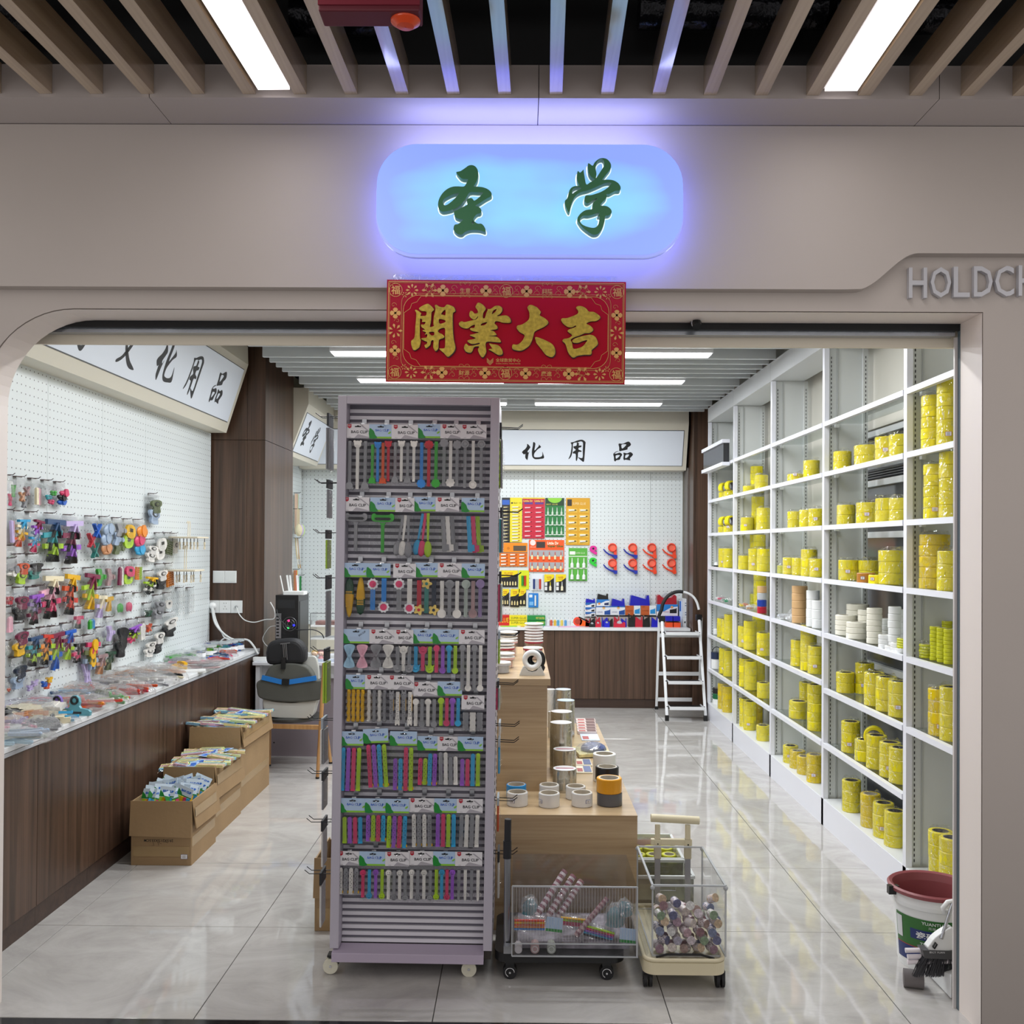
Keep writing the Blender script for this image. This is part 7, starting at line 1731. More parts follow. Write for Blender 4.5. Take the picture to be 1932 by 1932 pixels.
# bags and oddments
def lumpy(px, lv, s, colr, lab, row=0, cat='bag', h=.05):
    t = shelf_thing(px, lv, row, 'film_bag', lab, cat); link(lump[(px+lv) % 4], 'bag', t, scale=(s, s*1.2, h))
    q = MB(); rr3 = random.Random(px)
    for k in range(7): q.cbox(rr3.uniform(-s*.3, s*.3), rr3.uniform(-s*.35, s*.35), .012+rr3.random()*h*.4, .03, .04, .014, k % len(colr))
    tag(q.build('contents', [M('oddment_'+c, c, .4) for c in colr], t), kind='stuff'); return t
lumpy(1360, 4, .12, ['c7e0e0', 'e0708a', 'e8ecec'], 'bag of white, pink and teal oddments, fifth shelf of the fifth bay')
lumpy(1372, 4, .12, ['e8ecec', '3f9a70'], 'bag of white and green oddments, fifth shelf of the fifth bay')
lumpy(1422, 4, .14, ['c8ccd0', 'e8eaec', 'b8946a'], 'crumpled silvery bag on the fifth shelf of the fourth bay')
lumpy(1406, 4, .09, ['e0c84a', 'd8743a'], 'small yellow bag on the fifth shelf of the fourth bay')
lumpy(1483, 4, .14, ['dfe3e8', 'c8ccd4'], 'clear bag of white rolls on the fifth shelf of the third bay', h=.04)
lumpy(1497, 4, .09, ['e8eaee'], 'small white pack beside the tan tape stack, third bay', h=.09)
t = shelf_thing(1352, 3, 0, 'spool', 'small white spool with a black base on the far fourth shelf', 'spool'); MB().lathe([(.028, 0), (.028, .012)], n=14).build('base', m_black, t); MB().lathe([(.024, .012), (.018, .04), (.001, .042)], n=14).build('top', m_whitep, t)
t = shelf_thing(1352, 5, 0, 'small_jar', 'small white jar on the far sixth shelf', 'jar'); MB().lathe([(.001, 0), (.028, 0), (.028, .045), (.022, .05), (.001, .052)], n=16).build('jar_body', m_whitep, t)
t = shelf_thing(1353, 6, 0, 'drum', 'navy and white drum with a loop handle on the far seventh shelf', 'drum')
MB().lathe([(.05, 0), (.05, .09)], n=18).build('white_body', m_whitep, t); MB().lathe([(.053, .09), (.053, .15), (.001, .152)], n=18).build('navy_top', M('navy_plastic', '1c2b4c', .4), t)
MB().tube([(.04*math.cos(a), 0, .15+.05*math.sin(a)) for a in [PI*i/8 for i in range(9)]], .004, 5).build('handle', m_black, t)
for i in range(6): 
    pass
# small white tapes at the front of the white-tape shelf
for i, (px, n, r) in enumerate(((1668, 3, .026), (1682, 1, .03), (1693, 2, .03), (1700, 1, .026))):
    X, Y = XF+.036, wx(px, 1030, XF+.036).y
    t = thing('tape_stack', f'low stack of small white tapes at the shelf edge, second bay, {ORD[i+1]} from left', 'tape rolls', (X, Y, ZS[4]+.0005), .3*i)
    for j in range(n): link(roll_me('V', r, .022), 'tape_roll', t, (0, 0, j*.0225))
# pink and clear bag near the entrance
t = shelf_thing(1728, 4, 0, 'tape_bag', 'clear bag of lime tapes with a pink strip, fifth shelf nearest the entrance', 'tape rolls'); t.location.x -= .02; t.location.y += .08
for j in range(6): link(roll_me('L', .034, .011), 'tape_roll', t, (0, 0, j*.0115))
link(_WR[list(_WR)[0]], 'bag', t, scale=(.7, .7, .4))
# ================================================================= back wall: pegboard, cabinets, goods
YK = 9.985
pegb = thing('pegboard', 'white pegboard wall hung with glue cards and tape dispensers at the back', 'pegboard', (0, YB, .8), world=True)
xsb = [-2.26, -1.2, wy(1007, 1000, YK).x, wy(1227, 1000, YK).x, wy(1288, 1000, YK).x]
for a, b in zip(xsb[:-1], xsb[1:]): MB().box(a+.0012, b-.0012, YK, YB+.015, .78, 2.40).build('panel', m_pegX, pegb)
pegl = thing('pegboard', 'narrow white pegboard wall between the brown column and back wall', 'pegboard', (XL2, 9.2, .8), world=True)
MB().box(XL2-.015, XL2+.02, 8.43, 9.95, .7, 2.40).build('panel', m_pegY, pegl)
struct(MB().box(1.685, 1.699, 9.80, 9.98, .80, 2.40).build('trim_8', M('reveal_grey', '77706c', .5)))
YCF = 9.63
cb_z = .795
xr_b = wy(1302, 1183, YCF).x
t = thing('countertop', 'white worktop along the back wall holding boxes and tape dispensers', 'countertop', (0, YCF, cb_z), world=True)
MB().box(-.9, xr_b, YCF-.02, YK-.001, cb_z-.028, cb_z).build('top', m_counter, t, bevel=.0015)
cxs = [-.9, wy(955, 1250, YCF).x, wy(1046, 1250, YCF).x, wy(1131, 1250, YCF).x, wy(1217, 1250, YCF).x, 1.70]
CBL = ['walnut back cabinet hidden mostly by the rack', 'walnut back cabinet behind the stacked tubs', 'walnut back cabinet right of the tub stack', 'middle walnut back cabinet of the visible run', 'walnut back cabinet behind the step ladder, rightmost']
for i, (a, b) in enumerate(zip(cxs[:-1], cxs[1:])):
    t = thing('base_cabinet', CBL[i], 'cabinet', ((a+b)/2, YCF, 0), world=True, group='walnut cabinets under the back counter')
    MB().box(a+.001, b-.001, YCF+.02, YK-.005, 0, cb_z-.03).build('body', M('cabinet_core'), t)
    MB().box(a+.002, b-.002, YCF, YCF+.018, .09, cb_z-.032).build('door', m_walnut, t)
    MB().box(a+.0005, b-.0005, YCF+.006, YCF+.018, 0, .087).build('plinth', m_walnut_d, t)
# ---- glue cards, photo px rectangles
def P(px, py, Y=YK): return wy(px, py, Y)
def gcard(x0, y0, x1, y1, bg, lab, name='glue_card', rot=0):
    a, b = P(x0, y0), P(x1, y1); cx, cz = (a.x+b.x)/2, (a.z+b.z)/2
    t = thing(name, lab, 'glue card', (cx, YK-.012, cz), rot=(0, rot, 0)); w, h = (b.x-a.x), (a.z-b.z)
    MB().box(-w/2, w/2, 0, .003, -h/2, h/2).build('card', M('card_'+bg, bg, .4), t)
    return t, w, h
def pbox(t, w, h, u0, v0, u1, v1, c, nm='print', d=.0012, parent=None):  # u,v in 0..1 from the top left
    return MB().box(-w/2+u0*w, -w/2+u1*w, -d, 0, h/2-v1*h, h/2-v0*h).build(nm, M('print_'+c, c, .4), t)
def ptext(t, w, h, st, u, v, tw_, th_, c, **k):
    mb = MB(); addtext(mb, st, at((-w/2+u*w, -.0026, h/2-v*h)), w=tw_*w, h=th_*h, **k); return mb.build('lettering', M('print_'+c, c, .4), t)
def tube_me(w, h, c1, c2, c3):
    mb = MB(); mb.box(-w/2, w/2, -.001, 0, -h/2, h/2, 0); mb.cyl((-w*.38, -.006, 0), (w*.2, -.006, h*.08), h*.26, h*.2, n=8, m=1); mb.cyl((w*.2, -.006, h*.08), (w*.40, -.006, h*.12), h*.12, n=6, m=2)
    return mb.mesh('glue_tube', [M('print_'+c1, c1, .4), M('print_'+c2, c2, .3), M('print_'+c3, c3, .3)])
def bottle_me(w, h, c1, c2):
    mb = MB(); mb.lathe([(w*.34, -h*.5), (w*.34, -h*.12), (w*.12, h*.05), (w*.1, h*.12)], (0, -.008, 0), 10, m=0, sy=.6); mb.lathe([(w*.13, h*.08), (w*.07, h*.5), (.0005, h*.5)], (0, -.008, 0), 8, m=1)
    mb.box(-w*.36, w*.36, -.001, 0, -h*.5, h*.5, 2) if 0 else None
    return mb.mesh('glue_bottle', [M('print_'+c1, c1, .3), M('print_'+c2, c2, .3)])
def grid(t, w, h, me, nx, ny, u0, v0, u1, v1):
    for j in range(ny):
        for i in range(nx): link(me, me.name, t, (-w/2+(u0+(u1-u0)*(i+.5)/nx)*w, -.001, h/2-(v0+(v1-v0)*(j+.5)/ny)*h))
# 1 black/yellow strip
t, w, h = gcard(947, 939, 962, 1023, '26282e', 'black blister card of small batteries-like tubes at the rack edge'); t['label'] = 'narrow black card of pale glue tubes beside the display rack'
pbox(t, w, h, .05, .05, .95, .16, '2f62c0'); grid(t, w, h, tube_me(w*.8, h*.05, '1c1c20', 'e6d9a8', 'c0a050'), 1, 11, 0, .18, 1, 1)
t, w, h = gcard(962, 939, 984.5, 1023, 'ecd928', 'tall yellow card of eleven glue tubes left of the red card')
ptext(t, w, h, '■ RH · ◘', .5, .12, .8, .03, '22222a'); grid(t, w, h, tube_me(w*.82, h*.055, 'f2e24c', 'f0f0ea', 'd07028'), 1, 12, .05, .18, 1, 1)
t, w, h = gcard(986, 941, 1027.5, 1016, 'c41c38', 'tall red card of glue tubes in two columns')
pbox(t, w, h, 0, -.03, 1, 0, 'e0d030')
for u in (.25, .75): ptext(t, w, h, 'Little Dr', u, .055, .42, .045, 'f0e070', bold=.02)
for u in (.08, .56): pbox(t, w, h, u, .09, u+.38, .14, '5a3a8c')
grid(t, w, h, tube_me(w*.42, h*.07, 'd42444', 'f4ccd4', '8c1026'), 2, 7, .02, .17, 1, 1)
t, w, h = gcard(1029, 939.5, 1064, 1013, '1f7a3c', 'green card of twelve glue bottles under a lime arch')
pbox(t, w, h, 0, 0, 1, .2, '123c24'); mb = MB(); disc(mb, 0, h*.5, w*.36, -.0018, -.0012, pts=[(w*.38*math.cos(-PI*i/14), h*.498+h*.13*math.sin(-PI*i/14)) for i in range(15)][::-1]); mb.build('arch', M('print_8fd03a', '8fd03a', .4), t)
ptext(t, w, h, 'BEST GLUE', .35, .165, .6, .03, 'e8e060')
for j in range(3): pbox(t, w, h, 0, .455+.25*j-.02, 1, .455+.25*j, 'e6efe6')
grid(t, w, h, bottle_me(w*.17, h*.20, 'c8d8c8', 'f0f4f0'), 4, 3, .02, .22, .98, .98)
t, w, h = gcard(1068, 939.5, 1112.5, 1028.5, 'dba21c', 'tall golden-yellow card of twelve glue tubes in two columns, rightmost')
pbox(t, w, h, .05, .03, .24, .17, '2a2420'); ptext(t, w, h, 'SUPER GLUE', .55, .12, .55, .05, 'f6e6b0'); grid(t, w, h, tube_me(w*.40, h*.08, 'e8c050', 'f6f4ea', '1c1c1c'), 2, 6, .03, .2, .98, .99)
t, w, h = gcard(942, 1024, 995, 1069, 'f08c14', 'orange card of nine glue tubes beside the rack')
pbox(t, w, h, 0, .40, 1, .43, '6a6a6a'); pbox(t, w, h, .5, .12, .95, .34, '5a4a3a'); grid(t, w, h, tube_me(w*.30, h*.13, 'e8741c', 'f6ece0', 'c05010'), 3, 4, .02, .44, .99, .99)
q = MB(); q.tube([(-w*.18+.01*math.cos(a), -.0015, h*.27+.01*math.sin(a)) for a in [2*PI*i/12 for i in range(13)]], .0012, 4, caps=False); q.build('ring_print', m_black, t)
t, w, h = gcard(998, 1018.5, 1064, 1079, 'f05a1c', 'large orange card of twelve glue bottles left of the green bottle card')
pbox(t, w, h, .21, .06, .46, .25, '3a3230'); ptext(t, w, h, 'Little Dr', .68, .10, .32, .09, 'fff2d8', bold=.03); ptext(t, w, h, 'Super Glue', .75, .20, .44, .09, '2f6a2c', bold=.03)
q = MB(); disc(q, -w*.39, h*.41, h*.09, -.002, -.001, 16); q.build('round_print', M('print_f4e0dc', 'f4e0dc', .4), t); ptext(t, w, h, 'SUPER GLUE', .11, .225, .16, .03, 'ffe8d8')
for v in (.32, .70): pbox(t, w, h, .02, v, .98, v+.20, 'a8aaae')
grid(t, w, h, bottle_me(w*.10, h*.24, 'f0dca8', 'e04a20'), 6, 2, .01, .32, .99, 1.0)
t, w, h = gcard(1073, 1034, 1107.5, 1096, '5ab040', 'green card of six white glue bottles below the golden card')
pbox(t, w, h, .05, .1, .35, .2, 'f0f4ec'); ptext(t, w, h, 'SUPER GLUE', .62, .15, .5, .05, 'e0f0c8'); pbox(t, w, h, 0, .24, 1, .265, 'e0ecd8'); pbox(t, w, h, 0, .60, 1, .63, 'e0ecd8')
grid(t, w, h, bottle_me(w*.26, h*.30, 'eef4ee', 'f6faf6'), 3, 2, .02, .27, .98, .98)
def ybcard(x0, y0, x1, y1, lab, n, rot=0):
    t, w, h = gcard(x0, y0, x1, y1, '1d1d20', lab, rot=rot)
    MB().prism([(-w/2, h/2), (-w/2, h*.06), (w*.05, h*.12), (w/2, h*.32), (w/2, h/2)], -.001, 0, XZ).build('yellow_print', M('print_f0d818', 'f0d818', .4), t)
    ptext(t, w, h, 'SUPER', .5, .16, .5, .06, 'c84a18', bold=.02); ptext(t, w, h, 'GLUE', .5, .26, .4, .06, 'c84a18', bold=.02)
    if n > 1: grid(t, w, h, bottle_me(w*.9/n*.8, h*.42, 'e8d8a0', '2a2a2c'), n, 1, .05, .42, .95, .95)
    else: link(bottle_me(w*.36, h*.5, 'f0e8c8', 'f0e030' if x0 < 1040 else 'f4f4f4'), 'glue_bottle', t, (w*.12, -.001, -h*.16)); pbox(t, w, h, .05, .45, .3, .65, 'e8e8e8'); pbox(t, w, h, .05, .7, .3, .9, 'e8e8e8')
    return t
ybcard(943, 1076, 977, 1107.5, 'yellow and black card of six small bottles by the rack', 6)
t, w, h = gcard(978.5, 1076, 998, 1112, 'd8e020', 'lime-yellow card with a green and a red tube')
for i, c in enumerate(('3a9a3a', 'c83a28')): MB().cyl((-w*.12+i*w*.24, -.006, -h*.3), (-w*.12+i*w*.24, -.006, h*.22), w*.11, n=8).build('glue_tube', M('print_'+c, c, .3), t)
t, w, h = gcard(1003, 1083, 1024, 1114, 'e6ebf2', 'white card with navy and red glue tubes')
for i, c in enumerate(('2a3c7a', 'c6ccd8', 'c04030')): MB().cyl((-w*.28+i*w*.27, -.006, -h*.4), (-w*.28+i*w*.27, -.006, h*.2), w*.10, n=8).build('glue_tube', M('print_'+c, c, .3), t)
ybcard(1027, 1083.5, 1045, 1117, 'yellow and black card with one yellow-capped bottle', 1); ybcard(1048.5, 1083.5, 1067.5, 1117, 'yellow and black card with one white-capped bottle', 1)
ybcard(946, 1111, 960.5, 1143, 'lower yellow and black card of three bottles, nearest the rack', 3); ybcard(963, 1111, 980, 1145, 'lower yellow and black card, tilted one in the middle', 3, rot=.03); ybcard(979, 1111, 992.5, 1143, 'lower yellow and black card, right of the tilted one', 2)
t, w, h = gcard(997, 1119, 1015.5, 1146, '1f7ed0', 'bright blue card with a syringe tube near the counter')
MB().cyl((w*.2, -.006, -h*.38), (w*.2, -.006, h*.35), w*.09, n=8).build('syringe', m_whitep, t); pbox(t, w, h, .08, .1, .4, .3, 'e0ecf8'); pbox(t, w, h, .1, .6, .5, .85, '78b8f0')
# ---- handheld tape cutters on the pegboard
def cutter(px, py, c1, c2, lab):
    c = P(px, py); k = YK/F
    t = thing('tape_cutter', lab, 'tape dispenser', (c.x, YK-.03, c.z), group='handheld tape cutters on the back pegboard')
    q = MB(); vs = []; n = 24
    for rad, yy in ((8.2*k, -.012), (8.2*k, .02), (6*k, .02), (6*k, -.012)):
        for i in range(n): vs.append((rad*math.cos(2*PI*i/n), yy, rad*math.sin(2*PI*i/n)))
    q.add(vs, [(j*n+i, j*n+(i+1) % n, ((j+1) % 4)*n+(i+1) % n, ((j+1) % 4)*n+i) for j in range(4) for i in range(n)], 0, True)
    q.build('ring', M('cutter_'+c1, c1, .3), t)
    MB().cyl((0, .0, 0), (0, .028, 0), 6.2*k, n=20).build('hub', M('cutter_hub', 'f07058', .4), t)
    MB().prism([(2*k, -7*k), (8*k, -4*k), (8*k, -16*k), (4*k, -20*k)], -.006, .018, XZ).build('frame', M('cutter_'+c1), t)
    MB().tube([(7*k, 0, -17*k), (2*k, 0, -16*k), (-6*k, 0, -13*k), (-12*k, 0, -9*k), (-17*k, 0, -3*k)], [.010, .011, .009, .008, .006], 7).build('handle', M('cutter_'+c2, c2, .3), t)
    MB().prism([(0, -13*k), (9*k, -14*k), (9*k, -20*k), (4*k, -21*k)], -.012, .022, XZ).build('blade_guard', M('cutter_'+c2), t)
for r_, py in enumerate((1033, 1062)):
    for i, px in enumerate((1155, 1193, 1229, 1266)):
        c2 = '2436a8' if i < 2 else 'f04a28'
        cutter(px, py, 'f04a32', c2, f"red-orange tape cutter with {'blue' if i < 2 else 'orange'} handle, {['upper', 'lower'][r_]} row, {ORD[i+1]} from left")
def snail(px, py, c, lab):
    cc = P(px, py); k = YK/F
    t = thing('small_tape_cutter', lab, 'tape dispenser', (cc.x, YK-.02, cc.z)); mb = MB()
    o = [(-7, 2), (-5, 6.5), (0, 8), (5, 6.5), (7, 2), (5.5, -.5), (3, -1), (3, -3), (7, -4), (6.5, -9), (3, -8), (-2, -5), (-6, -2)]
    mb.prism([(a*k, b*k) for a, b in smooth(o, 2)][::-1], -.006, .012, XZ); mb.build('body', M('snail_'+c, c, .3), t); MB().cyl((0, -.008, 2.5*k), (0, -.006, 2.5*k), 2*k, n=10).build('hub', m_black, t)
snail(1119, 1037.5, 'e0309a', 'small pink tape cutter beside the green glue card'); snail(1118.5, 1060, '2ccc3c', 'small green tape cutter below the pink one')
# ---- boxes and desk dispensers on the back counter
def cz(px, py, Y): return wy(px, py, Y)
def bbox_(x0, y0, x1, y1, Y, d, c, lab, prints=(), cat='box', name='product_box', base=None):
    a, b = cz(x0, y1, Y), cz(x1, y0, Y); z0 = a.z if base is None else base; h = b.z-a.z; w = b.x-a.x
    t = thing(name, lab, cat, ((a.x+b.x)/2, Y, z0)); MB().box(-w/2, w/2, 0, d, 0, h).build('carton', M('carton_'+c, c, .45), t)
    for p in prints:
        u0, v0, u1, v1, cc = p[:5]; sh_ = p[5] if len(p) > 5 else None
        A = (-w/2+u0*w, h-v0*h); B_ = (-w/2+u1*w, h-v1*h)
        if sh_ == 'd': # slanted dispenser picture
            MB().prism([(A[0], B_[1]), (B_[0], B_[1]), (B_[0], A[1]), (B_[0]-(B_[0]-A[0])*.2, A[1]-(A[1]-B_[1])*.15), (A[0], A[1]-(A[1]-B_[1])*.35)], -.001, 0, XZ).build('print', M('print_'+cc, cc, .4), t)
        elif sh_ == 'w': MB().prism([(A[0], A[1]), (A[0], B_[1]), (A[0]+(B_[0]-A[0])*.35, B_[1]), (A[0]+(B_[0]-A[0])*.7, A[1]-(A[1]-B_[1])*.4), (B_[0], A[1]-(A[1]-B_[1])*.3), (B_[0], A[1])], -.0008, 0, XZ).build('print', M('print_'+cc, cc, .4), t)
        elif sh_ == 'c': q = MB(); disc(q, (A[0]+B_[0])/2, (A[1]+B_[1])/2, abs(A[1]-B_[1])/2, -.001, 0, 12); q.build('print', M('print_'+cc, cc, .4), t)
        elif sh_ and sh_.startswith('t:'): mb = MB(); addtext(mb, sh_[2:], at(((A[0]+B_[0])/2, -.001, (A[1]+B_[1])/2)), w=abs(B_[0]-A[0]), h=abs(A[1]-B_[1])); mb.build('lettering', M('print_'+cc, cc, .4), t)
        else: MB().box(A[0], B_[0], -.001, 0, B_[1], A[1]).build('print', M('print_'+cc, cc, .4), t)
    return t
def dispenser(x0, y0, x1, y1, Y, d, c, lab, base=None, flip=False, slant=True):
    a, b = cz(x0, y1, Y), cz(x1, y0, Y); z0 = a.z if base is None else base; h = b.z-a.z; w = b.x-a.x
    t = thing('desk_tape_dispenser', lab, 'tape dispenser', ((a.x+b.x)/2, Y, z0), group='desk tape dispensers on the back counter')
    o = [(-.5, 0), (.5, 0), (.46, 1), (.36, 1), (.30, .62), (-.36, .98), (-.44, .95)] if slant else [(-.5, 0), (.5, 0), (.5, .85), (.38, 1), (.25, .72), (0, .62), (-.25, .72), (-.38, 1), (-.5, .85)]
    if flip: o = [(-a_, b_) for a_, b_ in o][::-1]
    MB().prism([(a_*w, b_*h) for a_, b_ in o], 0, d, XZ).build('body', M('disp_'+c, c, .28), t, bevel=.002)
    if slant: MB().box((.32 if not flip else -.46)*w, (.46 if not flip else -.32)*w, -.001, d+.001, h, h+.004).build('cutter_blade', m_chrome, t)
    else: MB().cyl((0, d*.2, h*.72), (0, d*.8, h*.72), w*.22, n=14).build('tape_core', M('core_clear', 'b9bdc4', .3), t)
    return t
k = 260/1932.0
def X_(zx): return 1080+zx*k*1.0
def Y_(zy): return 1110+zy*80/594.0
Y1, Y2, ct = 9.86, 9.74, cb_z+.0005
BL, NB, OR, WB = '2166b4', '1a1ab0', 'c4602c', 'e6eaf0'
b1 = bbox_(X_(182), Y_(332), X_(322), Y_(392), Y1, .10, WB, 'lowest of three small blue and white dispenser boxes stacked at left', [(0,0,1,.5,BL,'w'),(.6,.4,.9,.9,'15151a','d'),(.08,.5,.2,.7,'c04030','c')])
b2 = bbox_(X_(182), Y_(266), X_(322), Y_(331), Y1, .10, WB, 'middle of three small blue and white dispenser boxes stacked at left', [(0,0,1,.5,BL,'w'),(.6,.4,.9,.9,'15151a','d'),(.08,.5,.2,.7,'c04030','c')])
b3 = bbox_(X_(182), Y_(201), X_(322), Y_(265), Y1, .10, WB, 'topmost of three small blue and white dispenser boxes stacked at left', [(0,0,1,.5,BL,'w'),(.6,.4,.9,.9,'15151a','d'),(.08,.5,.2,.7,'c04030','c')])
dispenser(X_(186), Y_(146), X_(320), Y_(200), Y1, .07, NB, 'small blue tape dispenser atop the three small boxes')
# a plain stand under the boxed stack, hidden behind the front row
for (a, b, lab) in ((182, 330, 'grey carton behind the front dispensers, left'), (330, 745, 'grey carton behind the front dispensers, middle'), (745, 1180, 'grey carton behind the front dispensers, right'), (1180, 1500, 'grey carton behind the front dispensers, far right')):
    bbox_(X_(a), Y_(393 if a == 182 else 376 if a < 1100 else 390), X_(b), Y_(500), Y1+.0, .10, 'b3a9a4', lab, base=cb_z+.0005)
bbox_(X_(330), Y_(250), X_(535), Y_(374), Y1, .10, WB, 'white and blue dispenser box under the smaller orange-dotted box', [(0,0,1,.12,BL),(.58,.35,.98,.95,'1c4fa0','d'),(.45,.02,.62,.35,'e8b878','c'),(.1,.6,.45,.72,'2a4a8c','t:DISPENSER')])
bbox_(X_(536), Y_(250), X_(738), Y_(374), Y1, .10, WB, 'white and blue dispenser box under the large blue dispenser', [(0,0,1,.12,BL),(.58,.35,.98,.95,'1c4fa0','d'),(.45,.02,.62,.35,'e8b878','c'),(.1,.6,.45,.72,'2a4a8c','t:DISPENSER')])
bbox_(X_(340), Y_(156), X_(518), Y_(249), Y1, .10, WB, 'small blue-topped box with orange dot in the upper tier', [(0,0,1,.55,'2478c8','w'),(.6,.4,.95,.85,'1a2a5c','d'),(.1,.45,.3,.8,'e08a3c','c')])
dispenser(X_(348), Y_(78), X_(504), Y_(155), Y1, .08, '18191c', 'black tape dispenser with yellow tape atop the orange-dotted box', flip=False)
o = link(roll_me('L', .030, .02), 'tape_roll', None, (cz(X_(410), Y_(85), Y1).x, Y1+.045, cz(0, Y_(92), Y1).z), (PI/2, 0, 0)); tag(o, 'yellow tape roll seated in the black dispenser', 'tape roll')
dispenser(X_(548), Y_(145), X_(735), Y_(249), Y1, .09, NB, 'large blue tape dispenser atop the middle white and blue box')
for x0, lab in ((742, 'left orange and white dispenser box with blue picture'), (960, 'right orange and white dispenser box with blue picture')):
    bbox_(X_(x0), Y_(243), X_(x0+212), Y_(374), Y1, .10, 'e4ecf0', lab, [(0,0,.56,1,OR),(.62,.25,.95,.85,'2a94d8','d'),(.06,.08,.25,.2,'5a2a18','t:TAPE'),(.08,.5,.5,.6,'5a2a18','t:DISPENSER')])
dispenser(X_(805), Y_(98), X_(1085), Y_(241), Y1, .10, NB, 'largest blue tape dispenser atop the orange boxes')
bbox_(X_(1180), Y_(226), X_(1478), Y_(388), Y1, .12, 'ece6ea', 'wide white and blue box with black dispenser picture at right', [(0,0,1,.6,'2a80cc','w'),(.62,.3,.95,.75,'18181c','d'),(.3,.6,.6,.68,'b03848','t:DISPENSER'),(.68,.12,.76,.35,'e0a060','c')])
q_ = dispenser(X_(1188), Y_(90), X_(1460), Y_(224), Y1, .11, 'a8182c', 'large dark red tape dispenser atop the wide white box', slant=False)
bbox_(X_(1500), Y_(148), X_(1545), Y_(500), Y1, .10, 'c8d4e8', 'blue and white carton edge beside the white box stack', [(0, 0, .5, .4, '2a64b8')], base=ct)
for i, (ya, yb_) in enumerate(((148, 282), (284, 408), (410, 536))):
    bbox_(X_(1548), Y_(ya), X_(1645), Y_(yb_), Y1-.05, .14, 'dfe4ea', f'white carton in the stack at the counter right end, {["topmost", "middle", "lowest"][i]}', [(.3,.4,.5,.5,'6a7a9a'),(.6,.4,.85,.5,'6a7a9a'),(.3,.65,.5,.75,'6a7a9a')] if i < 2 else [(.2,.35,.4,.6,'2a2a2e','d'),(.5,.55,.7,.8,'2a2a2e','d')], base=None if i < 2 else ct)
for i, (xa, ya, c, lab) in enumerate(((1310, 413, NB, 'small blue box, upper left of the four behind the ladder'), (1416, 413, NB, 'small blue box, upper right of the four behind the ladder'), (1312, 480, 'f0501c', 'small orange box, lower left behind the ladder'), (1420, 480, 'f0501c', 'small orange box, lower right behind the ladder'))):
    bbox_(X_(xa), Y_(ya), X_(xa+96), Y_(ya+64), Y2, .10, c, lab, base=ct+.062 if i < 2 else ct)
FR = [(182,392,248,505,'b81c34',1),(246,395,322,460,'15161a',1),(236,455,320,518,'18191c',0),(328,378,392,440,'c01c38',1),(322,445,400,518,'c8203c',0),(412,385,500,515,'1c1cb4',1),(446,438,522,523,'1e24c0',0),(500,385,570,500,'15161a',1),(580,385,660,460,'b81c38',1),(580,448,742,522,'c4203e',0),(680,380,762,500,'1c1cb4',1),(785,374,880,480,'141518',1),(878,378,985,522,'b81c34',1),(988,372,1090,523,'101114',1),(1108,388,1198,526,'1a1ab0',1)]
for i, (a, b, c, d, col_, sl) in enumerate(FR):
    nm = {'b': 'red', 'c': 'red', '1': 'black'}[col_[0]] if not col_[4:] in ('b4', 'c0', 'b0') else 'blue'
    Yf = Y2 - (.05 if b > 430 else 0)
    dispenser(X_(a), Y_(b), X_(c), Y_(d), Yf, .05, col_, f'{nm} small tape dispenser in the front row on the back counter, {ORD[i+1] if i < 16 else i} from left', base=ct if b > 430 or d > 490 else None, slant=bool(sl), flip=i % 2 == 1)
# fix those that would hang: give the half-hidden ones a base on the counter
for o in list(COL.objects):
    if o.name.startswith('desk_tape_dispenser') and abs(o.location.y-Y2) < .001 and o.location.z > ct+.01:
        dz = o.location.z-ct; o.scale.z = (dz + .06)/.06; o.location.z = ct
# glue boxes at the left end of the counter
for (x0, y0, x1, y1, c, lab, tx, tc) in ((938,1157,961,1176,'c8201c','red glue carton on the back counter by the rack','GLUE','f0d030'),(961,1157,994,1166,'ecd81c','upper yellow glue carton on the back counter','SUPER GLUE','3a5a20'),(961,1166,994,1176,'ecd81c','lower yellow glue carton on the back counter','SUPER GLUE','3a5a20'),
        (995,1157,1029,1166,'1c8a3c','upper green glue carton on the back counter','MITY BUSTER','f0d860'),(995,1166,1029,1176,'1c8a3c','lower green glue carton on the back counter','MITY BUSTER','f0d860')):
    bbox_(x0, y0, x1, y1, Y1-.04, .12, c, lab, [(.1 if 'BUSTER' not in tx else .48, .25, .95, .7, tc, 't:'+tx)], base=ct if y1 > 1170 else ct+.0505)
for i, (px, c) in enumerate(((1034, 'dfe4ec'), (1040, 'c85a48'), (1047, 'e0b840'), (1053, '5aa0c8'), (1060, 'e0c860'), (1067, '5c9ad0'), (1074, 'd8dce4'))):
    p = cz(px, 1174, Y1-.02); t = thing('glue_bottle', f'small glue bottle in a row on the back counter, {ORD[i+1]} from left', 'bottle', (p.x, Y1-.02, ct), group='small glue bottles on the back counter')
    MB().lathe([(.014, 0), (.014, .05), (.006, .06)], n=12).build('bottle_body', M('glue_'+c, c, .3), t); MB().lathe([(.007, .058), (.004, .085), (.0005, .086)], n=10).build('cap', m_whitep, t)
for i, (px, c, w_) in enumerate(((960, '9ad040', .16), (992, 'd8b040', .10), (1012, '4aa0c8', .15), (1040, 'd8d0e0', .14), (1075, 'e0b0d0', .2))):
    p = cz(px, 1179, 9.68); o = MB().box(-w_/2, w_/2, -.03, .05, 0, .006).build('flat_pack', M('flatpack_'+c, c, .4)); o.location = (p.x, 9.68, ct); o.rotation_euler = (0, 0, (-1)**i*.15); tag(o, f'flat {["green", "golden", "blue", "grey-lilac", "pink"][i]} pack lying at the back counter edge', 'pack')
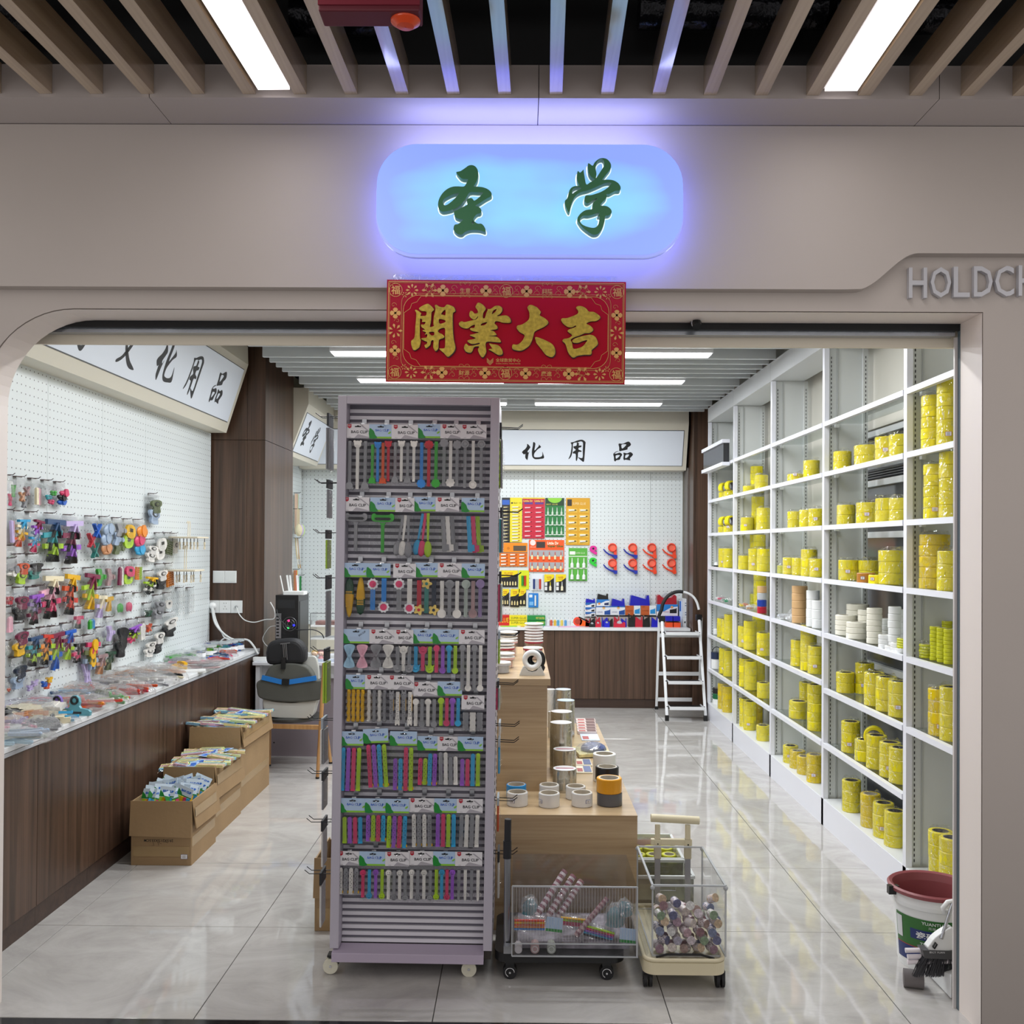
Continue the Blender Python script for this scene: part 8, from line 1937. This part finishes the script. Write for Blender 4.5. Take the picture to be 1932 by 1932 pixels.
p = cz(1090, 1168, 9.74); t = thing('tape_gun', 'orange tape cutter with a black handle lying left of the dispensers', 'tape dispenser', (p.x, 9.74, ct+.02))
q = MB(); vs = []; n = 20; q.cyl((0, 0, .03), (0, .03, .03), .045, n=20); q.build('ring', M('cutter_f04a32'), t); MB().cyl((0, -.002, .03), (0, .001, .03), .028, n=16).build('core', M('cutter_core', 'b03a28', .4), t)
MB().prism([(.02, .06), (.13, .01), (.14, -.015), (.02, -.015)], 0, .03, XZ).build('frame', M('cutter_orange', 'f0601c', .3), t); MB().bar((.01, .01, .075), (.11, .01, .03), .02, .014).build('handle', m_black, t)
# ---- hanging goods between the column and the back wall
def hang(px, y0, y1, wpx, c, lab, X=XL2+.05, kind='stick', n=2):
    p = wx(px, y0, X); h = (y1-y0)*p.y/F; t = thing('hanging_goods', lab, 'hanging goods', tuple(p), group='goods hung beyond the brown column')
    for i in range(n):
        y = (i-(n-1)/2)*.04
        if kind == 'stick': MB().box(-.008, .008, y-.012, y+.012, -h, -.01).build('stick', M('goods_'+c[i % len(c)], c[i % len(c)], .5), t)
        elif kind == 'puff': MB().ell((.02, y*1.6, -h*.75), (.035, .045, h*.22), 12, 8).build('puff', M('goods_'+c[i % len(c)], c[i % len(c)], .8, bump=.5, bs=80), t); MB().box(-.004, .004, y-.006, y+.006, -h*.6, 0).build('strap', M('goods_strap', 'd8c8a8', .6), t)
        elif kind == 'rope': MB().tube([(.0, y, 0), (.01, y+.01, -h*.5), (.02, y+.03*(-1)**i, -h*.8), (.02, y+.06, -h)], .007, 6).build('cord', M('goods_'+c[i % len(c)], c[i % len(c)], .6), t)
    MB().tube([(-.05, 0, .0), (.03, 0, 0), (.04, 0, .008)], .003, 5).build('hook', m_wire, t)
hang(560, 930, 1008, 20, ['e8c8b0', 'dcb8a0', 'c8d8b8'], 'pale pink and green sticks hung beyond the column, upper', n=3)
hang(563, 960, 1014, 26, ['e6dcb8', 'c8b8e0', 'c8e0a8'], 'pale yellow, lilac and green net puffs beyond the column', kind='puff', n=3, X=XL2+.10)
hang(560, 1015, 1072, 20, ['d8c8a0', 'e8e8e4', 'c8a880', 'c8ccd0'], 'beige and white cords hung beyond the column', kind='rope', n=4)
hang(558, 1074, 1116, 14, ['b87a50', 'f0603c', 'd8d870'], 'brown, orange and yellow sticks hung above the computer', n=3)
hang(567, 1085, 1117, 6, ['2f8a4a'], 'green stick hung above the white router', n=1)
# ================================================================= white desk, computer, chair
YD = 7.20
dz_ = wy(600, 1250, YD).z
dxl = wy(476, 1250, YD).x; dxr = -.55
m_desk = M('desk_white', 'e0e2e8', .35); m_modesty = M('desk_modesty', '8e848c', .5)
t = thing('desk', 'white office desk with a grey modesty panel behind the chair', 'desk', (dxl, YD, 0), world=True)
MB().box(dxl, dxr, YD, 7.82, dz_-.025, dz_).build('desktop', m_desk, t, bevel=.003)
MB().box(dxl+.02, dxl+.05, YD+.02, 7.8, 0, dz_-.026).build('leg', m_desk, t); MB().box(dxr-.05, dxr-.02, YD+.02, 7.8, 0, dz_-.026).build('leg', m_desk, t)
MB().box(dxl+.051, dxr-.051, YD+.10, YD+.12, dz_-.13, dz_-.027).build('rail', m_desk, t)
MB().box(dxl+.051, dxr-.051, YD+.13, YD+.15, 0.0, dz_-.135).build('modesty_panel', m_modesty, t)
MB().cyl((wy(517, 1401, YD+.13).x, YD+.13, wy(517, 1401, YD+.13).z), (wy(517, 1401, YD+.13).x, YD+.128, wy(517, 1401, YD+.13).z), .006, n=10).build('bolt', m_black, t)
# computer tower
YPC = 7.30
a, b = wy(519, 1215, YPC), wy(563, 1123, YPC); zt = b.z; w = b.x-a.x; dd = .36
pc = thing('computer_tower', 'black computer tower seen from behind on the white desk', 'computer', ((a.x+b.x)/2, YPC, dz_+.0005), rz=0)
pc.rotation_euler = (0, 0, .0)
H = zt-dz_; w2 = w/2
MB().box(-w2, w2, 0, dd, .008, H).build('case', m_black, pc, bevel=.004)
for sx_ in (-1, 1):
    for yy in (.03, dd-.03): MB().cyl((sx_*(w2-.02), yy, 0), (sx_*(w2-.02), yy, .008), .012, n=10).build('foot', m_black, pc)
MB().box(-w2+.005, -w2+.025+.02, -.003, 0, H*.34, H*.72).build('io_plate', m_steel, pc)
q = MB(); 
for i in range(7): q.box(-w2+.01, -w2+.03, -.006, -.003, H*.37+i*H*.048, H*.37+i*H*.048+H*.025)
q.build('ports', m_black, pc)
fc = (w2*.28, H*.56); fr_ = .058
q = MB()
for rad in (.9, .6, .3): q.tube([(fc[0]+fr_*rad*math.cos(x), -.003, fc[1]+fr_*rad*math.sin(x)) for x in [2*PI*i/20 for i in range(21)]], .0012, 4, caps=False)
q.build('fan_grille', m_steel, pc)
for i, (cc, (u, v)) in enumerate({'2a30ff': (.03, -.01), 'ff3080': (-.01, .025), '30c060': (-.012, -.03)}.items()):
    MB().ell((fc[0]+u, -.001, fc[1]+v), (.009, .002, .009), 8, 6).build('fan_led', M('led_'+cc, cc, .4, emit=1.5), pc)
q = MB()
for i in range(9): q.box(-w2+.02, w2-.02, -.002, 0, H*.04+i*.012, H*.04+i*.012+.005)
q.build('vent', M('vent_grey', '26282c', .5), pc); MB().box(-w2+.02, w2-.025, -.002, 0, H*.80, H*.93).build('power_supply', M('psu_dark', '1c1e22', .4), pc)
MB().box(w2, w2+.003, .04, dd-.04, .06, H-.05).build('side_plate', M('side_dark', '1a1b1e', .3), pc, bevel=.002)
# router
rt = thing('router', 'white router with four upright antennas on the computer tower', 'router', (pc.location.x+.01, YPC+.10, zt+.0008), .0)
MB().prism([(-.05, -.06), (.11, -.06), (.11, .06), (-.05, .06)], .0, .025, lambda u, v, w: (u, v, w)).build('router_body', m_whitep, rt, bevel=.006)
for i, (x, l) in enumerate(((-.055, -.02), (-.035, -.012), (-.02, -.004), (.03, .0))): MB().bar((x+.01, .05 if i else -.05, .005), (x+l, .05 if i else -.05, .145), .014, .006).build('antenna', m_whitep, rt, bevel=.001)
# acrylic organiser with figurines
YO = 7.32
a, b = wy(585, 1240, YO), wy(632, 1158, YO)
og = thing('acrylic_organiser', 'clear two-tier acrylic stand with white shelves right of the computer', 'organiser', ((a.x+b.x)/2, YO, dz_+.0005), world=True)
z0 = dz_+.001
for z in (z0, wy(600, 1207, YO).z, wy(600, 1183, YO).z): MB().box(a.x, b.x+.10, YO, YO+.22, z, z+.012).build('shelf', m_whitep, og)
for x in (a.x, b.x+.098): MB().box(x, x+.003, YO, YO+.22, z0+.012, wy(600, 1157, YO).z).build('side_panel', m_acr, og)
q = MB(); zt_ = wy(600, 1157, YO).z; q.bar((a.x, YO, zt_), (b.x+.1, YO, zt_), .005, .005).bar((a.x, YO, z0), (a.x, YO, zt_), .004, .004); q.build('frame', M('acrylic_edge_dark', '6c7074', .2), og)
MB().box(a.x+.03, b.x+.08, YO+.04, YO+.18, wy(600, 1183, YO).z+.013, wy(600, 1183, YO).z+.04).build('stacked_goods', M('goods_maroon', '8a6a66', .5, var=.4, vs=40), og)
FG = [(594, '6a8ca0', 'e6c8b0', 'small blue plush doll with a pale face on the desk stand'), (606, 'd89aa0', 'e8c4b8', 'small pink plush doll on the desk stand'), (617, 'd8a838', 'e0b840', 'small yellow plush doll on the desk stand')]
for px, c1, c2, lab in FG:
    x = wy(px, 1230, YO-.03).x; t = thing('figurine', lab, 'figurine', (x, YO-.035, dz_+.0005))
    MB().lathe([(.001, 0), (.020, .002), (.022, .02), (.014, .038), (.001, .042)], n=14).build('body', M('doll_'+c1, c1, .6), t)
    MB().ell((0, 0, .056), (.024, .02, .020), 14, 9).build('head', M('doll_'+c2, c2, .6), t); MB().ell((0, .006, .062), (.027, .02, .020), 14, 8).build('hair', M('doll_h'+c1, c1 if px != 594 else 'c8a860', .7), t)
    q = MB(); [q.ell((s*.008, -.019, .055), (.0028, .002, .0028), 6, 4) for s in (-1, 1)]; q.build('eyes', m_black, t)
t = thing('desk_tray', 'low clear and white tray of small goods at the desk front', 'tray', (wy(612, 1240, YD+.03).x, YD+.03, dz_+.0005)); MB().box(-.07, .10, 0, .06, 0, .02).build('tray', M('tray_blue_white', 'c2ccdc', .3), t)
t = thing('adapter', 'white power adapter block on the desk corner', 'adapter', (wy(490, 1243, YD+.05).x, YD+.06, dz_+.0005)); MB().box(-.05, .05, -.02, .03, 0, .03).build('block', m_whitep, t, bevel=.004)
p = wy(577, 1205, YO-.02)
t = thing('phone_handset', 'white device lying on the desk beside the computer', 'device', (p.x, YO-.02, p.z-.02), world=False); t.location.z = dz_+.0005; MB().box(-.04, .05, 0, .06, 0, .06).build('white_box', m_whitep, t, bevel=.005)
# ---- switches and sockets on the column
def plate(x0, y0, x1, y1, kinds, lab, Y=7.4985):
    a, b = wy(x0, y1, Y), wy(x1, y0, Y); t = thing('wall_socket' if 'o' in kinds else 'light_switch', lab, 'socket' if 'o' in kinds else 'switch', ((a.x+b.x)/2, Y, (a.z+b.z)/2)); w = b.x-a.x; h = b.z-a.z; n = len(kinds)
    for i, k_ in enumerate(kinds):
        cx = -w/2+w*(i+.5)/n; ww = w/n-.002
        MB().box(cx-ww/2, cx+ww/2, -.009, 0, -h/2, h/2).build('plate', m_whitep, t, bevel=.0015)
        if k_ == 's': MB().box(cx-ww*.4, cx+ww*.4, -.012, -.009, -h*.4, h*.4).build('rocker', M('rocker_white', 'e2e5e4', .3), t, bevel=.001)
        if k_ == 'o':
            q = MB()
            for u, v in ((-.1, .28), (.1, .28), (-.12, -.18), (.12, -.18), (0, .02)): q.box(cx+u*ww-.0015, cx+u*ww+.0015, -.0095, -.009, v*h-.004, v*h+.004)
            q.build('pin_holes', m_black, t)
        if k_ == 'p': MB().cyl((cx, -.009, 0), (cx, -.03, 0), .010, n=10).build('plug', M('plug_grey', '9a9ea0', .4), t)
    return t
plate(402, 1077, 447, 1099.5, 'ss', 'pair of white light switches on the brown column')
so = plate(392.5, 1133, 458, 1156, 'oop', 'row of three white wall sockets on the brown column')
a = wy(400, 1143, 7.46); t = thing('power_plug', 'white plug in the left wall socket with two cables', 'plug', tuple(a)); MB().ell((0, .01, 0), (.03, .03, .028), 12, 8).build('plug_body', m_whitep, t)
def cable(pts, r, lab, c='e6e8e8', name='cable'):
    """pts: (px, py, Y)"""
    P_ = [wy(*p) for p in pts]; out = []
    for i in range(len(P_)-1):
        p0, p1, p2, p3 = P_[max(0, i-1)], P_[i], P_[i+1], P_[min(len(P_)-1, i+2)]
        for j in range(5):
            u = j/5; out.append(.5*((2*p1)+(p2-p0)*u+(2*p0-5*p1+4*p2-p3)*u*u+(3*p1-p0-3*p2+p3)*u**3))
    out.append(P_[-1]); o = MB().tube(out, r, 6).build(name, M('cable_'+c, c, .4)); return tag(o, lab, 'cable')
cable([(400, 1147, 7.44), (404, 1170, 7.44), (412, 1185, 7.42), (428, 1200, 7.40), (444, 1207, 7.38), (466, 1207, 7.36), (478, 1218, 7.34), (487, 1234, 7.30)], .008, 'thick white cable drooping from the left socket to the desk')
cable([(402, 1147, 7.45), (408, 1172, 7.45), (418, 1192, 7.42), (424, 1203, 7.40), (436, 1209, 7.38), (434, 1218, 7.34), (420, 1219, 7.36), (416, 1211, 7.4), (426, 1204, 7.40), (440, 1212, 7.36), (462, 1224, 7.34)], .006, 'white cable coiled on the far end of the left counter')
cable([(446, 1145, 7.47), (451, 1158, 7.45), (462, 1170, 7.42), (480, 1174, 7.38), (500, 1169, 7.34), (517, 1167, 7.30), (518, 1152, 7.28), (510, 1136, 7.27)], .004, 'thin white cable from the right socket to the computer')
cable([(520, 1181, 7.27), (508, 1184, 7.26), (496, 1203, 7.26), (500, 1215, 7.25), (510, 1223, 7.24)], .003, 'grey thin cable hanging beside the computer', 'a8aaac')
cable([(522, 1150, 7.28), (526, 1165, 7.26), (540, 1180, 7.24), (560, 1188, 7.22), (590, 1188, 7.24), (606, 1195, 7.26), (611, 1204, 7.28)], .004, 'black cable from the computer across to the acrylic stand', '1a1a1e')
# ---- chair with head cushion and lumbar cushion
m_fab = M('chair_grey_fabric', '53544f', .75, bump=.15, bs=300); m_pale = M('chair_pale', 'c2c3bf', .5); m_oakl = wood('chair_leg_wood', 'a87a4a', 'c99c68', 'Z', 2, .4); m_seat = M('chair_seat_dark', '3c3d3c', .3)
YCH = 6.85
cc = wy(545, 1440, YCH).x
ch = thing('desk_chair', 'round-backed chair with pale shell, dark seat and wooden legs at the white desk', 'chair', (cc, YCH, 0), world=True)
fl = wz(508, 1445, 0); frt = wz(599, 1469, 0)
zs_ = wy(550, 1358, YCH).z
lg = [((505-2, 1360), (fl.x, fl.y)), ((606, 1330), (frt.x, frt.y))]
def leg(p, q): MB().cyl(p, q, .016, .012, n=12).build('leg', m_oakl, ch); MB().cyl((q[0], q[1], .0), (q[0], q[1], .012), .0135, n=10).build('foot', m_black, ch)
leg((wy(497, 1280, YCH-.02).x, fl.y+.0, wy(497, 1290, YCH).z), (fl.x+.0, fl.y, .012))
leg((wy(614, 1300, 6.7).x, frt.y+.02, wy(614, 1250, 6.7).z), (frt.x, frt.y, .012))
leg((fl.x+.04, fl.y+.40, zs_-.03), (fl.x, fl.y+.44, .012)); leg((frt.x-.04, frt.y+.42, zs_-.03), (frt.x, frt.y+.46, .012))
MB().bar((wy(492, 1362, 6.85).x, 6.80, zs_-.035), (wy(611, 1362, 6.85).x, 6.76, zs_-.035), .03, .028).build('seat_rail', m_oakl, ch)
q = MB(); q.lathe([(.001, -.02), (.19, -.02), (.225, -.005), (.225, .008), (.19, .018), (.001, .022)], (wy(551, 1350, 7.0).x, 7.0, zs_), 28, sy=.95); q.build('seat', m_seat, ch)
# pale shell behind: rounded plate
def plate_mb(poly, y0, y1, Y, curve=0): 
    mb = MB(); pts = smooth(poly, 4); W3 = [wy(a, b, Y) for a, b in pts]; n = len(W3)
    vs = [(p.x, y0 + curve*((p.x-cc)**2), p.z) for p in W3] + [(p.x, y1 + curve*((p.x-cc)**2), p.z) for p in W3]
    mb.add(vs, [tuple(range(n)), tuple(reversed(range(n, 2*n)))] + [(i, n+i, n+(i+1) % n, (i+1) % n) for i in range(n)]); return mb
plate_mb([(560, 1245), (590, 1237), (600, 1250), (602, 1290), (590, 1330), (570, 1340), (520, 1335), (510, 1290), (520, 1250)][::-1], 6.92, 6.95, 6.93).build('back_shell', m_pale, ch, bevel=.008)
lum = thing('lumbar_cushion', 'dark grey lumbar cushion with blue strap on the chair back', 'cushion', (cc, 6.85, wy(0, 1323, 6.85).z), world=True)
cb_ = plate_mb([(512, 1256), (535, 1251), (560, 1251), (580, 1258), (590, 1270), (595, 1282), (612, 1285), (613, 1308), (602, 1320), (560, 1324), (520, 1322), (492, 1316), (486, 1300), (486, 1287), (498, 1278), (505, 1266)][::-1], 6.80, 6.90, 6.83)
cb_.build('cushion', m_fab, lum, bevel=.02, seg=3)
for (x0, x1, y0, y1) in ((494, 532, 1278, 1287), (545, 597, 1287, 1279)):
    a, b = wy(x0, y0, 6.79), wy(x1, y1, 6.79); MB().bar(a, b, .006, .034, up=(0, 0, 1)).build('strap', M('strap_blue', '1f77c8', .5), lum)
a, b = wy(532, 1286, 6.79), wy(546, 1287, 6.79); MB().bar(a, b, .014, .042).build('buckle', m_black, lum)
sc_ = thing('seat_cushion', 'pale grey cushion standing on the chair seat under the lumbar cushion', 'cushion', (cc, 6.9, wy(0, 1350, 6.9).z), world=True)
plate_mb([(499, 1318), (520, 1322), (560, 1324), (597, 1316), (596, 1335), (590, 1350), (575, 1354), (520, 1352), (504, 1345)][::-1], 6.82, 6.93, 6.86).build('cushion', m_pale, sc_, bevel=.02, seg=3)
hd = thing('head_cushion', 'black rounded head cushion with a bracket above the chair back', 'cushion', (wy(540, 1252, 6.84).x, 6.84, wy(540, 1252, 6.84).z), world=True)
plate_mb([(503, 1238), (505, 1220), (515, 1209), (540, 1205), (562, 1207), (575, 1220), (578, 1240), (570, 1251), (545, 1252), (510, 1253)][::-1], 6.80, 6.92, 6.84).build('cushion', M('head_black', '15161b', .6), hd, bevel=.03, seg=3)
q = MB(); 
for dx in (-3, 0, 3): a, b = wy(537+dx, 1214, 6.785), wy(539+dx, 1245, 6.785); q.bar(a, b, .004, .006)
a, b = wy(529, 1215, 6.785), wy(547, 1213, 6.785); q.bar(a, b, .005, .005); q.build('bracket', m_steel, hd)
a, b = wy(536, 1240, 6.785), wy(534, 1262, 6.785); MB().bar(a, b, .03, .02).build('clamp', m_black, hd)

# ================================================================= step ladder
m_lad = M('ladder_white', 'eceef2', .3); m_foot = M('ladder_foot', '121214', .5)
la = thing('step_ladder', 'white four-step folding ladder with black arched handle before the back cabinets', 'ladder', (1.7, 9.1, 0), world=True)
def zl_(zx, zy, Y): return wy(1200+zx/6.66, 1090+zy/6.66, Y)
FL, FR_ = wz(1200+388/6.66, 1090+1795/6.66, 0), wz(1200+875/6.66, 1090+1800/6.66, 0)
YF0 = (FL.y+FR_.y)/2
RLb, RRb = wz(1200+252/6.66, 1090+1640/6.66, 0), wz(1200+780/6.66, 1090+1650/6.66, 0)
YR0 = min((RLb.y+RRb.y)/2, 9.58)
YTp = YF0 + (YR0-YF0)*.72
tl_, tr_ = zl_(325, 520, YTp), zl_(790, 500, YTp)
MB().bar((FL.x, YF0, .03), tl_, .026, .018, up=(0, 1, 0)).build('front_leg', m_lad, la, bevel=.004); MB().bar((FR_.x, YF0, .03), tr_, .026, .018, up=(0, 1, 0)).build('front_leg', m_lad, la, bevel=.004)
for p in ((FL.x, YF0), (FR_.x, YF0)): MB().box(p[0]-.017, p[0]+.017, p[1]-.015, p[1]+.015, 0, .05).build('foot', m_foot, la)
rl_, rr2_ = zl_(290, 520, YTp+.02), zl_(820, 500, YTp+.02)
RLx, RRx = wy(1238.5, 1336, YR0).x, wy(1319, 1336, YR0).x
MB().bar((RLx, YR0, .02), rl_, .024, .016, up=(0, 1, 0)).build('rear_leg', m_lad, la, bevel=.004); MB().bar((RRx, YR0, .02), rr2_, .024, .016, up=(0, 1, 0)).build('rear_leg', m_lad, la, bevel=.004)
for x in (RLx, RRx): MB().box(x-.016, x+.016, YR0-.014, YR0+.014, 0, .03).build('foot', m_foot, la)
def onleg(base, top, z): k_ = (z-base[2])/(top[2]-base[2]); return Vector(base)*(1-k_)+Vector(top)*k_
for i, zy in enumerate((690, 990, 1300, 1620)):
    # step front edge at this height on the slanting front legs
    z = wy(1285, 1090+zy/6.66, YF0 + (YTp-YF0)*(1-(zy-520)/1275)).z
    L, R_ = onleg((FL.x, YF0, .03), tl_, z), onleg((FR_.x, YF0, .03), tr_, z)
    MB().box(L.x+.02, R_.x-.02, L.y-.07, L.y-.062, z-.018, z+.012).box(L.x+.02, R_.x-.02, L.y-.062, L.y+.10, z-.004, z).box(L.x+.02, L.x+.028, L.y-.062, L.y+.10, z-.004, z+.012).box(R_.x-.028, R_.x-.02, L.y-.062, L.y+.10, z-.004, z+.012).build('step', m_lad, la)
    MB().box(L.x+.03, R_.x-.03, L.y-.055, L.y+.095, z, z+.003).build('step_mat', m_black, la)
    MB().cyl((L.x, L.y, z), (L.x+.025, L.y, z), .010, n=8).cyl((R_.x-.025, R_.y, z), (R_.x, R_.y, z), .010, n=8).build('step_pivot', m_black, la)
for zy in (725, 1205, 1530):
    kk_ = (zy-520)/(1640-520); Yr = YTp+.02 + (YR0-YTp-.02)*kk_; z = zl_(500, zy, Yr).z
    L, R_ = onleg((RLx, YR0, .02), rl_, z), onleg((RRx, YR0, .02), rr2_, z); MB().bar(L, R_, .012, .036).build('crossbar', m_lad, la)
arch_ = [(320, 520), (322, 400), (345, 310), (400, 230), (480, 185), (560, 175), (650, 195), (720, 240), (765, 310), (790, 400), (795, 470), (795, 500)]
pts = smooth([(a, b) for a, b in arch_], 3)[:-8]
W3 = [zl_(a, b, YTp) for a, b in pts]; nb = int(len(W3)*.64)
MB().tube(W3[:nb], .017, 10).build('grip', M('foam_black', '17181b', .6), la); MB().tube(W3[nb-1:], .012, 10).build('arch_tube', m_lad, la)
for p in (tl_, tr_): MB().box(p.x-.028, p.x+.028, YTp-.02, YTp+.035, p.z-.03, p.z+.03).build('hinge', m_black, la, bevel=.005)

# ================================================================= bucket, sticks, broom and dustpan by the right jamb
YBk = 3.78
bx = wy(1682, 1690, YBk).x + .157
bz1 = .30
rb, rt_ = .122, .153
bk = thing('bucket', 'white glue bucket with a dark red lined rim and green and blue label', 'bucket', (bx+.0, YBk, 0))
MB().lathe([(.001, .003), (rb, .0), (rb+.004, .02), (rt_-.012, bz1-.065), (rt_-.002, bz1-.06), (rt_, bz1-.045), (rt_-.002, bz1-.03), (rt_-.004, bz1-.005)], n=40).build('bucket_body', m_whitep, bk)
m_br = M('bucket_red', '8f4a4e', .4)
MB().lathe([(rt_-.008, bz1-.02), (rt_+.008, bz1-.016), (rt_+.011, bz1-.003), (rt_+.004, bz1+.003), (rt_-.008, bz1-.002), (rt_-.016, bz1-.03), (rb-.014, .06), (.001, .058)], n=40).build('inner_bucket', m_br, bk)
# label: strips wrapped on the side
def lab_band(z0, z1, a0, a1, mat, nm, e=.0015, n=24):
    mb = MB(); vs = []
    for i in range(n+1):
        a = a0+(a1-a0)*i/n
        for z in (z0, z1): r = rb+.004+(rt_-.012-rb-.004)*(z-.02)/(bz1-.085) + e; vs.append((r*math.cos(a), r*math.sin(a), z))
    mb.add(vs, [(2*i, 2*i+2, 2*i+3, 2*i+1) for i in range(n)], 0, True); return mb.build(nm, mat, bk)
A0, A1 = -PI*.99, -PI*.25
lab_band(.035, .092, A0, A1, M('label_navy', '1d2f6c', .35), 'label'); lab_band(.092, .205, A0, A1, M('label_green', '2f6b2c', .35), 'label'); lab_band(.125, .163, A0+.55, A1, M('label_navy'), 'label', .0022); lab_band(.092, .095, A0, A1, M('label_redline', 'a03a30', .4), 'label', .0022)
lab_band(.115, .195, A0+.05, A0+.28, M('label_paper', 'd8dadc', .5), 'label', .003)
def lab_text(st, a, z, h, w, mat, **k):
    mb = MB(); vs, fs = text(st, **k); n_ = len(vs); sx_ = w/tw(vs); sz_ = h/th(vs); out = []
    for (x, y, zz) in vs:
        zc_ = z + y*sz_; r = rb+.004+(rt_-.012-rb-.004)*(zc_-.02)/(bz1-.085) + .0032; aa = a + x*sx_/r; out.append((r*math.cos(aa), r*math.sin(aa), zc_))
    mb.add(out, fs); return mb.build('lettering', mat, bk)
AC = -PI*.5-.40
lab_text('YUANTU', AC, .192, .012, .075, m_whitep, bold=.01); lab_text('元深', AC+.0, .176, .010, .026, m_whitep); lab_text('瓷砖背胶', AC+.12, .1435, .026, .15, m_whitep, bold=.02); lab_text('TILE GLUE', AC+.0, .111, .012, .085, m_whitep, bold=.01)
for i in range(4): lab_text('田水火气'[i], AC-.25+i*.11, .062, .012, .012, m_whitep); 
tag(MB().cyl((0, 0, 0), (0, 0, .001), .001, n=3).build('x', m_black), kind='stuff') if 0 else None
h0 = -PI*.97
MB().box(-.02, .02, -.012, .012, -.02, .012).build('ear', m_black, bk).location = (rt_*math.cos(h0)-.004, rt_*math.sin(h0), bz1-.012)
# thin bundle of white rollers and a grey mop head in front
YG = 3.54
rl = thing('roller_mop', 'folded mop head with white rollers and grey sponge before the bucket', 'mop', tuple(wy(1730, 1830, YG)[:2])+(0,), world=True)
for i, (px, py) in enumerate(((1708, 1793), (1712, 1805), (1712, 1815))):
    a = wy(px, py, YG); b = wy(px+85, py-1, YG-.02); MB().cyl(a, b, .0085, n=12).build('roller', M('mop_white', 'e6dfe4', .35), rl)
a = wy(1715, 1823, YG+.03); q = MB().cyl((a.x-.02, YG+.03, .032), (a.x+.045, YG+.01, .032), .032, n=18); q.build('sponge', M('sponge_grey', '6b6666', .85), rl)
# dustpan
a, b = wz(1748, 1838, 0), wz(1795, 1888, 0)
dp = thing('dustpan', 'white dustpan with a black insert leaning inside the right jamb', 'dustpan', (a.x, a.y, 0), world=True)
dv = (b-a); nv = Vector((-dv.y, dv.x, 0)).normalized()*-.0
q = MB(); up_ = Vector((0, 0, .055)); off = Vector((.10, .16, 0))*.9
vs = [a, b, b+off, a+off]; vs = [Vector((v.x, v.y, .004)) for v in vs]; tp = [vs[0]+Vector((0, 0, .035)), vs[1]+Vector((0, 0, .085)), vs[2]+Vector((0, 0, .085)), vs[3]+Vector((0, 0, .035))]
q.add([tuple(v) for v in vs+tp], [(3, 2, 1, 0), (0, 1, 5, 4), (1, 2, 6, 5), (2, 3, 7, 6), (3, 0, 4, 7), (4, 5, 6, 7)]); q.build('pan', m_whitep, dp, bevel=.004)
q = MB(); q.add([tuple(v + Vector((0, 0, .004))) for v in (tp[0]*.85+tp[1]*.15+off*.04, tp[1]*.9+tp[0]*.1+off*.04, tp[2], tp[3])] + [tuple(v + Vector((0, 0, .03))) for v in (tp[0]*.8+tp[1]*.2+off*.1, tp[1]*.85+tp[0]*.15+off*.1, tp[2], tp[3])],
    [(3, 2, 1, 0), (0, 1, 5, 4), (1, 2, 6, 5), (2, 3, 7, 6), (3, 0, 4, 7), (4, 5, 6, 7)]); q.build('insert', M('pan_black', '2c3132', .4), dp, bevel=.01)
# broom
YBr = 3.50
br = thing('broom', 'hand broom with white hood, dark bristles and grey block in front of the bucket', 'broom', tuple(wy(1770, 1800, YBr)[:2])+(0,), world=True)
a, b = wy(1742, 1800, YBr), wy(1800, 1804, YBr)
q = MB(); P4 = [wy(x, y, YBr) for x, y in ((1741, 1793), (1800, 1795), (1800, 1811), (1745, 1808))]; q.add([tuple(p) for p in P4] + [(p.x, p.y+.05, p.z) for p in P4], [(0, 1, 2, 3)[::-1], (4, 5, 6, 7), (0, 4, 5, 1), (1, 5, 6, 2), (2, 6, 7, 3), (3, 7, 4, 0)]); q.build('block', M('broom_block', '4a4a4c', .4), br)
mb = MB(); addtext(mb, '新CT YUAN', at(wy(1768, 1797, YBr-.001)), w=.055, h=.008); mb.build('lettering', m_whitep, br)
hood = [(1752, 1793), (1756, 1780), (1766, 1768), (1785, 1755), (1800, 1752), (1800, 1793)]
H_ = [wy(x, y, YBr+.005) for x, y in smooth(hood, 2)]; n = len(H_); q = MB(); q.add([tuple(p) for p in H_] + [(p.x, p.y+.035, p.z) for p in H_], [tuple(reversed(range(n))), tuple(range(n, 2*n))] + [(i, (i+1) % n, n+(i+1) % n, n+i) for i in range(n)]); q.build('hood', m_whitep, br, bevel=.003)
MB().tube([wy(1760, 1786, YBr+.002), wy(1765, 1778, YBr+.002), wy(1768, 1782, YBr+.002), wy(1763, 1790, YBr+.002), wy(1760, 1786, YBr+.002)], .003, 5).build('slot', m_black, br)
rr4 = random.Random(2); q = MB()
for i in range(260):
    u = rr4.random(); s = P4[3]*(1-u)+P4[2]*u; s = s + Vector((0, rr4.uniform(.004, .046), 0)); tx = 1722+u*80+rr4.uniform(-4, 4); ty = 1842-14*abs(u-.3)*0 + rr4.uniform(-4, 2)
    e = wy(tx, min(ty, 1845), YBr+.02); e.z = max(e.z, .004); q.bar(s, e, .0016, .0016)
tag(q.build('bristles', M('bristle_dark', '3a3a3e', .6), br), kind='stuff')
MB().cyl(wy(1776, 1771, YBr+.0), wy(1797, 1706, YBr+.05), .006, n=10).build('handle', m_steel, br)
MB().tube([wy(1800, 1700, YBr+.06), wy(1788, 1702, YBr+.06), wy(1779, 1713, YBr+.06), wy(1781, 1722, YBr+.06), wy(1790, 1720, YBr+.06)], .009, 8).build('hook_end', m_whitep, br)
